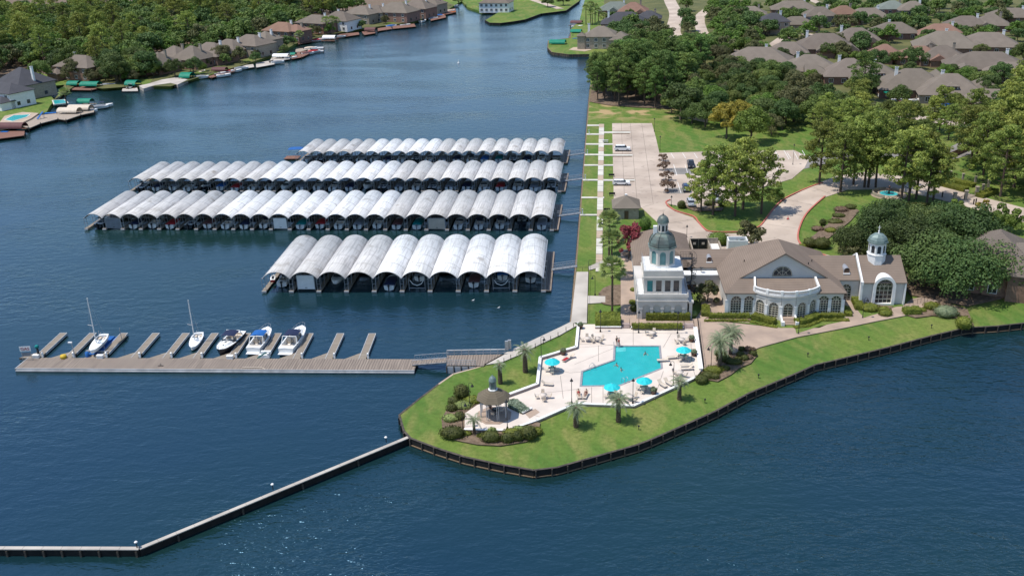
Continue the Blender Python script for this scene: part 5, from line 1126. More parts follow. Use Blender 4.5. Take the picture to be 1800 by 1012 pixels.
# service yard behind the connector
yd = thing('service_yard', 'walled service yard with two dark doors behind the clubhouse roofs', 'enclosure', (26,200,G0)); yo = Vector((26,200,G0))
def yb(mb, n, m): mb.v = [(x-26,y-200,z-G0) for x,y,z in mb.v]; return mb.build(n, M[m], yd)
b = MB(); x0_, x1_, yy = 21.9, 28.2, 202.2; b.box(x0_,x0_+.25,195,yy,Z0,5.3); b.box(x1_+.0,x1_+.25,195,yy,Z0,4.8); b.box(x0_,x1_,yy,yy+.25,Z0,5.3); b.box(26.0,26.2,195,yy,Z0,4.8); yb(b, 'yard_wall', 'stone')
b = MB(); b.box(22.2,23.9,yy-.1,yy-.02,Z0,5.15); b.box(24.05,25.8,yy-.1,yy-.02,Z0,5.15); yb(b, 'dark_gate', 'iron'); b = MB(); b.box(22.8,23.4,yy-.15,yy-.101,3.9,4.4); b.box(24.7,25.3,yy-.15,yy-.101,3.9,4.4); yb(b, 'notice_panel', 'tancv')
b = MB(); b.box(26.2,28.2,195,yy,3.9,4.05); yb(b, 'flat_roof', 'membrane')
ac = thing('rooftop_unit', 'large pale air conditioning housing behind the hall roof', 'air conditioner', (32.6,203.6,G0)); MB().box(-2.1,2.1,-1.4,1.4,0,.25).box(-2.1,-1.9,-1.4,1.4,.25,3.4).box(1.9,2.1,-1.4,1.4,.25,3.4).box(-1.9,1.9,-1.4,-1.2,.25,3.4).box(-1.9,1.9,1.2,1.4,.25,3.4).build('housing', M['white'], ac)
MB().box(-1.85,-.1,-1.15,1.15,.3,2.7).box(.2,1.8,-1.1,1.1,.3,2.9).build('fan_unit', M['copperl'], ac); MB().lathe([(0,0),(.5,0),(.5,.1),(0,.1)],(-.9,0,2.7)).lathe([(0,0),(.5,0),(.5,.1),(0,.1)],(1,0,2.9)).build('fan_grille', M['iron'], ac)
# ------------------------------------------------------------------ utility hut
hu = thing('utility_hut', 'small stone hut with a brown hip roof beside the car park', 'hut', (9.2,230.5,G0)); MB().box(-3.0,3.0,-2.8,3.6,0,2.9).build('wall', M['stone'], hu); r = MB(); r.hip(-3.5,3.5,-3.3,4.1,2.9,.62); r.build('roof', M['roof'], hu)
MB().box(-.5,.5,-2.86,-2.81,0,2.1).build('door', M['brown_metal'], hu); MB().box(-.3,.3,.6,1.2,4.7,5.25).build('roof_vent', M['white'], hu)
# ------------------------------------------------------------------ pool terrace
ZT = 1.72
pool_px = [(1082,608.5),(1158,608.5),(1161.5,646.7),(1088,676.5),(1022.8,677.4),(1025,653),(1081,633)]
pool = PP(pool_px, ZT)
def offset(poly, d):
    out = []; n = len(poly); a = sum(poly[i][0]*poly[(i+1)%n][1]-poly[(i+1)%n][0]*poly[i][1] for i in range(n)); sgn = 1 if a > 0 else -1
    for i in range(n):
        p, c, q = Vector(poly[i-1]), Vector(poly[i]), Vector(poly[(i+1)%n]); e1 = (c-p).normalized(); e2 = (q-c).normalized()
        n1 = Vector((e1.y,-e1.x))*sgn; n2 = Vector((e2.y,-e2.x))*sgn; b = (n1+n2).normalized(); out.append(tuple(c+b*(d/max(.4,b.dot(n1)))))
    return out
def ring(mb, inner, outer, z0, z1):
    n = len(inner); vs = [(x,y,z1) for x,y in inner]+[(x,y,z1) for x,y in outer]+[(x,y,z0) for x,y in inner]+[(x,y,z0) for x,y in outer]; fs = []
    for i in range(n): j = (i+1)%n; fs += [(i,j,n+j,n+i),(i,2*n+i,2*n+j,j),(n+i,n+j,3*n+j,3*n+i)]
    mb.add(vs, fs)
deck_px = [(1017,569.7),(1046,569.7),(1046,577),(1091,577),(1091,576),(1109,576),(1109,578),(1201,578),(1222,577),(1232,650.7),(1223.5,662.6),(1113.7,712),(1014.9,708),(995.6,714.8),(943.5,737.5),(893,755),(816.8,753.5),(817,726),(839.5,710.8),(893,697.4),(920,687),(944.7,678.4),(949.7,632),(1013,613)]
deck = PP(deck_px, ZT)
hole = offset(pool, .35)
bmx = bmesh.new()
def bm_region(outer, hole, z0, z1, m, name):
    """flat slab with a hole, made with triangle fill"""
    bm = bmesh.new(); loops = []
    for lp in (outer, hole):
        vs = [bm.verts.new((x,y,z1)) for x,y in lp]; es = [bm.edges.new((vs[i], vs[(i+1)%len(vs)])) for i in range(len(vs))]; loops.append(es)
    bmesh.ops.triangle_fill(bm, use_beauty=True, edges=loops[0]+loops[1])
    for f in bm.faces:
        if f.normal.z < 0: f.normal_flip()
    r = bmesh.ops.extrude_edge_only(bm, edges=loops[0]);
    for v in [e for e in r['geom'] if isinstance(e, bmesh.types.BMVert)]: v.co.z = z0
    me = bpy.data.meshes.new(name); bm.to_mesh(me); bm.free(); me.materials.append(M[m]); o = bpy.data.objects.new(name, me); C.objects.link(o); return o
kind(bm_region(deck, hole, G0-.2, ZT, 'deck_w', 'pool_terrace'))
pw = bpy.data.materials.new('pool_water'); pw.use_nodes = True; nt = pw.node_tree; b = nt.nodes['Principled BSDF']; b.inputs['Roughness'].default_value = .06
tc = _n(nt,'ShaderNodeTexCoord'); vo = _n(nt,'ShaderNodeTexNoise'); vo.inputs['Scale'].default_value = .5; vo.inputs['Detail'].default_value = 5; nt.links.new(tc.outputs['Object'], vo.inputs['Vector'])
mx = _n(nt,'ShaderNodeMix',data_type='RGBA'); mx.inputs[6].default_value = (.010,.29,.30,1); mx.inputs[7].default_value = (.03,.43,.43,1); nt.links.new(vo.outputs[0], mx.inputs[0]); nt.links.new(mx.outputs[2], b.inputs['Base Color'])
n2 = _n(nt,'ShaderNodeTexNoise'); n2.inputs['Scale'].default_value = 2.5; nt.links.new(tc.outputs['Object'], n2.inputs['Vector']); bp = _n(nt,'ShaderNodeBump'); bp.inputs['Distance'].default_value = .12; bp.inputs['Strength'].default_value = .5; nt.links.new(n2.outputs[0], bp.inputs['Height']); nt.links.new(bp.outputs[0], b.inputs['Normal'])
M['poolw'] = pw; M['coping'] = mat('grey_pool_tile', (.30,.30,.32), .6, (.22,.22,.235), scale=2)
pt = thing('swimming_pool', 'irregular turquoise swimming pool with grey tile coping on the terrace', 'pool', (5,148,ZT)); po = (5,148,ZT)
M['teal_step'] = mat('pale_turquoise_step', (.10,.52,.52), .3)
def rel(p, o): return [(x-o[0], y-o[1]) for x, y in p]
MB().prism(rel(offset(pool,.02),po), -.6, -.10).build('pool_water_surface', M['poolw'], pt)
MB().prism([(x-po[0],y-po[1]) for x,y in PP([(1083,609.5),(1100,609.5),(1100,616),(1083.5,618)],ZT)], -.4, -.085).build('entry_steps', M['teal_step'], pt)
mb = MB(); ring(mb, rel(pool,po), rel(offset(pool,.36),po), -.3, .035); mb.build('coping', M['coping'], pt)
def handrail(label, px, py, rz, n=2):
    t = thing('pool_ladder', label, 'pool ladder', P(px,py,ZT), rz)
    m = MB()
    for x in (-.35,.35): m.path([(x,.5,0),(x,.45,.75),(x,.1,.95),(x,-.35,.6),(x,-.5,-.2)], .035, 5)
    m.build('handrail', M['galv'], t)
handrail('chrome handrails at the pool steps by the standing bathers', 1083,609, R(10)); handrail('chrome ladder on the near edge of the pool, left of the right near umbrella', 1098,671, R(-150)); handrail('chrome ladder on the upper left edge of the pool', 1041,648, R(-70))
# joints in the terrace
mb = MB(); zz = ZT+.006
for a, b in (((1013,604),(1078,606)),((1046,584),(1200,586)),((1000,612),(1078,606)),((1052,607),(1052,635)),((950,648),(1000,654)),((960,690),(1020,683)),((1040,680),(1040,708)),((1000,655),(1022,653)),((1166,652),(1150,700)),((1214,588),(1216,640)),((1180,586),(1166,610)),((1216,640),(1222,660)),((1010,640),(1078,612)),((1060,678),(1060,709)),((985,660),(990,700)),((905,720),(960,735)),((1113,578),(1113,606)),((1090,680),(1090,711))):
    a = P(*a,zz); b = P(*b,zz); d = (b-a).normalized(); n = Vector((-d.y,d.x,0))*.035; mb.add([a-n,b-n,b+n,a+n], [(0,1,2,3)])
kind(mb.build('terrace_joints', M['seam']))
def wall(px, label, h=.75, wd=.35, base=G0, cap='white', body='brick', z=ZT, name='garden_wall'):
    pts = [Vector(P(x,y,z)) for x,y in px]; o = pts[0]; t = thing(name, label, 'wall', (o.x,o.y,base))
    w_, c_ = MB(), MB()
    for a, b in zip(pts[:-1], pts[1:]):
        a = Vector((a.x-o.x,a.y-o.y,z-base+h)); b = Vector((b.x-o.x,b.y-o.y,z-base+h)); w_.beam(a-Vector((0,0,.1)), b-Vector((0,0,.1)), wd, z-base+h-.05); c_.beam(a, b+(b-a).normalized()*.1, wd+.16, .12)
    w_.build('wall_body', M[body], t); c_.build('white_cap', M[cap], t); return t
M['palebrick'] = mat('mauve_painted_brick', (.36,.285,.26), .85, (.29,.225,.205), scale=1.5)
wall([(1017,571),(1013,613),(949.7,632),(944.7,678.4),(893,697.4)], 'low zigzag garden wall with a white cap along the left side of the pool terrace', .55, body='palebrick')
wall([(1046,577),(1091,577)], 'short planter wall in front of the large boxy hedge above the pool', .45, .3, body='palebrick'); wall([(1109,578),(1201,578)], 'long planter wall in front of the low hedge above the pool', .45, .3, body='palebrick')
wall([(1222,577),(1232,650)], 'white capped wall along the right side of the pool terrace', .35, .55, body='white')
wall([(1223,662.5),(1113.7,712.5),(1014.9,708.5),(995.6,715.3),(943.5,738),(893,755.5),(816.8,754)], 'low white kerb wall round the lakeward side of the pool terrace', .08, .3, body='palebrick', name='kerb_wall')
def steps(px0, px1, y, label, n=3):
    a, b = P(px0,y,ZT), P(px1,y,ZT); t = thing('terrace_steps', label, 'steps', (a+b)/2); w_ = (b-a).length/2
    m = MB(); [m.box(-w_,w_,.0+.38*i,.38*n+.5,-.4,.15*(i+1)) for i in range(n)]; m.build('treads', M['palebrick'], t)
    m = MB(); [m.path([(x,-.1,0),(x,-.1,.9),(x,1.3,1.35),(x,1.3,.4)],.03,5) for x in (-w_,w_)]; m.build('handrail', M['iron'], t)
steps(1093,1107,577,'brick steps between the two planters above the pool'); steps(1203,1220,578,'brick steps at the upper right corner of the pool terrace')
kind(MB().prism(PP([(1047,576),(1090,576),(1090,554),(1047,554)],ZT), G0-.1, ZT+.32).build('planter_soil', M['mulch'])); kind(MB().prism(PP([(1110,577),(1200,577),(1200,570),(1110,570)],ZT), G0-.1, ZT+.32).build('planter_soil', M['mulch']))
wall([(980+0,740),(0,0)][:0] or [(918,727.5),(934,719.5)], 'short brick planter edge by the sunken steps near the gazebo', .35, .2, body='palebrick')
kind(MB().prism(PP([(923,727),(941,718),(949,724),(931,735)],ZT), ZT-.2, ZT+.02).build('step_landing', M['paver']))
# furniture ---------------------------------------------------------
def chair_parts(t, m='tancv', lounge=False):
    if not lounge:
        b = MB(); b.box(-.26,.26,-.26,.26,.40,.45); b.build('seat', M[m], t); b = MB(); b.beam((0,.26,.45),(0,.42,1.0),.52,.05); b.build('backrest', M[m], t)
        for x in (-.24,.24):
            for y in (-.22,.24): MB().tube((x,y,0),(x,y,.42),.02,n=5).build('leg', M['galv'], t)
        MB().path([(-.28,-.22,.42),(-.28,-.22,.64),(-.28,.3,.64)],.02,4).path([(.28,-.22,.42),(.28,-.22,.64),(.28,.3,.64)],.02,4).build('armrest', M['galv'], t)
    else:
        MB().box(-.33,.33,-1.0,.35,.30,.36).build('seat', M[m], t); MB().beam((0,.35,.36),(0,.95,.85),.66,.06).build('backrest', M[m], t)
        MB().box(-.35,-.31,-1.0,.4,.24,.38).box(.31,.35,-1.0,.4,.24,.38).build('frame', M['galv'], t)
        for x in (-.3,.3):
            for y in (-.85,.3): MB().tube((x,y,0),(x,y,.3),.022,n=5).build('leg', M['galv'], t)
    return t
ch0 = lo0 = None
def chair(px, py, rz, label, world=None):
    global ch0
    loc = world or P(px,py,ZT)
    if ch0 is None: ch0 = chair_parts(thing('patio_chair', label, 'chair', loc, R(rz), 'patio chairs on the pool terrace'))
    else: dup(ch0, loc, R(rz), label)
def lounger(px, py, rz, label):
    global lo0
    if lo0 is None: lo0 = chair_parts(thing('sun_lounger', label, 'sun lounger', P(px,py,ZT), R(rz), 'tan sun loungers by the pool'), lounge=True)
    else: dup(lo0, P(px,py,ZT), R(rz), label)
def table(px, py, label, m='tancv'):
    t = thing('patio_table', label, 'table', P(px,py,ZT), 0, 'round patio tables'); MB().lathe([(0,.70),(.6,.70),(.62,.74),(0,.75)],n=16).build('table_top', M[m], t)
    for i in range(4): a = R(45+90*i); MB().tube((.4*cos(a),.4*sin(a),0),(.3*cos(a),.3*sin(a),.7),.022,n=5).build('leg', M['galv'], t)
    return P(px,py,ZT)
def umbrella(px, py, label, r_=1.35, hh=2.45):
    t = thing('patio_umbrella', label, 'umbrella', P(px,py,ZT), 0, 'turquoise umbrellas round the pool')
    m = MB(); n = 8; h0 = hh-.62; vs = [(0,0,hh)]
    for i in range(n*2):
        a = pi*i/n+.2; rr = r_ if i % 2 == 0 else r_*.955; vs.append((rr*.55*cos(a), rr*.55*sin(a), hh-.24-(0 if i%2==0 else .05)))
    for i in range(n*2):
        a = pi*i/n+.2; rr = r_ if i % 2 == 0 else r_*.955; vs.append((rr*cos(a), rr*sin(a), h0-(0 if i%2==0 else .06)))
    k = n*2; fs = [(0,1+i,1+(i+1)%k) for i in range(k)]+[(1+i,1+k+i,1+k+(i+1)%k,1+(i+1)%k) for i in range(k)]; m.add(vs, fs); m.build('canopy', M['teal'], t)
    MB().tube((0,0,0),(0,0,hh+.1),.03,n=7).build('pole', M['white'], t); MB().lathe([(0,0),(.28,0),(.26,.1),(0,.12)]).build('base', M['galv'], t)
    m = MB(); [m.tube((0,0,hh-.1),(r_*.97*cos(2*pi*i/n+.2), r_*.97*sin(2*pi*i/n+.2), h0-.02),.012,n=3) for i in range(n)]; m.build('ribs', M['galv'], t)
um = [(971,653,'left','near the left wall of the terrace'),(1201,632,'right','at the right end of the pool'),(1132,687,'near right','near the lower right edge of the pool'),(1075.5,698,'near middle','between the pool and the lakeward kerb')]
for px, py, nm, wh in um:
    w0 = table(px, py, 'round table shaded by the turquoise umbrella '+wh); umbrella(px, py, 'open turquoise umbrella '+wh)
    for j, a in enumerate((20,110,200,290)):
        aa = R(a+px); chair(0,0,math.degrees(aa)+90-180+180, ['chair','second chair','third chair','fourth chair'][j]+' under the turquoise umbrella '+wh, (w0.x+1.0*cos(aa), w0.y+1.0*sin(aa), ZT))
sets = [(1033,600,'upper left of the terrace'),(1050,600,'left of the pool steps'),(1147,590,'above the pool, below the long planter'),(1198,602,'upper right corner of the terrace'),(1195,660,'right of the pool near the curved lamp'),(955,700,'lower left of the terrace'),(1108,703,'beside the dark lamp at the lakeward kerb')]
for i, (px, py, wh) in enumerate(sets):
    w0 = table(px, py, 'pale round patio table without umbrella, '+wh, 'deck_w')
    for j, a in enumerate((0,95,180,270)[:3+(i%2)]): aa = R(a+37*i); chair(0,0,math.degrees(aa)-90, ['chair','second chair','third chair','fourth chair'][j]+' round the pale table, '+wh, (w0.x+.95*cos(aa), w0.y+.95*sin(aa), ZT))
for px, py, rz, lb in ((1001,630,-60,'tan lounger right of the red towelled lounger'),(962,677,80,'tan lounger alone near the lower left bend of the wall'),(1017.5,697,8,'left one of the paired loungers at the lakeward kerb'),(1029,697,-12,'right one of the paired loungers at the lakeward kerb'),(1207,645,-85,'upper tan lounger of the stacked pair near the right wall'),(1207,650,-85,'lower tan lounger of the stacked pair near the right wall'),(1164,678,35,'left one of the two loungers beside the lakeward kerb on the right'),(1175,675,35,'right one of the two loungers beside the lakeward kerb on the right'),(1183,630,-80,'small tan footstool chair right of the pool'),(1165,635,-85,'low tan lounger touching the right edge of the pool')): lounger(px, py, rz, lb)
l_ = lo0;
rt = dup(lo0, P(996,633,ZT), R(-35), 'lounger covered with a red towel below the left planter pot')
tag(MB().box(-.32,.32,-.98,.36,.365,.40).build('beach_towel', M['redcv'], None, P(996,633,ZT), R(-35)), 'red beach towel spread on the lounger at the left wall', 'towel')
pot0 = None
for px, py, lb in ((990,623,'large dark planter pot in the upper corner of the zigzag wall'),(1215.5,600,'upper dark planter pot at the right wall'),(1219.5,625,'lower dark planter pot at the right wall'),(1149,692,'planter pot beside the near right umbrella'),(1011+9,577,'planter pot at the upper left gate of the terrace')):
    t = thing('planter_pot', lb, 'planter', P(px,py,ZT), 0, 'plant pots on the terrace'); MB().lathe([(0,0),(.38,0),(.55,.7),(.58,.75),(.5,.75),(.45,.66),(0,.66)]).build('pot', M['brown_metal'], t)
    m = MB(); rg = random.Random(px); blob_leaves(m, (0,0,.85), .55, 160, .22, rg, .7); m.build('foliage', LM['palmb'], t)
# people -------------------------------------------------------------
def person(label, loc, rz, pose='stand', top='navy', bottom='redcv', hair='hair'):
    J = {'stand': dict(hip=(0,0,.95), knee=[(-.10,.02,.5),(.11,.03,.5)], foot=[(-.11,0,.05),(.12,.0,.05)], toe=[(-.12,-.16,.03),(.14,-.16,.03)], chest=(0,.0,1.30), neck=(0,0,1.47), head=(0,-.02,1.64), sh=[(-.18,0,1.40),(.18,0,1.40)], el=[(-.27,.03,1.13),(.26,-.02,1.13)], wr=[(-.25,-.14,.92),(.22,-.16,.98)]),
         'wade': dict(hip=(0,0,-.15), knee=[(-.1,0,-.5),(.1,0,-.5)], foot=[(-.1,0,-.7),(.1,0,-.7)], toe=[(-.1,-.1,-.7),(.1,-.1,-.7)], chest=(0,0,.18), neck=(0,0,.34), head=(0,-.02,.50), sh=[(-.18,0,.27),(.18,0,.27)], el=[(-.36,-.12,.10),(.36,-.12,.10)], wr=[(-.40,-.36,.02),(.36,-.38,.02)]),
         'sit': dict(hip=(0,.05,.50), knee=[(-.12,-.38,.52),(.12,-.38,.52)], foot=[(-.12,-.42,.08),(.12,-.42,.08)], toe=[(-.12,-.58,.04),(.12,-.58,.04)], chest=(0,.08,.86), neck=(0,.08,1.03), head=(0,.05,1.2), sh=[(-.18,.08,.97),(.18,.08,.97)], el=[(-.26,.0,.72),(.26,.0,.72)], wr=[(-.2,-.22,.66),(.2,-.22,.66)]),
         'lie': dict(hip=(0,.22,.46), knee=[(-.1,-.22,.60),(.1,-.2,.56)], foot=[(-.1,-.62,.42),(.1,-.64,.42)], toe=[(-.1,-.72,.52),(.1,-.74,.52)], chest=(0,.48,.64), neck=(0,.64,.80), head=(0,.72,.96), sh=[(-.18,.58,.75),(.18,.58,.75)], el=[(-.30,.40,.58),(.30,.40,.58)], wr=[(-.26,.16,.52),(.26,.16,.52)])}[pose]
    vs, es, rs = [], [], []
    def v(p, r_, par=None):
        vs.append(p); rs.append(r_);
        if par is not None: es.append((par, len(vs)-1))
        return len(vs)-1
    hp = v(J['hip'],.13); c_ = v(J['chest'],.145,hp); nk = v(J['neck'],.055,c_); h_ = v(J['head'],.085,nk); hd = Vector(J['head']); v(tuple(hd+Vector((0,0,.07))),.075,h_); v(tuple(hd+Vector((0,-.085,-.01))),.018,h_)
    for s in (0,1):
        k_ = v(J['knee'][s],.062, v(tuple((Vector(J['hip'])+Vector(J['knee'][s]))/2+Vector(((-.05,.05)[s],0,.02))),.085,hp)); f_ = v(J['foot'][s],.038,k_); v(J['toe'][s],.032,f_)
        e_ = v(J['el'][s],.038, v(J['sh'][s],.055,c_)); w_ = v(J['wr'][s],.026,e_); d = (Vector(J['wr'][s])-Vector(J['el'][s])).normalized(); pm_ = v(tuple(Vector(J['wr'][s])+d*.07),.03,w_); sd_ = d.orthogonal().normalized()
        for q, ln in enumerate((.075,.085,.08,.06)): a = Vector(J['wr'][s])+d*.085+sd_*(q-1.5)*.02; m1 = v(tuple(a),.009,pm_); v(tuple(a+d*ln*.6+Vector((0,0,-.012))),.008,m1)
        th = v(tuple(Vector(J['wr'][s])+d*.04+sd_*.035),.010,w_); v(tuple(Vector(J['wr'][s])+d*.075+sd_*.055),.008,th)
    me = bpy.data.meshes.new('person'); me.from_pydata(vs, es, []); ob = bpy.data.objects.new('person_tmp', me); C.objects.link(ob)
    md = ob.modifiers.new('s','SKIN'); md.use_smooth_shade = True
    for i, q in enumerate(rs): me.skin_vertices[0].data[i].radius = (q, q*(.72 if i < 2 else 1))
    me.skin_vertices[0].data[0].use_root = True; ob.modifiers.new('u','SUBSURF').levels = 1
    dg = bpy.context.evaluated_depsgraph_get(); bme = bpy.data.meshes.new_from_object(ob.evaluated_get(dg)); bpy.data.objects.remove(ob); bme.materials.clear(); bme.materials.append(M['skin'])
    t = bpy.data.objects.new('person', bme); C.objects.link(t); t.location = loc; t.rotation_euler = (0,0,rz); tag(t, label, 'person')
    hp_, ch_ = Vector(J['hip']), Vector(J['chest'])
    if top: b = MB(); b.tube(hp_+(ch_-hp_)*.35, ch_+(ch_-hp_)*.12, .155, .175, 10); b.build('top', M[top], t)
    b = MB(); b.ball(tuple(hp_), .165,.145,.13,10,6); [b.tube(hp_+Vector((.07*sx,0,-.02)), hp_.lerp(Vector(J['knee'][i]),.45), .10,.095,8) for i, sx in ((0,-1),(1,1))]; b.build('swim_shorts', M[bottom], t)
    b = MB(); b.ball((hd.x,hd.y+.025,hd.z+.055),.098,.105,.10,10,7); b.build('hair', M[hair], t)
    b = MB(); [b.ball((hd.x+sx*.032,hd.y-.082,hd.z+.02),.010,n=6,m=4) for sx in (-1,1)]; b.box(hd.x-.022,hd.x+.022,hd.y-.088,hd.y-.075,hd.z-.045,hd.z-.038); b.build('face_features', M['iron'], t)
    return t
person('bather in a dark top standing at the pool steps, left of two', P(1084,606,ZT), .6, 'stand', 'iron', 'iron'); person('bather in red shorts standing at the pool steps, the right one of two', P(1088,609,ZT), -.9, 'stand', 'redcv', 'redcv')
person('swimmer alone in the upper right part of the pool', P(1134,623,ZT-.1), .4, 'wade', None, 'iron'); person('swimmer in the middle of the pool, the left one of two', P(1084,643,ZT-.1), -.5, 'wade', None, 'iron'); person('swimmer in the middle of the pool, the right one of two', P(1091.5,651,ZT-.1), 1.2, 'wade', None, 'navy')
person('sunbather on the left one of the paired loungers at the lakeward kerb', P(1017.5,697,ZT), R(8), 'lie', 'redcv', 'redcv'); person('sunbather on the right one of the paired loungers at the lakeward kerb', P(1029,697,ZT), R(-12), 'lie', 'marooncv', 'redcv')
# gazebo --------------------------------------------------------------
gc = P(868.5,730,ZT); gz = thing('gazebo', 'octagonal gazebo with a brown shingle roof, pale posts and a blue grey copper cupola', 'gazebo', gc)
oct_ = lambda r_, k=0: [(r_*cos(R(22.5+45*i+k)), r_*sin(R(22.5+45*i+k))) for i in range(8)]
MB().prism(oct_(2.55), 0, .18).prism(oct_(2.85), 0, .09).build('platform', M['paver'], gz)
for x, y in oct_(2.1):
    b = MB(); a = atan2(y,x); d = Vector((-sin(a),cos(a),0))*.14
    for s in (-1,1): b.tube((x+d.x*s,y+d.y*s,.18),(x+d.x*s,y+d.y*s,3.25),.055,n=6)
    b.box(x-.16,x+.16,y-.16,y+.16,3.0,3.2); b.build('post', M['fascia'], gz)
ring_ = MB(); o8 = oct_(2.1)
for i in range(8): a, b = o8[i], o8[(i+1)%8]; ring_.beam((*a,3.3),(*b,3.3),.14,.2); [ring_.tube((a[0]+(b[0]-a[0])*k/6,a[1]+(b[1]-a[1])*k/6,2.7+.45*sin(pi*k/6)),(a[0]+(b[0]-a[0])*(k+1)/6,a[1]+(b[1]-a[1])*(k+1)/6,2.7+.45*sin(pi*(k+1)/6)),.05,n=4) for k in range(6)]
ring_.build('arched_bracket', M['fascia'], gz)
g_roof = shingle('gazebo_shingle', (.175,.145,.105), 0)
b = MB(); b.lathe([(2.68,3.22),(2.72,3.34),(2.0,3.98),(1.2,4.45),(.5,4.72),(.0,4.75)], n=8, smooth=False, a0=R(22.5)); b.lathe([(2.68,3.22),(0.01,3.3)], n=8, smooth=False, a0=R(22.5)); b.build('roof', g_roof, gz)
b = MB(); b.lathe([(.75,4.55),(.75,4.75),(.55,4.78)], n=8, a0=R(22.5), smooth=False); b.build('cupola_base', M['white'], gz)
b = MB(); b.lathe([(.55,4.75),(.5,4.95),(.46,5.9),(.58,5.98),(.62,6.1),(.58,6.2),(.54,6.5),(.36,6.8),(.1,6.95),(.05,7.15),(0,7.2)], n=16); b.build('cupola', M['copperl'], gz)
for i in range(6): a = R(60*i); b = MB(); b.tube((.54*cos(a),.54*sin(a),4.8),(.52*cos(a),.52*sin(a),5.95),.05,n=4); b.build('cupola_rib', M['galv'], gz)
w0 = gc+Vector((.2,.3,.18)); t = thing('patio_table', 'round table inside the gazebo', 'table', w0, 0); MB().lathe([(0,.70),(.55,.70),(.57,.74),(0,.75)]).build('table_top', M['iron'], t); MB().tube((0,0,0),(0,0,.7),.06).lathe([(0,0),(.3,0),(.25,.05),(0,.07)]).build('pedestal', M['iron'], t)
for j, a in enumerate((15,135,255)): aa = R(a); chair(0,0,a-90,['chair','second chair','third chair'][j]+' at the table inside the gazebo', (w0.x+.95*cos(aa), w0.y+.95*sin(aa), w0.z))
wp = Vector((w0.x+.95*cos(R(15+0)), w0.y+.95*sin(R(15)), w0.z)); person('person in a red brown shirt seated in the gazebo', (w0.x-.75,w0.y+.62,w0.z), R(45), 'sit', 'marooncv', 'navy')
# variegated planting beside the gazebo
bd_ = PP([(893,705),(909,703.5),(932,722),(918,728),(893,716)], ZT); kind(MB().prism(bd_, ZT-.3, ZT+.03).build('planting_bed', M['mulch']))
m = MB(); rg = random.Random(4); xs = [p[0] for p in bd_]; ys = [p[1] for p in bd_]; o = Vector((xs[0],ys[0],ZT)); n = 0
while n < 2200:
    x, y = rg.uniform(min(xs),max(xs)), rg.uniform(min(ys),max(ys))
    if inpoly(x,y,bd_): m.leafquad(Vector((x-o.x,y-o.y,.05+rg.random()*.38)), Vector((rg.uniform(-1,1),rg.uniform(-1,1),1.2)), .26, rg); n += 1
vg = m.build('ground_cover', leafmat('variegated_leaves', (.30,.36,.27), (.10,.16,.09), 0), None, o); kind(vg,'stuff'); tag(vg, 'white and green variegated ground cover beside the gazebo', 'ground cover')
# lamps ----------------------------------------------------------------
def lamp(px, py, label, h=4.3, arm=False, z=ZT, side=1, sc=1):
    t = thing('street_lamp', label, 'street lamp', P(px,py,z), 0 if side > 0 else pi, 'black lamp posts with bell shades'); m = MB(); m.lathe([(.16,0),(.16,.25),(.08,.4),(.05,1.2),(.045,h-.4)], n=8)
    if arm: m.path([(0,0,h-.4),(0,0,h-.05),(.1,0,h+.15),(.32,0,h+.2),(.5,0,h+.08),(.55,0,h-.1)], .035, 5); c_ = (.55,0,h-.5)
    else: m.tube((0,0,h-.4),(0,0,h),.04,n=6); c_ = (0,0,h-.3)
    m.build('post', M['iron'], t); s = MB(); s.lathe([(.27,.0),(.25,.08),(.16,.22),(.07,.34),(.05,.5),(0,.52)], c_, 12); sh = s.build('lamp_shade', M['iron'], t); MB().lathe([(.14,.02),(.16,.1),(0,.1)], c_, 10).build('bulb_glass', M['white'], sh)
for a in ((1055.4,583,'lamp in front of the boxy hedge above the pool',4.3,False),(1122.6,585,'lamp at the left end of the long planter above the pool',4.3,False),(1190.8,586,'lamp at the right end of the long planter above the pool',4.3,False),(951.6,631.5,'curved arm lamp at the bend of the zigzag wall',4.2,True),(1005,708.5,'lamp on the lakeward kerb left of the near middle umbrella',4.3,False),(1112.3,708.5,'lamp on the lakeward kerb near the kerb corner',4.3,False),(1183.5,677,'curved arm lamp right of the two loungers on the right',4.2,True,ZT,-1),(892,753,'lamp right of the gazebo',4.9,False)): lamp(*a)
for a in ((826,716,'curved arm lamp in the bushes behind the gazebo',4.3,True,G0),(814,754,'curved arm lamp left of the gazebo plaza',4.6,True,G0),(1249.6,647,'curved arm lamp beside the pindo palms',4.0,True,G0,-1),(1403.3,588,'curved arm lamp right of the clubhouse entrance steps',4.0,True,G0),(1516,560,'curved arm lamp in front of the chapel wing',4.1,True,G0),(1046,519,'curved arm lamp in the lawn beside the promenade',4.1,True,G0,-1),(1207,418,'lamp with a lantern head behind the clubhouse tower',3.0,False,G0),(1180,362,'lamp at the tip of the red kerbed island',2.6,False,G0),(1393.5,290,'tall lamp in the grass corner of the far car park',6.0,False,G0),(1150,232,'dark lamp on the grass right of the car park, far end',4.5,False,G0),(1160,265,'dark lamp at the corner of the car park grass',4.5,False,G0)): lamp(*a)
for i, (px, py) in enumerate(((1122.7,755),(1239,708),(1333,664.5),(1419.7,627),(1526.7,598),(1637,577))):
    box_thing('lawn_light', ORD[i]+' small black path light on the lakeside lawn, counted from the left', 'path light', px, py, G0, [('stake','iron',MB().tube((0,0,0),(0,0,.6),.05,n=6)),('head','iron',MB().lathe([(.0,.55),(.18,.6),(.1,.8),(0,.82)],n=8))], 'path lights along the lakeside lawn')
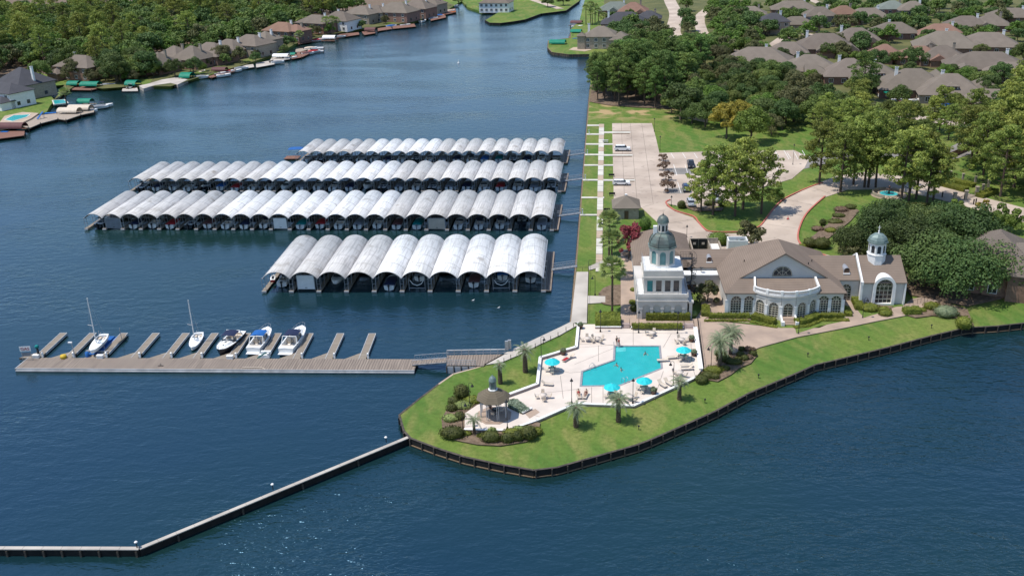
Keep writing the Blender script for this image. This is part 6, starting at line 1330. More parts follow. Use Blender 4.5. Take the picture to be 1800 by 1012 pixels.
# railings and fences ----------------------------------------------------
def fence(px, label, h=1.2, m='iron', z=G0, name='iron_fence', sp=.9, group=None, post=None):
    pts = [Vector(P(x,y,z)) for x,y in px]; o = pts[0]; t = thing(name, label, 'fence', o, 0, group); pk = MB(); pst = MB()
    for a, b in zip(pts[:-1], pts[1:]):
        a = a-o; b = b-o; L = (b-a).length; zv = Vector((0,0,h)); pk.tube(a+zv,b+zv,.025,n=4); pk.tube(a+zv*.12,b+zv*.12,.02,n=4); n = max(1,int(L/sp))
        for i in range(n*4): p = a.lerp(b,i/n/4); pk.tube(p,p+zv,.010,n=3)
        for i in range(n+1): p = a.lerp(b,i/n); pst.tube(p,p+zv*1.03,.035,n=5)
    pk.build('railing_bars', M[m], t); pst.build('fence_posts', M[m], t)
fence([(1226,565),(1237,650)], 'black iron fence along the right wall of the pool terrace', 1.3)
fence([(1034.5,480),(1032,569)], 'black iron fence on the garden side of the promenade', 1.2)
fence([(1014,479),(1034.5,479),(1035,466),(1062,466),(1091,456)], 'thin iron fence and gate across the head of the promenade', 1.2)
fence([(1590,540),(1612,536),(1660,520)], 'iron fence right of the chapel wing', 1.2)
t = thing('rope_fence', 'low rope fence with wooden posts along the shore path', 'fence', P(886,638)); o = P(886,638); pts = [P(x,y)-o for x,y in ((886,638),(898,632),(912,626),(926,619),(941,612),(955,605),(968,599),(981,592),(995,583),(1008,576))]; m = MB()
for a, b in zip(pts[:-1], pts[1:]): mid = (a+b)/2+Vector((0,0,.6)); m.path([a+Vector((0,0,.85)), mid, b+Vector((0,0,.85))], .02, 4)
m.build('rope', M['tancv'], t)
for p in pts: MB().tube(p,p+Vector((0,0,1.0)),.06,n=6).build('post', M['pile'], t)
# fountain and gate ---------------------------------------------------------
ft = thing('fountain', 'round fountain with a teal basin and a low curved wall', 'fountain', P(1562,343)); m = MB(); m.lathe([(2.3,0),(2.3,.55),(2.6,.55),(2.6,0)], n=28); m.build('basin_rim', M['stone'], ft); MB().lathe([(0,.42),(2.3,.42)],n=28).build('basin_water', M['poolw'], ft)
MB().lathe([(0,.3),(.35,.3),(.2,.9),(.15,1.4),(.8,1.6),(.9,1.75),(.15,1.7),(.1,2.2),(.45,2.35),(.1,2.4),(0,2.7)],n=16).build('centrepiece', M['brown_metal'], ft)
m = MB();
for i in range(20): a, b = R(20+i*11), R(20+(i+1)*11); m.beam((4.0*cos(a),3.8*sin(a),1.0),(4.0*cos(b),3.8*sin(b),1.0),.3,1.0)
m.build('curved_wall', M['stone'], ft)
kind(MB().prism([(P(1562,343).x+4.4*cos(R(12*i)), P(1562,343).y+4.2*sin(R(12*i))) for i in range(30)], G0-.1, G0+.19).build('fountain_plaza', M['walk2']))
gt = thing('entrance_gate', 'iron driveway gate between tan brick pillars', 'gate', P(1678,348)); o = P(1678,348)
for px, py in ((1677,356),(1697,352),(1716,345)): p = P(px,py)-o; b = MB(); b.box(p.x-.35,p.x+.35,p.y-.35,p.y+.35,0,2.4); b.box(p.x-.45,p.x+.45,p.y-.45,p.y+.45,2.4,2.6); b.build('pillar', M['stone'], gt)
b = MB();
for (ax, ay), (bx, by) in (((1677,356),(1697,352)),((1697,352),(1716,345))):
    p, q = P(ax,ay)-o, P(bx,by)-o; n = 16
    for i in range(n+1): r_ = p.lerp(q,i/n); b.tube(r_, r_+Vector((0,0,1.3+.6*abs(i/n-.5)*2)), .025, n=4)
    b.tube(p+Vector((0,0,.3)),q+Vector((0,0,.3)),.04,n=4); b.tube(p+Vector((0,0,1.2)),q+Vector((0,0,1.2)),.04,n=4)
b.build('gate_leaf', M['iron'], gt)
t = thing('boundary_fence', 'tan pillared fence with iron panels behind the gate hedges', 'fence', P(1668,314)); o = P(1668,314)
L_ = [(1652,309),(1670,313.5),(1692,318),(1714,323),(1737,329),(1727,337),(1717,343)]; m = MB()
for px, py in L_: p = P(px,py)-o; b = MB(); b.box(p.x-.25,p.x+.25,p.y-.25,p.y+.25,0,1.9); b.box(p.x-.32,p.x+.32,p.y-.32,p.y+.32,1.9,2.05); b.build('pillar', M['stone'], t)
for (a, b_), (c_, d) in zip(L_[:-1], L_[1:]):
    p, q = P(a,b_)-o, P(c_,d)-o; m.tube(p+Vector((0,0,1.6)),q+Vector((0,0,1.6)),.03,n=4); m.tube(p+Vector((0,0,.2)),q+Vector((0,0,.2)),.03,n=4)
    for i in range(20): r_ = p.lerp(q,i/20); m.tube(r_,r_+Vector((0,0,1.7)),.02,n=3)
m.build('iron_panel', M['iron'], t)
for px, py, lb in ((1656,347,'dark keypad post left of the entrance gate'),(1711,360,'bollard post on the driveway right of the gate, the left one'),(1715,359,'bollard post on the driveway right of the gate, the right one')):
    box_thing('bollard', lb, 'bollard', px, py, G0, [('post','pile',MB().box(-.12,.12,-.12,.12,0,1.3)),('cap','iron',MB().hip(-.15,.15,-.15,.15,1.42,.4,t=.1))])
def woodfence(px, label, h=1.9, m='pile'):
    pts = [Vector(P(x,y)) for x,y in px]; o = pts[0]; t = thing('wooden_fence', label, 'fence', o); b = MB(); c_ = MB()
    for a, q in zip(pts[:-1], pts[1:]): a = a-o; q = q-o; b.beam(a+Vector((0,0,h)),q+Vector((0,0,h)),.06,h); n = max(1,int((q-a).length/2.4)); [c_.box(a.lerp(q,i/n).x-.07,a.lerp(q,i/n).x+.07,a.lerp(q,i/n).y-.16,a.lerp(q,i/n).y-.03,0,h+.1) for i in range(n+1)]
    b.build('fence_boards', M[m], t); c_.build('fence_posts', M[m], t)
woodfence([(1207,208),(1243,216)], 'grey wooden fence beside the dark oak on the far lawn', m='stone'); woodfence([(1500,158),(1550,166),(1610,174),(1668,187)], 'long dark wooden fence behind the houses'); woodfence([(1640,292),(1700,266),(1722,254)], 'red brown wooden fence along the upper road', m='brick')
sgn = thing('yard_sign', 'pale square sign panel standing beside the suburban street', 'sign', P(1570,205)); MB().box(-2.6,2.6,-.1,.1,.2,1.9).build('panel', M['conc'], sgn); MB().box(-2.7,-2.6,-.12,.12,0,2).box(2.6,2.7,-.12,.12,0,2).build('post', M['stone'], sgn)
# red items in the road, road marks
box_thing('traffic_cone', 'small red object lying in the middle of the shaded driveway', 'traffic cone', 1385,385, G0+.2, [('cone','redcv',MB().lathe([(.32,0),(.32,.05),(.16,.06),(.05,.7),(0,.7)],n=10)),('base','iron',MB().box(-.3,.3,-.3,.3,-.01,.04))])
for px, py, lb in ((1076,344,'dark bench on the grass below the white sedan'),(1075,311,'dark low box on the grass above the white sedan'),(1067,372,'small dark bench near the utility hut')):
    t = thing('garden_bench', lb, 'bench', P(px,py,G0+.05)); MB().box(-.8,.8,-.22,.22,.40,.46).build('seat', M['iron'], t); MB().box(-.8,.8,.2,.26,.46,.85).build('backrest', M['iron'], t); [MB().box(x-.04,x+.04,-.2,.2,0,.4).build('leg', M['iron'], t) for x in (-.7,.7)]
box_thing('picnic_table', 'pale picnic table on the grass left of the white SUV', 'picnic table', 1064,250.5, G0, [('table_top','fascia',MB().box(-.9,.9,-.4,.4,.7,.76)),('bench','fascia',MB().box(-.9,.9,-.9,-.6,.42,.46).box(-.9,.9,.6,.9,.42,.46)),('frame','galv',MB().beam((-.6,-.75,.4),(-.6,.75,.4),.06,.06).beam((.6,-.75,.4),(.6,.75,.4),.06,.06).tube((-.6,-.5,0),(-.6,.1,.7),.03).tube((.6,-.5,0),(.6,.1,.7),.03).tube((-.6,.5,0),(-.6,-.1,.7),.03).tube((.6,.5,0),(.6,-.1,.7),.03))])
for i, y in enumerate((236.5,272.5,317,378.5)):
    x0 = 1034.5-.0813*(y-187); box_thing('utility_post', 'white dock utility post at the seawall end of the '+['farthest','second farthest','third farthest','nearest'][i]+' cross path', 'utility post', x0+5, y, G0, [('post','white',MB().box(-.14,.14,-.14,.14,0,1.4)),('lamp_head','fascia',MB().lathe([(0,1.4),(.2,1.42),(.16,1.7),(0,1.72)],n=8))])
# ------------------------------------------------------------------ cars
def car(label, px, py, rz, paint, suv=True, truck=False, name='parked_car'):
    L, W, H = (4.9,1.95,1.72) if suv else (4.7,1.85,1.42)
    if truck: L, H = 5.6, 1.85
    t = thing('pickup_truck' if truck else name, label, 'pickup truck' if truck else 'car', P(px,py,G0+.22), R(rz)); b = MB()
    prof = [(-L/2,.35),(-L/2,.85),(-L/2+.1,1.0),(-L/2+1.15,1.08),(L/2-.15,1.12),(L/2,.95),(L/2,.35)]
    if not suv: prof = [(-L/2,.35),(-L/2,.7),(-L/2+.15,.82),(-L/2+1.2,.92),(L/2-.1,1.0),(L/2,.8),(L/2,.35)]
    n = len(prof); vs = [(x,-W/2*(1 if 0 < i < n-1 and z > .8 else 1),z) for i,(x,z) in enumerate(prof)]+[(x,W/2,z) for x,z in prof]
    b.add(vs, [tuple(range(n)), tuple(range(2*n-1,n-1,-1))]+[(i,n+i,n+(i+1)%n,(i+1)%n) for i in range(n)]); body = b.build('body', paint, t)
    z0 = 1.05 if suv else .93; xa, xb, xc, xd = (-L/2+1.1, -L/2+1.75, (L/2-.45 if not truck else .55), (L/2-.12 if not truck else .85)); g = MB()
    def cab(mb, z0, z1, s0, s1, grow=0): mb.add([(xa-grow,-s0,z0),(xd+grow,-s0,z0),(xd+grow,s0,z0),(xa-grow,s0,z0),(xb,-s1,z1),(xc,-s1,z1),(xc,s1,z1),(xb,s1,z1)], [(0,1,5,4),(1,2,6,5),(2,3,7,6),(3,0,4,7),(4,5,6,7)])
    cab(g, z0, H-.05, W/2-.06, W/2-.25); g.build('windows', M['glass'], t); r = MB(); r.add([(xb-.05,-W/2+.24,H-.06),(xc+.05,-W/2+.24,H-.06),(xc+.05,W/2-.24,H-.06),(xb-.05,W/2-.24,H-.06),(xb+.1,-W/2+.32,H),(xc-.1,-W/2+.32,H),(xc-.1,W/2-.32,H),(xb+.1,W/2-.32,H)], [(0,1,5,4),(1,2,6,5),(2,3,7,6),(3,0,4,7),(4,5,6,7)])
    for x in (xb+.85,xc-.5):
        for s in (-1,1): r.beam((x,s*(W/2-.10),z0),(x,s*(W/2-.24),H-.04),.09,.06)
    r.build('roof', paint, t)
    if truck: b = MB(); b.box(.95,L/2-.1,-W/2+.12,W/2-.12,1.125,1.14); b.build('cargo_bed', M['iron'], t)
    for x in (-L/2+.9, L/2-.95):
        for s in (-1,1):
            w_ = MB(); w_.tube((x,s*(W/2-.2),.34),(x,s*(W/2+.02),.34),.35,n=14); wo = w_.build('wheel', M['iron'], t); MB().tube((x,s*(W/2+.0),.34),(x,s*(W/2+.035),.34),.2,n=10).build('rim', M['galv'], wo)
    for s in (-1,1): MB().box(-L/2-.02,-L/2+.05,s*(W/2-.4)-.2,s*(W/2-.4)+.2,.62,.78).build('headlight', M['white'], t); MB().box(L/2-.05,L/2+.02,s*(W/2-.3)-.15,s*(W/2-.3)+.15,.7,.9).build('tail_light', M['redcv'], t)
    return t
cp = lambda n, c: mat(n, c, .25, c, spec=.6)
PWH, PSI, PBK, PBL, PRD = cp('white_car_paint',(.78,.78,.77)), cp('silver_car_paint',(.38,.40,.43)), cp('black_car_paint',(.02,.022,.026)), cp('blue_car_paint',(.03,.05,.10)), cp('red_car_paint',(.40,.02,.03))
car('white SUV parked in the upper bay beside the planting strip', 1094, 264.5, 178, PWH); car('white sedan parked below the SUV, near the lower planting strip', 1092, 324.5, 178, PWH, False)
car('black pickup truck parked in the far car park, left of the pines', 1214, 292, 88, PBK, True, True); car('dark blue car parked half hidden under the pine branches', 1206, 334, 90, PBL, False); car('silver car parked behind the low island shrubs', 1214.5, 360, 92, PSI, False); car('silver car under the pines, right of the other silver car', 1258, 352, 92, PSI, True)
car('red pickup truck beside the suburban street', 1583, 187, 15, PRD, True, True); car('grey car beyond the red pickup truck', 1578, 182, 185, PBL, False)
for px, py, rz, lb in ((1543,169,10,'small covered boat on a trailer, leftmost by the long wooden fence'),(1566,178,5,'white boat on a trailer left of the red pickup'),(1596,179,8,'white boat on a trailer right of the red pickup')):
    dup(protos['white'], tuple(P(px,py,G0+.5)), R(rz-90), lb, 'boats stored on trailers', sc=.85)
t = thing('boat_trailer', 'empty boat trailer right of the red pickup truck', 'trailer', P(1643,192), R(10)); MB().beam((-3,0,.5),(3,0,.5),.12,.12).beam((-1,-.9,.5),(2.5,-.9,.5),.1,.1).beam((-1,.9,.5),(2.5,.9,.5),.1,.1).beam((-1,-.9,.5),(-1,.9,.5),.1,.1).beam((2.5,-.9,.5),(2.5,.9,.5),.1,.1).build('frame', M['galv'], t)
for s in (-1,1): MB().tube((1.6,s*1.0,.32),(1.6,s*1.2,.32),.32,n=12).build('wheel', M['iron'], t)
t = thing('covered_trailer_boat', 'boat under a bright blue tarp on the grass right of the trailer', 'covered boat', P(1664,192), R(15)); m = MB(); m.hip(-3,3,-1.1,1.1,1.3,.7,t=1.0); m.build('tarp', M['blue'], t); MB().box(-3.6,3.2,-.08,.08,.2,.3).tube((1,-.9,.3),(1,-1.1,.3),.3).tube((1,.9,.3),(1,1.1,.3),.3).build('trailer', M['iron'], t)
# ------------------------------------------------------------------ hedges, bushes, palms round the club
def pp(*a, z=G0): return [tuple(P(x,y,z)[:2]) for x, y in a]
Z5 = ZT+.32
hedge(pp((1136,563),(1212,563)), 1.3, 1.5, 'long clipped hedge against the front of the domed tower', z=Z0)
hedge(pp((1111.5,576),(1199,576),z=Z5), .9, .8, 'long low hedge in the planter between the two terrace steps', z=Z5)
hedge(pp((1047,566),(1090,566),z=Z5), 4.0, 1.25, 'big deep boxy hedge in the planter at the upper left of the terrace', z=Z5)
hedge(pp((1240,543),(1240,558)), 1.5, 1.0, 'short hedge block at the left corner of the hall, by the courtyard', z=Z0); hedge(pp((1246,559.5),(1317,559.5)), 1.1, .95, 'upper clipped hedge under the left hall windows', z=Z0); hedge(pp((1238,566),(1316,566)), .7, .45, 'lower front hedge strip left of the bow front', z=Z0)
hedge(pp((1323,559),(1338,563),(1362,570)), 1.5, 1.0, 'upper hedge curving in front of the bow, left of the entrance steps', z=Z0); hedge(pp((1319,567),(1340,573),(1366,577)), .8, .45, 'lower hedge strip in front of the bow, left of the entrance steps', z=Z0)
hedge(pp((1398,570),(1415,568),(1438,558)), 1.5, 1.0, 'upper hedge curving in front of the bow, right of the entrance steps', z=Z0); hedge(pp((1396,578),(1420,575),(1440,567)), .8, .45, 'lower hedge strip in front of the bow, right of the entrance steps', z=Z0)
hedge(pp((1443,559),(1482,559)), 1.1, .95, 'upper clipped hedge under the right hall windows', z=Z0); hedge(pp((1441,565.5),(1492,565)), .8, .5, 'lower hedge strip under the right hall windows', z=Z0); hedge(pp((1486,545),(1492,558)), 1.2, .9, 'short hedge at the right corner of the hall', z=Z0)
hedge(pp((1502,528),(1511,547)), 1.6, 1.1, 'clipped hedge between the connector door and the chapel wing', z=Z0); hedge(pp((1588,552),(1616,551)), 1.9, 1.2, 'clipped hedge right of the chapel wing path', z=Z0)
for a in ((1528,546,1.55,1.4,'hedge','large round bush left of the chapel arched window',1.9),(1553,548,.9,1.0,'hedge','small round bush under the chapel arched window',1.3),(1556,555,1.0,1.2,'hedge','round bush nearest the path in front of the chapel wing',1.3),(1637,543,1.3,1.4,'hedge','round bush behind the hedge right of the chapel',1.6),(1620,548,.7,.8,'hedge','small bush touching the hedge right of the chapel',.8),(1662,555,1.8,1.9,'palmb','loose grey green shrub beside the round yellow green bush',2.2),(1676,556,.9,1.1,'hedged','small dark shrub left of the round yellow green bush',1),
          (1693.5,577,1.45,2.3,'hedge','round yellow green bush at the seawall on the right',1.5),(1423,434,1.5,2.1,'hedged','left one of two dark round bushes at the driveway kerb',1.5),(1445,436,1.7,2.4,'hedged','right one of two dark round bushes at the driveway kerb',1.9),(1411,436,.8,1.0,'hedge','small low bush at the tip of the kerb',1),
          (1478,372,1.4,1.3,'plum','mauve bush uphill of the driveway lawn',1.7),(1495,368,1.2,1.3,'hedged','dark bush right of the mauve bush',1.4),(1474,382,1.2,1.0,'hedged','upper spreading bush on the driveway lawn',1.6),(1468,392,1.4,.9,'hedged','middle spreading bush on the driveway lawn',2),(1437,405,1.2,1.0,'plum','plum coloured bush above the two round bushes',1.5),(1446,396,.7,1.6,'hedged','small upright shrub on the driveway lawn',.8),(1460,408,1.2,1,'hedge','light green bush above the right round bush',1.4),
          (1198,366,1.0,2.0,'hedged','tall clipped bush on the red kerbed island',1.1),(1247,361,1.2,1.3,'hedged','dark bush in the island below the pines',1.5),(1270,362,1,1.1,'hedged','smaller dark bush below the pines',1.2),(1262,430,1.9,2.9,'bright','bright green round shrub behind the service yard',2.5),(1282,431,1.3,1.9,'bright','smaller bright green shrub right of the service yard',1.6),
          (1115,548,.7,1.5,'hedged','upright shrub at the left wall of the tower, the lower one',.8),(1112,535,.6,1.0,'hedge','shrub at the left wall of the tower, the middle one',.7),(1113,512,.55,.8,'hedge','yellowish potted shrub left of the tower',.6),(1218,556,.8,1.1,'palm','leafy green plant right of the tower hedge',.9),(1134,404,1.4,3.2,'bright','tall bright green shrub right of the utility hut',1.4)):
    px, py, r_, h, lm, lb, rx = a; bush(P(px,py), r_, h, lb, lm, rx=rx)
# right shrub bed beside the pindo palms
BD = [(1233,672,1.35,1.3,'hedged',1.3),(1243,664,1.2,1.1,'hedged',1.4),(1253.5,655,1.4,1.1,'hedge',1.9),(1257,666,.75,1.0,'hedged',.9),(1275,651,.7,.9,'hedged',.9),(1289,640,1.0,1.1,'hedged',1.9),(1301,627,.8,1.0,'hedged',.8),(1303.5,617,.6,.9,'hedged',.7),(1315,617.5,.7,1.0,'plum',.8),(1323,618,.5,.8,'plum',.7),(1323,626,.7,1.0,'hedged',.8),(1309,633,.75,1.0,'hedged',.85),(1317,631.5,.7,.9,'plum',.7),(1272,635,1.1,1.2,'hedged',1.6),(1297,634,.6,.8,'hedged',.7),(1266,625,.9,1.1,'hedged',1.2)]
for i, (px, py, r_, h, lm, rx) in enumerate(BD):
    g_ = ['lowest bush, beside the pool terrace corner','second bush up from the terrace corner'][i] if i < 2 else None
    bush(P(px,py), r_*.85, h, (g_ or 'dark clipped round shrub')+' in the mulch bed below the pindo palms', lm, rx=rx*.85, group=None if g_ else 'round clipped shrubs below the pindo palms')
for a in ((812,701,1.25,2.6,'hedged','tall dark boxy shrub behind the gazebo, left of the lamp',1.3),(797,711,.9,1.4,'hedged','upper one of two dark shrubs left of the gazebo',.9),(794,722,.8,1.2,'hedged','lower one of two dark shrubs left of the gazebo',.9),(831,708,1.1,1.2,'hedge','yellow green bush just behind the gazebo lamp',1.5),(812,716,1.3,1.0,'palm','spiky green clump left of the gazebo plaza',1.7),(808,737,.9,1.3,'hedged','dark shrub between the spiky clumps and the plaza',.9),(792,740,1.0,1.1,'palm','palmetto clump at the left edge of the gazebo bed',1.3),(796,768,1.4,1.7,'hedged','oval dark hedge at the lower left of the gazebo bed',2.0),
          (863,776,1.0,1.7,'hedged','wide boxy bush directly below the gazebo plaza',1.6),(892,777,.9,1.5,'hedged','boxy bush right of the palm below the gazebo',1.1),(911,774,.9,1.6,'hedged','rounded bush between two boxy bushes below the gazebo',.9),(929,771,1.2,2.2,'hedged','largest boxy bush at the right end of the gazebo bed',1.3),(943,762,.9,1.0,'hedge','yellow green shrub at the right tip of the gazebo bed',1.0),(865,764,.5,1.3,'palm','pale spiky plant at the plaza edge below the gazebo',.8),(845,768,.5,.6,'hedge','small yellow green plant right of the little palm',.6),(820,765,.6,.7,'hedge','small yellow green plant left of the little palm',.9),(900,763,.9,.9,'hedge','low light green plants at the right of the plaza edge',1.4),(912,757,.7,.8,'palm','low spiky plants above the boxy bushes',1.0)):
    px, py, r_, h, lm, lb, rx = a; bush(P(px,py), r_, h, lb, lm, rx=rx)
palm(1264.5,646,1260,601,'taller bushy pindo palm beside the pool terrace, nearer the lamp',44,2.7,r=.3,wd=.34); palm(1284,624,1288,585,'pindo palm behind the other one, beside the shrub bed',44,2.5,r=.28,wd=.34)
palm(1194,702,1195,671,'small pale palm at the lakeward kerb right of the loungers',26,1.7,r=.3,skirt=False); palm(1087,741,1081.5,703,'palm on the lawn below the near middle umbrella',34,2.1,r=.33,wd=.3); palm(1012.5,750,1011,718,'palm on the lawn below the paired loungers',30,2.0,r=.36)
palm(923.5,654,922,616,'palm on the upper lawn left of the zigzag wall',26,2.0,r=.38,skirt=False); palm(879.5,674,877,642,'short fronded palm behind the gazebo',20,1.2,r=.34,skirt=False); palm(834,764,828,738,'little palm in the bed below the gazebo plaza',18,1.5,r=.2,skirt=False)
for px, py, cy, lb in ((1076,549,473,'nearest of three tall fan palms beside the clubhouse tower'),(1075,489,423,'middle one of three tall fan palms beside the clubhouse tower'),(1070.5,450,389,'farthest of three tall fan palms, above the red crape myrtle')): palm(px,py,px,cy,lb,36,3.2,'palm',.2,False,None,.3,True)
# named trees ----------------------------------------------------------------
def nt_(kd, px, py, sc, label, zs=None, i=None, cat='tree'):
    p = P(px,py,G0-.02); AVOID.append((p.x,p.y,3.5*sc)); return tree(kd, p, sc, label, rg=random.Random(px*3+py), zs=zs, i=i, cat=cat)
nt_('pinelow',1253,378,1.02,'tall pine left of the big group on the red kerbed island',i=0); nt_('pinelow',1292,380,1.0,'pine at the middle front of the island group',i=1); nt_('pinelow',1306,368,1.05,'tallest pine at the back of the island group',i=2); nt_('pinelow',1338,376,.92,'pine at the right of the island group, over the driveway',i=3); nt_('pinelow',1232,372,.72,'low branched pine at the left edge of the island group',i=2)
nt_('small',1365,352,.9,'small young tree right of the island pines')
for px, py, s, lb in ((1166,284,.8,'farthest of the four plum leaved trees in the car park divider'),(1166,300,.95,'second of the four plum leaved trees from the far end'),(1170.5,318,1.0,'third of the four plum leaved trees from the far end'),(1173,337,1.15,'nearest of the four plum leaved trees in the car park divider')): nt_('plum',px,py,s,lb)
nt_('red',1105,456,1.05,'crimson flowering crape myrtle beside the palms and utility hut',zs=1.35); nt_('mag',1321,434,1.0,'dark magnolia behind the hall roof'); nt_('smallb',1243,533,1.15,'round topped tree in the courtyard between tower and hall',zs=1.25)
for px, py, s, lb in ((1440,322,.98,'leftmost pine by the upper driveway'),(1477,338,1.08,'pine at the driveway bend left of the fountain'),(1500,325,1.0,'pine above the driveway, left of the fountain pair'),(1519,330,1.1,'left one of the close pine trio above the fountain'),(1526,330,1.12,'middle one of the close pine trio above the fountain'),(1539,330,1.05,'right one of the close pine trio above the fountain'),(1583,358,1.12,'pine directly right of the fountain'),(1597,353,1.14,'second pine right of the fountain'),(1610,350,1.0,'third pine right of the fountain'),(1629,357,.92,'pine between the fountain and the gate, the taller one'),(1640,352,.8,'pine between the fountain and the gate, the smaller one'),(1727,318,1.1,'pine on the lawn behind the gate hedges'),(1758,346,1.05,'pine at the right edge of the gate lawn'),(1782,330,1.15,'pine at the far right beyond the gate lawn')): nt_('pinelow' if px in (1440,1477,1519,1597,1629,1727,1758,1782) else 'pine',px,py,s*(.95 if px % 2 else 1.0),lb)
for px, py, s, lb in ((1510,452,.72,'leftmost live oak behind the connector roof'),(1545,452,.85,'live oak directly behind the chapel cupola'),(1592,478,.9,'live oak at the right corner of the chapel roof'),(1560,425,.85,'live oak above the chapel cupola, farther back'),(1610,432,.9,'live oak in the back row, middle'),(1660,428,.85,'live oak in the back row, right'),(1640,500,1.0,'wide live oak in the front row, right of the chapel'),(1690,518,1.02,'live oak in the front row, second from the right'),(1735,512,.95,'live oak nearest the brick house'),(1700,470,1.0,'live oak in the middle of the dark grove'),(1650,460,.95,'live oak behind the front row of the dark grove')): nt_('big',px,py,s,lb)
nt_('mag',1500,460,.9,'magnolia beside the connector roof, left of the live oaks'); nt_('small',1679,377,.95,'young green tree on the lawn below the gate'); nt_('smally',1724,385,1.05,'young yellowish tree on the lawn right of the gate',zs=1.3); nt_('small',1752,400,1.3,'green shrubby tree above the brick house, left one'); nt_('small',1772,408,1.3,'green shrubby tree above the brick house, right one')
nt_('dark',1196,211,1.25,'large dark oak on the far lawn beside the grey wooden fence'); nt_('yellow',1277,244,1.15,'golden leaved tree on the edge of the far lawn'); nt_('bright',1320,252,1.1,'vivid green tree right of the golden tree on the far lawn'); nt_('yellow',1300,228,.95,'yellow green tree behind the golden tree'); nt_('olive',1395,214,1.25,'wide olive tree above the far lawn, right part'); nt_('dark',1375,228,1.0,'dark tree left of the wide olive tree')
nt_('pined',1515,178,1.05,'dark conifer standing before the houses, left of the parked boats')
# gate hedges
hedge(pp((1655,326),(1698,337)), 2.4, 1.0, 'nearer clipped hedge along the lawn left of the gate', name='clipped_hedge'); hedge(pp((1660,317),(1712,329)), 2.0, 1.0, 'farther clipped hedge below the pillared fence'); hedge(pp((1721,348),(1748,338)), 2.2, 1.1, 'clipped hedge right of the entrance gate'); hedge(pp((1560,362),(1610,366),(1660,368)), 1.6, 1.2, 'long dark hedge between the fountain and the live oaks', lm='hedged')
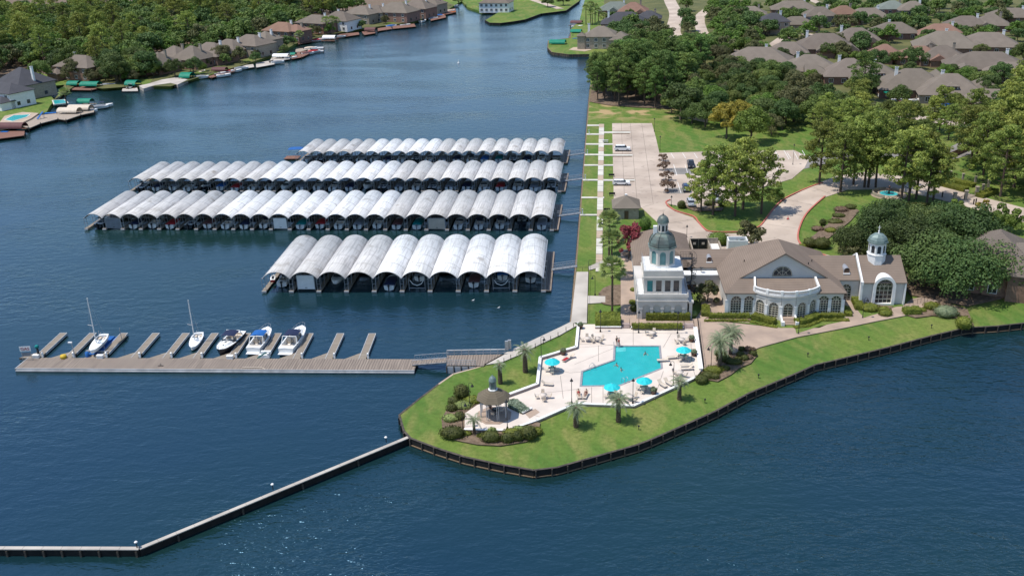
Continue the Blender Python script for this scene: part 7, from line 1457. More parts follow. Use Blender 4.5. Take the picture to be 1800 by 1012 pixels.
# ------------------------------------------------------------------ houses
HG = 'brown roofed houses of the suburb'
def house(px, py, w, d, rz, label, hw=3.2, pitch=.55, grow=1.0, roof='roof', wall_='brick', ch=(.25,.1), wing=None, wing2=None, two=False, zr=None, dormer=False, nwin=4, hide=1, awn=False):
    """px,py: the middle of the main ridge in the photograph"""
    if two: hw = 6.0
    rg_ = random.Random(px*7+int(w)); pitch *= rg_.uniform(.92,1.2)
    if wing is None and w > 11 and px > 1050: x_ = rg_.choice((-.42,-.2,.12)); wing = (w*x_, w*(x_+.3), -d/2-3.2, -1.5, hw, (rg_.choice((0,1,1)),0))
    grow = 1.0 if 'right edge' in label else (1.28 if px > 1060 else 1.25); w *= grow; d *= grow*.97
    if wing: wing = tuple(v*grow for v in wing[:4])+wing[4:]
    if wing2: wing2 = tuple(v*grow for v in wing2[:4])+wing2[4:]
    a, b = w/2, d/2; rh = min(a,b)*pitch; zr = G0+hw+rh; p = P(px,py,zr); t = thing('suburban_house', label, 'house', (p.x,p.y,G0), R(rz), None)
    AVOID.append((p.x,p.y,min(w,d)*.62));
    if abs(w-d) > 4:
        for s in (-1,1): AVOID.append((p.x+s*cos(R(rz))*(w-d)/2, p.y+s*sin(R(rz))*(w-d)/2, d*.55))
    wm = MB(); wm.box(-a,a,-b,b,-.2,hw); rm = MB(); rm.hip(-a-.55,a+.55,-b-.55,b+.55,hw+.02,pitch,t=.2)
    rf = []
    for i, wg in enumerate((wing, wing2)):
        if wg:
            x0,x1,y0,y1,h2,g = wg; wm2 = MB().box(x0,x1,y0,y1,-.2,h2); wm2.build('wing_wall', M[wall_], t); r2 = MB(); r2.hip(x0-.45,x1+.45,y0-.45,y1+.45,h2+.02,pitch*1.06,gable=g,t=.18); rf.append(r2.build('wing_roof', M[roof], t))
            if g[0] and (y1-y0) > (x1-x0): xm_ = (x0+x1)/2; hh = (x1-x0)/2*pitch*1.06; gm = MB(); gm.add([(x0,y0-.02,h2),(x1,y0-.02,h2),(xm_,y0-.02,h2+hh),(x0,y0+.3,h2),(x1,y0+.3,h2),(xm_,y0+.3,h2+hh)], [(0,1,2),(5,4,3),(0,2,5,3),(1,4,5,2)]); gm.build('gable_wall', M[wall_], t)
    wo = wm.build('wall', M[wall_], t); ro_ = rm.build('roof', M[roof], t)
    if ch:
        x, y = ch[0]*w, ch[1]*d; zc_ = hw+rh*.55; c_ = MB(); c_.box(x-.55,x+.55,y-.4,y+.4,hw,hw+rh+1.3); c_.box(x-.65,x+.65,y-.5,y+.5,hw+rh+1.1,hw+rh+1.3); c_.build('chimney', M['white'] if 'brick' != wall_ or w > 18 else M['stone'], ro_)
    n = nwin
    for fl in range(2 if two else 1):
        for i in range(n):
            x = -a+w*(i+.5)/n; z = .9+fl*2.9; g = MB(); g.box(x-.75,x+.75,-b-.05,-b-.02,z,z+1.5); wo_ = g.build('window', M['glass'], t); f = MB(); f.box(x-.85,x-.75,-b-.1,-b-.02,z-.1,z+1.6); f.box(x+.75,x+.85,-b-.1,-b-.02,z-.1,z+1.6); f.box(x-.85,x+.85,-b-.1,-b-.02,z+1.5,z+1.62); f.box(x-.85,x+.85,-b-.12,-b-.02,z-.12,z); f.box(x-.04,x+.04,-b-.09,-b-.051,z,z+1.5); f.build('frame', M['white'], wo_)
    for s in (-1,1):
        for y in (-b*.4, b*.4): g = MB(); g.box(s*(a+.02) if s > 0 else -a-.05, a+.05 if s > 0 else -a-.02, y-.7, y+.7, .9, 2.4); g.build('window', M['glass'], t)
    if dormer:
        g = MB(); g.box(-1.9,1.9,-b*.75,-b*.2,hw+rh*.2,hw+rh*.2+1.7); dm = g.build('dormer', M['white'], ro_); r2 = MB(); r2.hip(-2.2,2.2,-b*.85,0,hw+rh*.2+1.7,.4); r2.build('dormer_roof', M[roof], t)
        for x in (-1.1,0,1.1): MB().box(x-.42,x+.42,-b*.75-.05,-b*.75-.01,hw+rh*.2+.3,hw+rh*.2+1.3).build('dormer_window', M['glass'], t)
    if awn: MB().hip(-a*.9,-a*.2,-b-2.6,-b-.05,2.6,.25,t=.1).build('awning', M['greencv'], t)
    return t
# right bank, nearest row
house(1424,97,17,14,-6,'hip roofed brick house at the left end of the nearest suburban row',ch=(-.22,.05),wing=(-2,5,-11,-4,3,(1,0)))
house(1494,104,15,13,-8,'steep roofed house second from the left in the nearest suburban row',ch=(-.2,.1),wing=(2,9,-10,-3,3,(0,0)),pitch=.62)
house(1543,112,15,14,-8,'house with a dark attic strip in the middle of the nearest suburban row',ch=(-.05,.12),wing=(-8,-2,-9,-2,3.2,(0,0)),dormer=True)
house(1605,122,19,15,-8,'long roofed brick house with a green awning in the nearest suburban row',ch=(-.25,-.12),pitch=.6,awn=True,wing=(4,12,-3,9,3.4,(0,1)))
house(1672,131,17,14,-10,'house with white dormer windows at the right end of the nearest suburban row',ch=(-.12,.1),dormer=True,pitch=.6,wall_='stone',wing=(5,14,-3,8,3.2,(0,0)))
house(1745,158,12,9,-10,'small brown roof half hidden by pines at the right of the nearest row',ch=None)
HR = [ (1450,60,20,14,-8,'house with two small gables behind the nearest row, left part',dict(wing=(-3,3,-11,-3,3.4,(1,0)),wing2=(6,11,-10,-3,3.2,(1,0)),wall_='brick',ch=(-.3,.15))),
 (1505,50,17,13,-6,'large grey brown house behind the gabled one',dict(ch=(-.3,.1))),(1572,40,17,12,-8,'long low roof in the second row, centre',dict(ch=(-.1,.1))),
 (1556,79,10,9,-10,'small brown gabled house between the trees of the second row',dict(roof='redroof',ch=None,wing=(-3,2,-8,-2,3,(1,0)))),(1617,82,14,11,-12,'brown roofed house with a stone chimney in the second row',dict(roof='redroof',wing=(3,8,-9,-2,3,(1,0)))),(1658,81,14,12,-12,'brown house right of the red brown one in the second row',dict()),
 (1664,56,21,15,-12,'large hip roofed house with a tall chimney in the third row',dict(pitch=.6,ch=(0,.05))),(1738,58,20,14,-14,'large house with a chimney in the third row, right part',dict(wing=(-8,-1,-10,-3,3,(0,0)))),(1735,92,24,16,-14,'sprawling stone house at the right of the second row',dict(wall_='stone',wing=(-10,-4,-12,-4,3.2,(1,0)),wing2=(6,14,-10,0,3,(0,0)))),(1778,110,14,11,-14,'house at the far right of the second row',dict()),
 (1360,24,12,10,0,'dark slate roofed house at the canal, leftmost of the back row',dict(roof='slate',wall_='stone',two=True,wing=(-6,1,-8,-3,3,(0,0)))),(1400,30,14,10,-4,'house with a pavilion like tent roof in the back row',dict(wing=(2,8,-11,-5,3,(0,0)),wall_='stone')),(1441,13,13,10,0,'two storey grey brown house in the back row',dict(two=True,wall_='stone')),(1483,11,12,10,0,'two storey house with a red brown roof in the back row',dict(two=True,roof='redroof',wing=(-6,6,-7,-4,2.8,(0,0)))),(1525,15,18,12,-5,'wide grey brown house in the back row',dict(wall_='stone')),
 (1569,2,13,11,-4,'tall two storey house with a green grey roof',dict(two=True,roof='greenroof')),(1605,3,12,10,-6,'tall white trimmed two storey house beside the green roofed one',dict(two=True,wall_='stone')),(1395,2,20,12,-6,'wide roof at the top edge left of the back row',dict()),(1655,43,16,11,-12,'low red roofed house among the trees',dict(roof='redroof',wall_='brick')),(1700,29,16,12,-12,'brown grey house with a chimney in the upper right',dict()),(1743,26,14,12,-14,'brown grey house in the upper right, second from the edge',dict(wing=(-5,0,-9,-3,3,(1,0)))),(1778,15,18,12,-14,'brown grey roof at the upper right corner',dict()),
 (1335,84,22,15,-12,'wide grey brown house among trees right of the pine wood',dict(ch=(.1,.1),wing=(-12,-5,-8,2,3.2,(0,0)))),(1320,12,14,11,-8,'house half hidden by trees near the top centre right',dict()),(1385,75,14,10,-6,'house roof between trees left of the nearest row',dict(ch=None)),
 (1098,22,20,14,-4,'large grey roofed house behind the stone tower house',dict(roof='slate',ch=(-.35,-.1))),(1082,4,16,11,-4,'green grey roofed house at the top, above the palms',dict(roof='greenroof')),(1113,5,14,12,-6,'red brown roofed house with a white porch at the top',dict(roof='redroof')),(1141,20,11,9,-6,'small grey roofed house left of the upper street',dict(roof='slate')),(1206,118,8,6,-20,'small blue grey roof showing between the pines and oaks',dict(roof='slate',wall_='stone',ch=None,hw=2.8))]
for px, py, w_1, d_1, rz, lb, k_ in HR: house(px,py,w_1,d_1,rz,lb,**k_)
house(1057,47,13,11,-6,'stone tower house on the corner of the channel',two=True,wall_='stone',ch=(-.4,.2),wing=(-9,-6,-6,-2,6.5,(0,0)),wing2=(4,12,-7,2,4.6,(0,0)))
# house at the right edge beside the live oaks
hb = house(1760,408,13,15,-20,'brick house with a brown roof at the right edge beside the live oaks',hw=6.5,pitch=.62,ch=None,wing=(2,12,-9,0,5.4,(0,0)),nwin=3)
house(1808,430,14,12,-20,'second part of the brick house group, cut by the right edge',hw=6.2,pitch=.6,ch=None)
AVOID.append((P(150,120).x, P(150,120).y, 12)); AVOID.append((P(135,130).x, P(135,130).y, 8))
# left bank
house(36,120,15,14,-28,'large dark slate roofed house with a chimney on the left bank',roof='slate',two=True,wall_='stone',ch=(.42,.0),wing=(-2,8,-13,-5,4.2,(0,0)),pitch=.7)
house(8,146,16,9,-26,'white two storey house with dark roof and white porch columns at the left edge',roof='slate',wall_='white',two=True,ch=None,nwin=4,wing=(-8,8,-8,-3,3.1,(0,0)))
HL = [(142,98,17,12,-20,'brown roofed house among trees behind the green boat canopies',dict(two=True,ch=(-.25,.1),wing=(-9,-4,-9,-1,3.2,(0,0)))),(277,93,11,11,-24,'house with a brick archway behind the curved white patio',dict(wing=(-3,1,-9,-3,3.4,(1,0)),pitch=.72)),(306,82,13,12,-24,'steep hip roofed house right of the archway house',dict(pitch=.68)),(337,82,13,12,-24,'steep hip roofed house with a chimney right of the pair',dict(pitch=.68,ch=(.25,.1))),(370,76,16,12,-24,'long brown house behind the spreading tree on the left bank',dict(pitch=.6)),(403,70,15,12,-26,'house with a tall arched gable on the left bank',dict(wing=(2,7,-10,-4,4.4,(1,0)))),(440,62,16,12,-26,'pale house with a balcony beside the arched gable house',dict(two=True,wall_='stone',pitch=.5)),
 (466,56,10,10,-28,'two storey house with a pyramid roof on the left bank',dict(two=True,wall_='stone',pitch=.6)),(497,40,16,11,-26,'red brown roofed house behind the loose green trees',dict(roof='redroof')),(520,44,10,9,-26,'small two storey house with a balcony on the left bank',dict(roof='redroof',two=True,pitch=.5)),(556,27,17,12,-26,'long roofed house behind the fan palms on the left bank',dict()),(597,21,16,12,-24,'hip roofed house with tall porch columns on the left bank',dict(wall_='white',ch=(-.1,.1),pitch=.62)),(636,12,16,12,-24,'two storey house with many windows on the left bank',dict(two=True,wall_='stone')),(662,10,13,11,-24,'house with a chimney right of the many windowed one',dict(two=True,wall_='stone')),(697,5,19,13,-22,'broad hip roofed house beside the loose tree on the left bank',dict(pitch=.55)),(735,-2,15,12,-22,'house with a steep roof near the channel mouth',dict(two=True,pitch=.7)),(758,-4,13,11,-22,'last house before the channel mouth on the left bank',dict(two=True,wall_='stone')),
 (347,4,15,12,-10,'roof showing through the wood at the top left',dict(wall_='stone',ch=None)),(372,-2,12,10,-10,'second roof showing through the wood at the top left',dict(roof='slate',ch=None)),(872,-6,16,11,-10,'white storeyed building at the head of the channel',dict(two=True,wall_='white',nwin=6,ch=None))]
for px, py, w_1, d_1, rz, lb, k_ in HL:
    if 430 < px < 900: k_['two'] = True
    elif 250 < px < 430: k_['hw'] = 4.4
    house(px,py,w_1,d_1,rz,lb,**k_)
# ------------------------------------------------------------------ boathouses and private docks
def dockdeck(px, label, m='woodr', z=.9):
    pts = PP(px, z); o = Vector((pts[0][0],pts[0][1],0)); t = thing('private_dock', label, 'dock', o); MB().prism([(x-o.x,y-o.y) for x,y in pts], z-.25, z).build('deck', M[m], t)
    b = MB(); [b.tube((x-o.x,y-o.y,-4),(x-o.x,y-o.y,z+.35),.16,n=6) for x, y in pts]; b.build('piling', M['pile'], t); return t
def boathouse(px0, px1, yb, ht, m, label, w=3.6, rz=0, posts=True, ddeck='woodr'):
    """barrel canopy seen from the side: from px0 to px1 along its length, yb the lower rim row"""
    z = 1.9; a, b = P(px0,yb,z), P(px1,yb,z); L = (b-a).length; ang = atan2(b.y-a.y,b.x-a.x); t = thing('boat_canopy', label, 'boat canopy', (a.x,a.y,0), ang)
    k = MB(); n = 10; vs = []
    for i in range(n+1): q = pi*i/n; y, zz = w/2-w/2*cos(q), z+ht*sin(q); vs += [(0,y,zz),(L,y,zz),(0,y,zz-.08),(L,y,zz-.08)]
    for i in range(n): c_ = i*4; k.add([vs[c_],vs[c_+1],vs[c_+2],vs[c_+3],vs[c_+4],vs[c_+5],vs[c_+6],vs[c_+7]], [(0,4,5,1),(2,3,7,6),(0,2,6,4),(1,5,7,3)])
    k.sm = [False]*len(k.f); k.build('canopy', M[m], t)
    b = MB(); [b.tube((x,y,-1),(x,y,z+.1),.09,n=5) for x in (.1,L/2,L-.1) for y in (.05,w-.05)]; b.build('post', M['pile'], t)
    MB().box(-.3,L+.3,-1.3,-.1,.6,.8).box(-.3,L+.3,w+.1,w+.9,.6,.8).build('side_deck', M[ddeck], t); return t
dockdeck([(-10,232),(43,229),(43,238),(-10,245)],'dark reddish dock with a blue mat at the left edge'); boathouse(-8,38,226,1.7,'marooncv','maroon barrel boat canopy at the left edge',4.2)
tag(MB().box(-1.3,1.3,-.8,.8,.0,.12).build('float_mat', M['blue'], None, P(8,232,.92)), 'bright blue mat on the reddish dock at the left edge', 'mat')
dockdeck([(33,218),(50,226),(71,217),(102,209),(116,211),(142,202),(166,197),(164,190),(95,200),(66,203)],'long pale plank dock along the left bank pool garden','woodl',1.25)
kind(MB().prism(PP([(0,214),(8,204),(40,197),(68,199),(55,208),(32,219),(0,226)],G0+.5), G0-.3, G0+.5).build('garden_patio', M['walk2']))
for pts, lb, nm in (([(9,210.5),(24,203),(52,201.5),(46,206),(22,213)],'turquoise garden pool of the house at the left edge','garden_pool'),([(93.5,176.5),(112,175.5),(118.5,181),(96,183.5)],'pale turquoise garden pool beside the left bank tree','garden_pool')):
    q = PP(pts,G0+.55 if pts[0][0] < 20 else G0+.1); o = q[0]; t = thing(nm, lb, 'pool', (o[0],o[1],G0)); zz = .55 if pts[0][0] < 20 else .1; MB().prism([(x-o[0],y-o[1]) for x,y in q], zz-.4, zz).build('pool_water_surface', M['poolw'], t); mb = MB(); ring(mb, [(x-o[0],y-o[1]) for x,y in q], [(x-o[0],y-o[1]) for x,y in offset(q,.5)], zz-.4, zz+.04); mb.build('coping', M['walk'], t)
tag(MB().box(-2.2,2.2,-1.1,1.1,0,.12).build('float_mat', M['blue'], None, P(89,199,1.27), R(14)), 'bright blue mat on the pale plank dock', 'mat')
t = thing('water_slide', 'bright blue water slide at the edge of the pale plank dock', 'slide', P(71,209,1.25), R(-30)); b = MB(); b.beam((-.2,1.6,2.4),(0,.4,1.6),.9,.12); b.beam((0,.4,1.6),(.3,-1.4,.3),.9,.12); b.build('chute', M['blue'], t); MB().tube((-.5,1.6,0),(-.5,1.6,2.8),.07).tube((.2,1.6,0),(.2,1.6,2.8),.07).tube((.1,0,0),(.1,0,1.3),.06).build('frame', M['galv'], t)
boathouse(99,134,198,1.5,'tancv','nearer tan barrel boat canopy on the left bank',4.4,ddeck='woodl'); boathouse(117,155,193,1.5,'tancv','farther tan barrel boat canopy on the left bank',4.4,ddeck='woodl'); boathouse(134,157,181.5,1.5,'greencv','green barrel canopy behind the two tan ones',4,ddeck='woodl')
dockdeck([(126,158),(161,158.5),(170,156),(180,154),(150,151),(128,153)],'reddish dock in front of the green canopies in the cove'); boathouse(116,135,150,1.5,'greencv','small green canopy at the left of the cove',4.5); boathouse(139,170,151.5,1.6,'greencv','long green barrel canopy in the cove',4.6)
boathouse(218,237,150,1.7,'greencv','green canopy standing over a boat lift beside the small lawn',5.5); dockdeck([(214,160.5),(243,160),(240,151),(217,151)],'pale lift dock under the lone green canopy','conc',.7)
kind(MB().prism(PP([(244,151),(252,156),(272,150),(300,146),(312,149),(322,144),(330,140),(312,136),(285,140),(262,147)],1.4), -2, 1.4).build('curved_patio', M['conc']))
boathouse(314,333,137,1.9,'greencv','large green barrel canopy at the end of the curved patio',6); boathouse(371,395,124.5,1.3,'redcv' if False else 'marooncv','red brown canopy over the dock right of the curved patio',4)
dockdeck([(362,134),(372,137),(400,129),(418,124),(408,119),(366,127)],'cluttered dock with red and white boats right of the curved patio')
for a in (([(450,119),(483,113),(480,106),(450,111)],'conc'),([(473,109),(510,104),(508,97),(478,101)],'conc'),([(512,104),(530,101),(547,93),(540,88),(512,95)],'woodr'),([(519,92),(546,89),(545,84),(520,86)],'woodl'),([(546,86),(569,85),(569,82.5),(546,83)],'fascia'),([(546,91),(569,90),(569,88),(546,88.5)],'fascia'),([(524,78),(562,71),(560,64),(524,72)],'woodr'),([(591,67),(632,61),(630,57),(592,61)],'woodr'),([(640,62),(660,58.5),(658,54),(636,56)],'woodr'),([(664,55),(690,51),(686,47),(664,50)],'woodr'),([(690,51),(731,47),(728,42),(690,46)],'woodr'),([(757,37),(784,31),(782,25),(756,30)],'woodr'),([(772,28),(802,22),(800,15),(774,20)],'woodr'),([(420,122),(447,118),(445,113),(420,116)],'conc')):
    dockdeck(a[0], ['pale','reddish'][a[1]=='woodr']+' private dock on the left bank, '+{450:'below the pyramid roofed house',473:'beside the white boat canopy',512:'with brown boats',519:'left of the two thin finger docks',546:'thin finger dock',524:'below the first palms',591:'right of the white canopy',640:'under the dark brown canopy',664:'beside the blue covered boat',690:'below the small lawn',757:'left of the orange floats',772:'with orange floats',420:'left end of the pale docks'}[a[0][0][0]]+(', the upper one' if a[0][0][1] == 86 else ', the lower one' if a[0][0][1] == 91 else ''), a[1])
boathouse(478,505,100,1.2,'white','long white boat canopy on the left bank',4.2); boathouse(566,588,68,1.5,'white','white barrel canopy over a grey lift on the left bank',4.2); boathouse(640,659,54,1.5,'marooncv','dark brown barrel canopy on the left bank',4.2); boathouse(509,518,97,1.0,'greencv','small green canopy beside the long white one',3); boathouse(1002,1022,41,1.2,'redcv' if False else 'marooncv','red brown flat canopy beside the stone tower house',5); boathouse(1002,1021,57,1.2,'greencv','dark teal canopy beside the stone tower house',5); boathouse(965,993,77,1.7,'greencv','bright green barrel canopy on the corner garden',5)
dockdeck([(963,83),(975,87),(990,84),(986,79),(964,78)],'reddish dock under the green canopy on the corner garden'); dockdeck([(1000,72),(1025,74),(1025,62),(1000,64)],'dock with colourful gear beside the stone tower house'); kind(MB().prism(PP([(1000,88),(1028,91),(1040,88),(1030,83),(1008,84)]), G0-.1, G0+.12).build('garden_patio', M['walk2']))
BO = [(168,190,'whitecanopy',-60,'white pontoon style boat right of the green canopy behind the tan ones'),(140,199,'white',-70,'white boat half under the nearer tan canopy'),(160,192,'greycov',-70,'grey boat beside the farther tan canopy'),(226,158,'dark',0,'dark boat on the lift under the lone green canopy'),(341,139,'greycov',-70,'grey boat beside the large green canopy'),(176,153,'greycov',-75,'grey covered boat right of the long green canopy'),(385,130,'redcov',-60,'red covered boat on the cluttered dock'),(372,133,'white',-60,'small white boat left of the red covered boat'),(380,136,'white',-60,'small white boat below the red covered boat'),(400,128,'white',-60,'white boat right of the red covered boat'),(412,124,'greycov',-60,'grey boat at the right end of the cluttered dock'),
 (476,113,'greycov',-60,'grey boat below the pyramid roofed house'),(499,105,'white',-65,'white boat below the long white canopy'),(530,97,'marooncov',-60,'maroon covered boat on the left bank'),(541,94,'redcov',-60,'dark red covered boat right of the maroon one'),(535,88,'tancov',-65,'tan covered cruiser left of the thin finger docks'),(560,71,'white',-60,'white boat left of the white barrel canopy'),(548,74,'redcov',-60,'red boat among the reddish docks'),(588,68,'greycov',-60,'grey boat under the white barrel canopy'),(679,49,'bluecov',-60,'boat with a pale blue cover on the left bank'),(703,47,'white',-60,'white boat below the small lawn, left'),(739,40,'whitecanopy',-20,'white cruiser with canopy near the channel, left'),(753,35,'greycov',-60,'grey boat near the channel, left of the orange floats'),(765,30,'bluecov',-60,'blue covered boat near the channel'),(783,22,'tancov',-60,'tan covered boat among the orange floats'),(792,13,'white',-60,'white boat behind the orange floats'),(832,16,'white',-60,'left one of the white boats at the channel head'),(843,20,'white',-60,'middle one of the white boats at the channel head'),(852,22,'greycov',-60,'right one of the boats at the channel head'),(1008,66,'white',-80,'white boat beside the dock with colourful gear'),(1004,49,'white',-85,'white boat under the red brown flat canopy')]
for px, py, v_, rz, lb in BO:
    if v_ not in protos: protos[v_] = powerboat('grey boat on the left bank', loc=tuple(P(352,131,.3)), **VAR[v_])
    dup(protos[v_], tuple(P(px,py,.3)), R(rz), lb, 'boats along the private docks', sc=1.1)
for px, py, m, lb in ((778,27,'orangeplastic','orange inflatable float on the dock, left one'),(797,22,'orangeplastic','orange inflatable float on the dock, right one'),(1020,72,'orangeplastic','orange kayak on the dock beside the stone tower house'),(1012,69,'blue','blue kayak on the dock beside the stone tower house')):
    if m not in M: M[m] = mat('orange_plastic', (.62,.17,.04), .5)
    b = MB(); b.ball((0,0,.3),2.0,.5,.32,12,6); o = b.build('kayak', M[m], None, P(px,py,1.0), .3); tag(o, lb, 'kayak')
tag(MB().lathe([(0,-.2),(.5,-.1),(.55,.1),(.3,.3),(.12,.5),(.12,1.1),(.2,1.3),(0,1.4)],n=12).build('marker_buoy', M['white'], None, P(806,111,0)), 'small white marker buoy alone in the open water', 'buoy')
for px, py, lb in ((877,543-2,'white bird on the water in front of the eighth bay, upper one'),(832,528,'white bird on the water in front of the front covered dock')):
    b = MB(); b.ball((0,0,.08),.28,.14,.12,8,5).ball((.26,0,.22),.07,n=6,m=4).box(.3,.4,-.02,.02,.19,.22).beam((-.3,0,.1),(-.5,0,.16),.12,.03); o = b.build('water_bird', M['boathull'], None, P(px,py,0), .7); o.scale = (.9,.9,.9); tag(o, lb, 'bird')
for i, (px, py, h) in enumerate(((527,100,38),)): pass
palm(118,186,118,164,'fan palm beside the garden pool on the left bank',30,3.0,'palm',.25,False,None,.3,True)
for px, py, cy, lb in ((528,80,62,'fan palm at the dock left of the palm pair'),(575,62,37,'fan palm standing alone among the left bank houses'),(586,63,36,'left one of the fan palm pair on the left bank'),(593,62,38,'right one of the fan palm pair on the left bank'),(529,52,36,'fan palm beside the loose green tree, left one'),(540,52,37,'fan palm beside the loose green tree, right one'),(1030,44,16,'tall fan palm in the cluster above the stone tower house, left one'),(1038,42,10,'tall fan palm in the cluster above the stone tower house, second'),(1046,40,14,'tall fan palm in the cluster above the stone tower house, third'),(1041,44,24,'shorter fan palm in the cluster above the stone tower house'),(1052,38,22,'tall fan palm in the cluster above the stone tower house, fourth'),(1061,42,30,'fan palm right of the cluster above the stone tower house'),(1388,70,56,'fan palm in a garden of the back row, left'),(1402,72,60,'fan palm in a garden of the back row, right'),(1544,30,18,'fan palm in front of the wide back row house')): palm(px,py,px,cy,lb,22,3.4,'palm',.22,False,None,.34,True)
LBW = 'broadleaf tree close behind the dark slate roofed houses on the left bank'
# small garden trees on the left bank
scatter(PP([(-60,165),(-20,135),(12,112),(50,108),(80,120),(84,138),(70,150),(60,126),(30,116),(0,128),(-30,165)]), 8.5, ['dark','oak','olive'], LBW, 'trees behind the dark slate roofed houses', 41, .8, 1.1, 30, m=-9)
for px, py, k_, s, lb in ((308,135,'dark',.8,'dark round tree in front of the archway house'),(362,118,'olive',.55,'olive tree left of the cluttered dock'),(392,112,'olive',.95,'spreading olive tree in front of the long brown house'),(482,56,'bright',.8,'loose bright tree left of the fan palms'),(535,48,'bright',1.0,'tall bright tree behind the fan palms'),(500,96,'dark',.5,'small dark tree at the docks'),(700,38,'olive',.75,'loose olive tree on the small left bank lawn'),(678,42,'olive',.5,'small olive tree beside the blue covered boat'),(186,143,'olive',.7,'olive tree behind the long green canopy, left'),(205,146,'dark',.9,'dark tree at the shore left of the lone green canopy'),(224,140,'olive',.8,'olive tree behind the lone green canopy'),(184,128,'dark',.8,'dark tree right of the cove house'),(250,130,'dark',.9,'dark tree left of the archway house'),(450,110,'dark',.5,'small dark shrub tree at the pale docks'),(560,62,'olive',.5,'small tree between the docks and the long roofed house'),(745,30,'olive',.6,'small tree near the channel mouth'),(806,10,'dark',.8,'dark tree at the channel mouth')): nt_(k_,px,py,s,lb)
# ------------------------------------------------------------------ woods and suburb trees
LB = {'oak':'mid green broadleaf tree in the dense wood on the upper left','dark':'dark green broadleaf tree in the dense wood on the upper left','bright':'bright green broadleaf tree in the dense wood on the upper left','olive':'olive brown tree in the dense wood on the upper left','pine':'pine rising out of the dense wood on the upper left'}
GB = {k_: v_.replace(' in the',  's in the').replace('tree','tree').replace(' on the upper left','') for k_, v_ in LB.items()}
wood = PP([(-80,200),(-20,150),(30,108),(90,128),(110,148),(150,142),(190,150),(235,147),(262,138),(262,112),(300,100),(360,92),(420,86),(440,72),(470,62),(520,52),(545,40),(590,30),(620,22),(680,12),(760,2),(830,-3),(900,-14),(905,-32),(780,-34),(500,-34),(200,-24),(-80,0)])
scatter(wood, 9.6, ['oak','oak','dark','dark','bright','olive','oak','pine'], LB, GB, 3, .85, 1.3, 600, m=-3.0)
LP = {'pined':'dark pine in the dense pine wood at the lake edge'}
scatter(PP([(1037,160),(1040,182),(1066,186),(1120,190),(1168,194),(1190,178),(1225,150),(1240,124),(1200,122),(1120,127),(1075,138),(1050,152)]), 6.3, ['pined'], LP, 'pines of the wood at the lake edge', 5, .78, 1.08, 150, m=-2)
LS = {'oak':'mid green broadleaf tree in the park wood right of the pines','dark':'dark broadleaf tree in the park wood right of the pines','olive':'olive broadleaf tree in the park wood right of the pines','bright':'bright broadleaf tree in the park wood right of the pines','pine':'pine in the park wood right of the dense pine wood'}
scatter(PP([(1172,206),(1215,220),(1250,236),(1300,232),(1345,236),(1360,244),(1395,230),(1440,226),(1500,210),(1480,196),(1420,192),(1410,150),(1340,118),(1270,118),(1235,142),(1195,180)]), 9.2, ['oak','dark','olive','bright','oak','dark'], LS, {k_: 'park wood '+k_+' trees' for k_ in LS}, 8, .65, 1.0, 110, m=-1.5)
L4 = {'pinelow':'pine in the right hand wood beyond the gate lawn','pine':'pine in the right hand wood beyond the gate lawn','oak':'mid green tree in the right hand wood beyond the gate lawn','dark':'dark tree in the right hand wood beyond the gate lawn'}
scatter(PP([(1430,245),(1440,270),(1500,262),(1590,266),(1650,270),(1700,250),(1740,228),(1650,222),(1560,212),(1490,200),(1450,215)]), 9.0, ['pinelow','pinelow','oak'], {k_: v_.replace('in the right hand wood beyond the gate lawn','between the upper road and the suburban street') for k_, v_ in L4.items()}, 'trees between the upper road and the suburban street', 12, .62, .85, 60, m=-1)
scatter(PP([(1700,300),(1730,310),(1770,330),(1800,350),(1900,380),(1960,300),(1900,200),(1790,185),(1765,215),(1735,240),(1700,262),(1690,290)]), 8.6, ['pinelow','pine','oak','dark','pinelow'], L4, 'trees of the right hand wood', 14, .9, 1.2, 70, m=0)
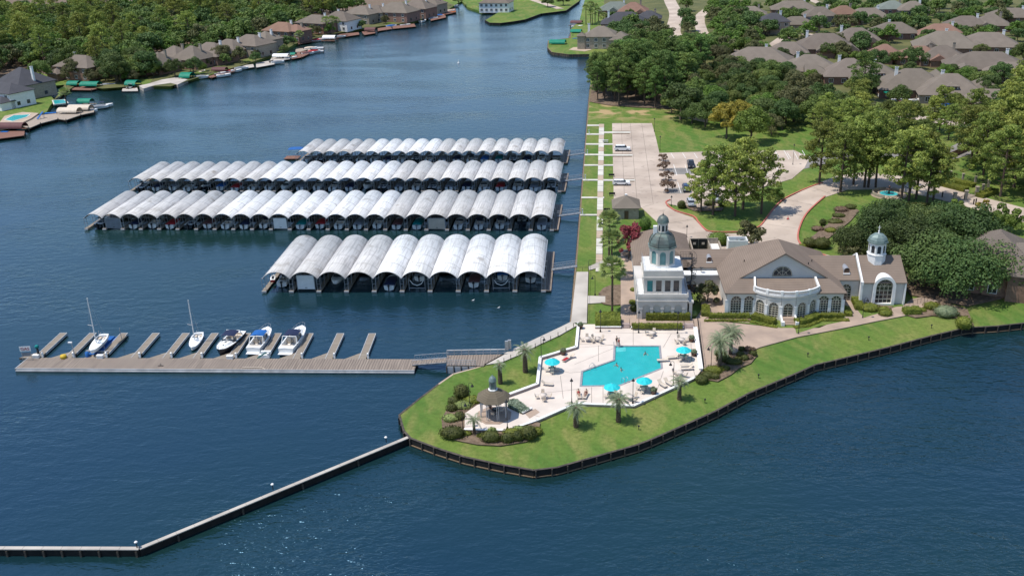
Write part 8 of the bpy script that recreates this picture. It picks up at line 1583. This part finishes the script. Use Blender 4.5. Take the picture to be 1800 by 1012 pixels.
LS2 = {'oak':'mid green garden tree among the suburban houses','dark':'dark garden tree among the suburban houses','olive':'olive garden tree among the suburban houses','bright':'bright garden tree among the suburban houses','pine':'pine among the suburban houses'}
scatter(PP([(1195,60),(1270,110),(1400,150),(1430,170),(1500,176),(1560,188),(1800,215),(1960,230),(2000,60),(1860,-34),(1600,-34),(1300,-34),(1190,-34)]), 13.5, ['oak','dark','olive','dark','oak','bright','dark'], LS2, {k_: 'garden trees among the suburban houses, '+k_ for k_ in LS2}, 21, .5, .9, 260, m=.8)
scatter(PP([(1190,112),(1270,122),(1345,128),(1350,60),(1310,36),(1262,10),(1246,30),(1262,70),(1200,92)]), 9.5, ['dark','oak','olive','bright'], {k_: v_.replace('among the suburban houses','beside the curved upper street') for k_, v_ in LS2.items()}, {k_: 'trees beside the curved upper street, '+k_ for k_ in LS2}, 33, .7, 1.0, 80, m=-1)
scatter(PP([(90,150),(130,142),(180,150),(235,148),(300,140),(350,130),(420,112),(480,96),(527,76),(594,58),(673,48),(727,40),(784,22),(800,4),(740,-2),(560,34),(430,70),(300,104),(120,138)]), 9.0, ['dark','oak','olive','bright'], {k_: v_.replace('among the suburban houses','among the left bank houses') for k_, v_ in LS2.items()}, {k_: 'trees among the left bank houses, '+k_ for k_ in LS2}, 34, .35, .75, 70, m=.3)
scatter(PP([(1070,40),(1130,42),(1165,62),(1175,76),(1130,92),(1075,92),(1060,75)]), 9, ['dark','oak','olive'], {k_: v_.replace('among the suburban houses','between the stone tower house and the pines') for k_, v_ in LS2.items()}, 'trees between the stone tower house and the pines', 25, .6, .9, 40, m=-1)
scatter(PP([(905,-2),(960,0),(1010,-8),(1012,-30),(900,-30)]), 11, ['dark','oak'], {k_: v_.replace('among the suburban houses','on the grassy point across the lake') for k_, v_ in LS2.items()}, 'trees on the grassy point', 27, .7, 1, 12, m=0)
nt_('dark',963,13,.75,'dark tree on the grassy point, left one'); nt_('dark',990,10,.75,'dark tree on the grassy point, right one')
plant_queue(215)

for o in C.objects:
    if o.parent is None and 'label' in o and len(o['label'].split()) > 16: print('LONG', o.name, o['label'])
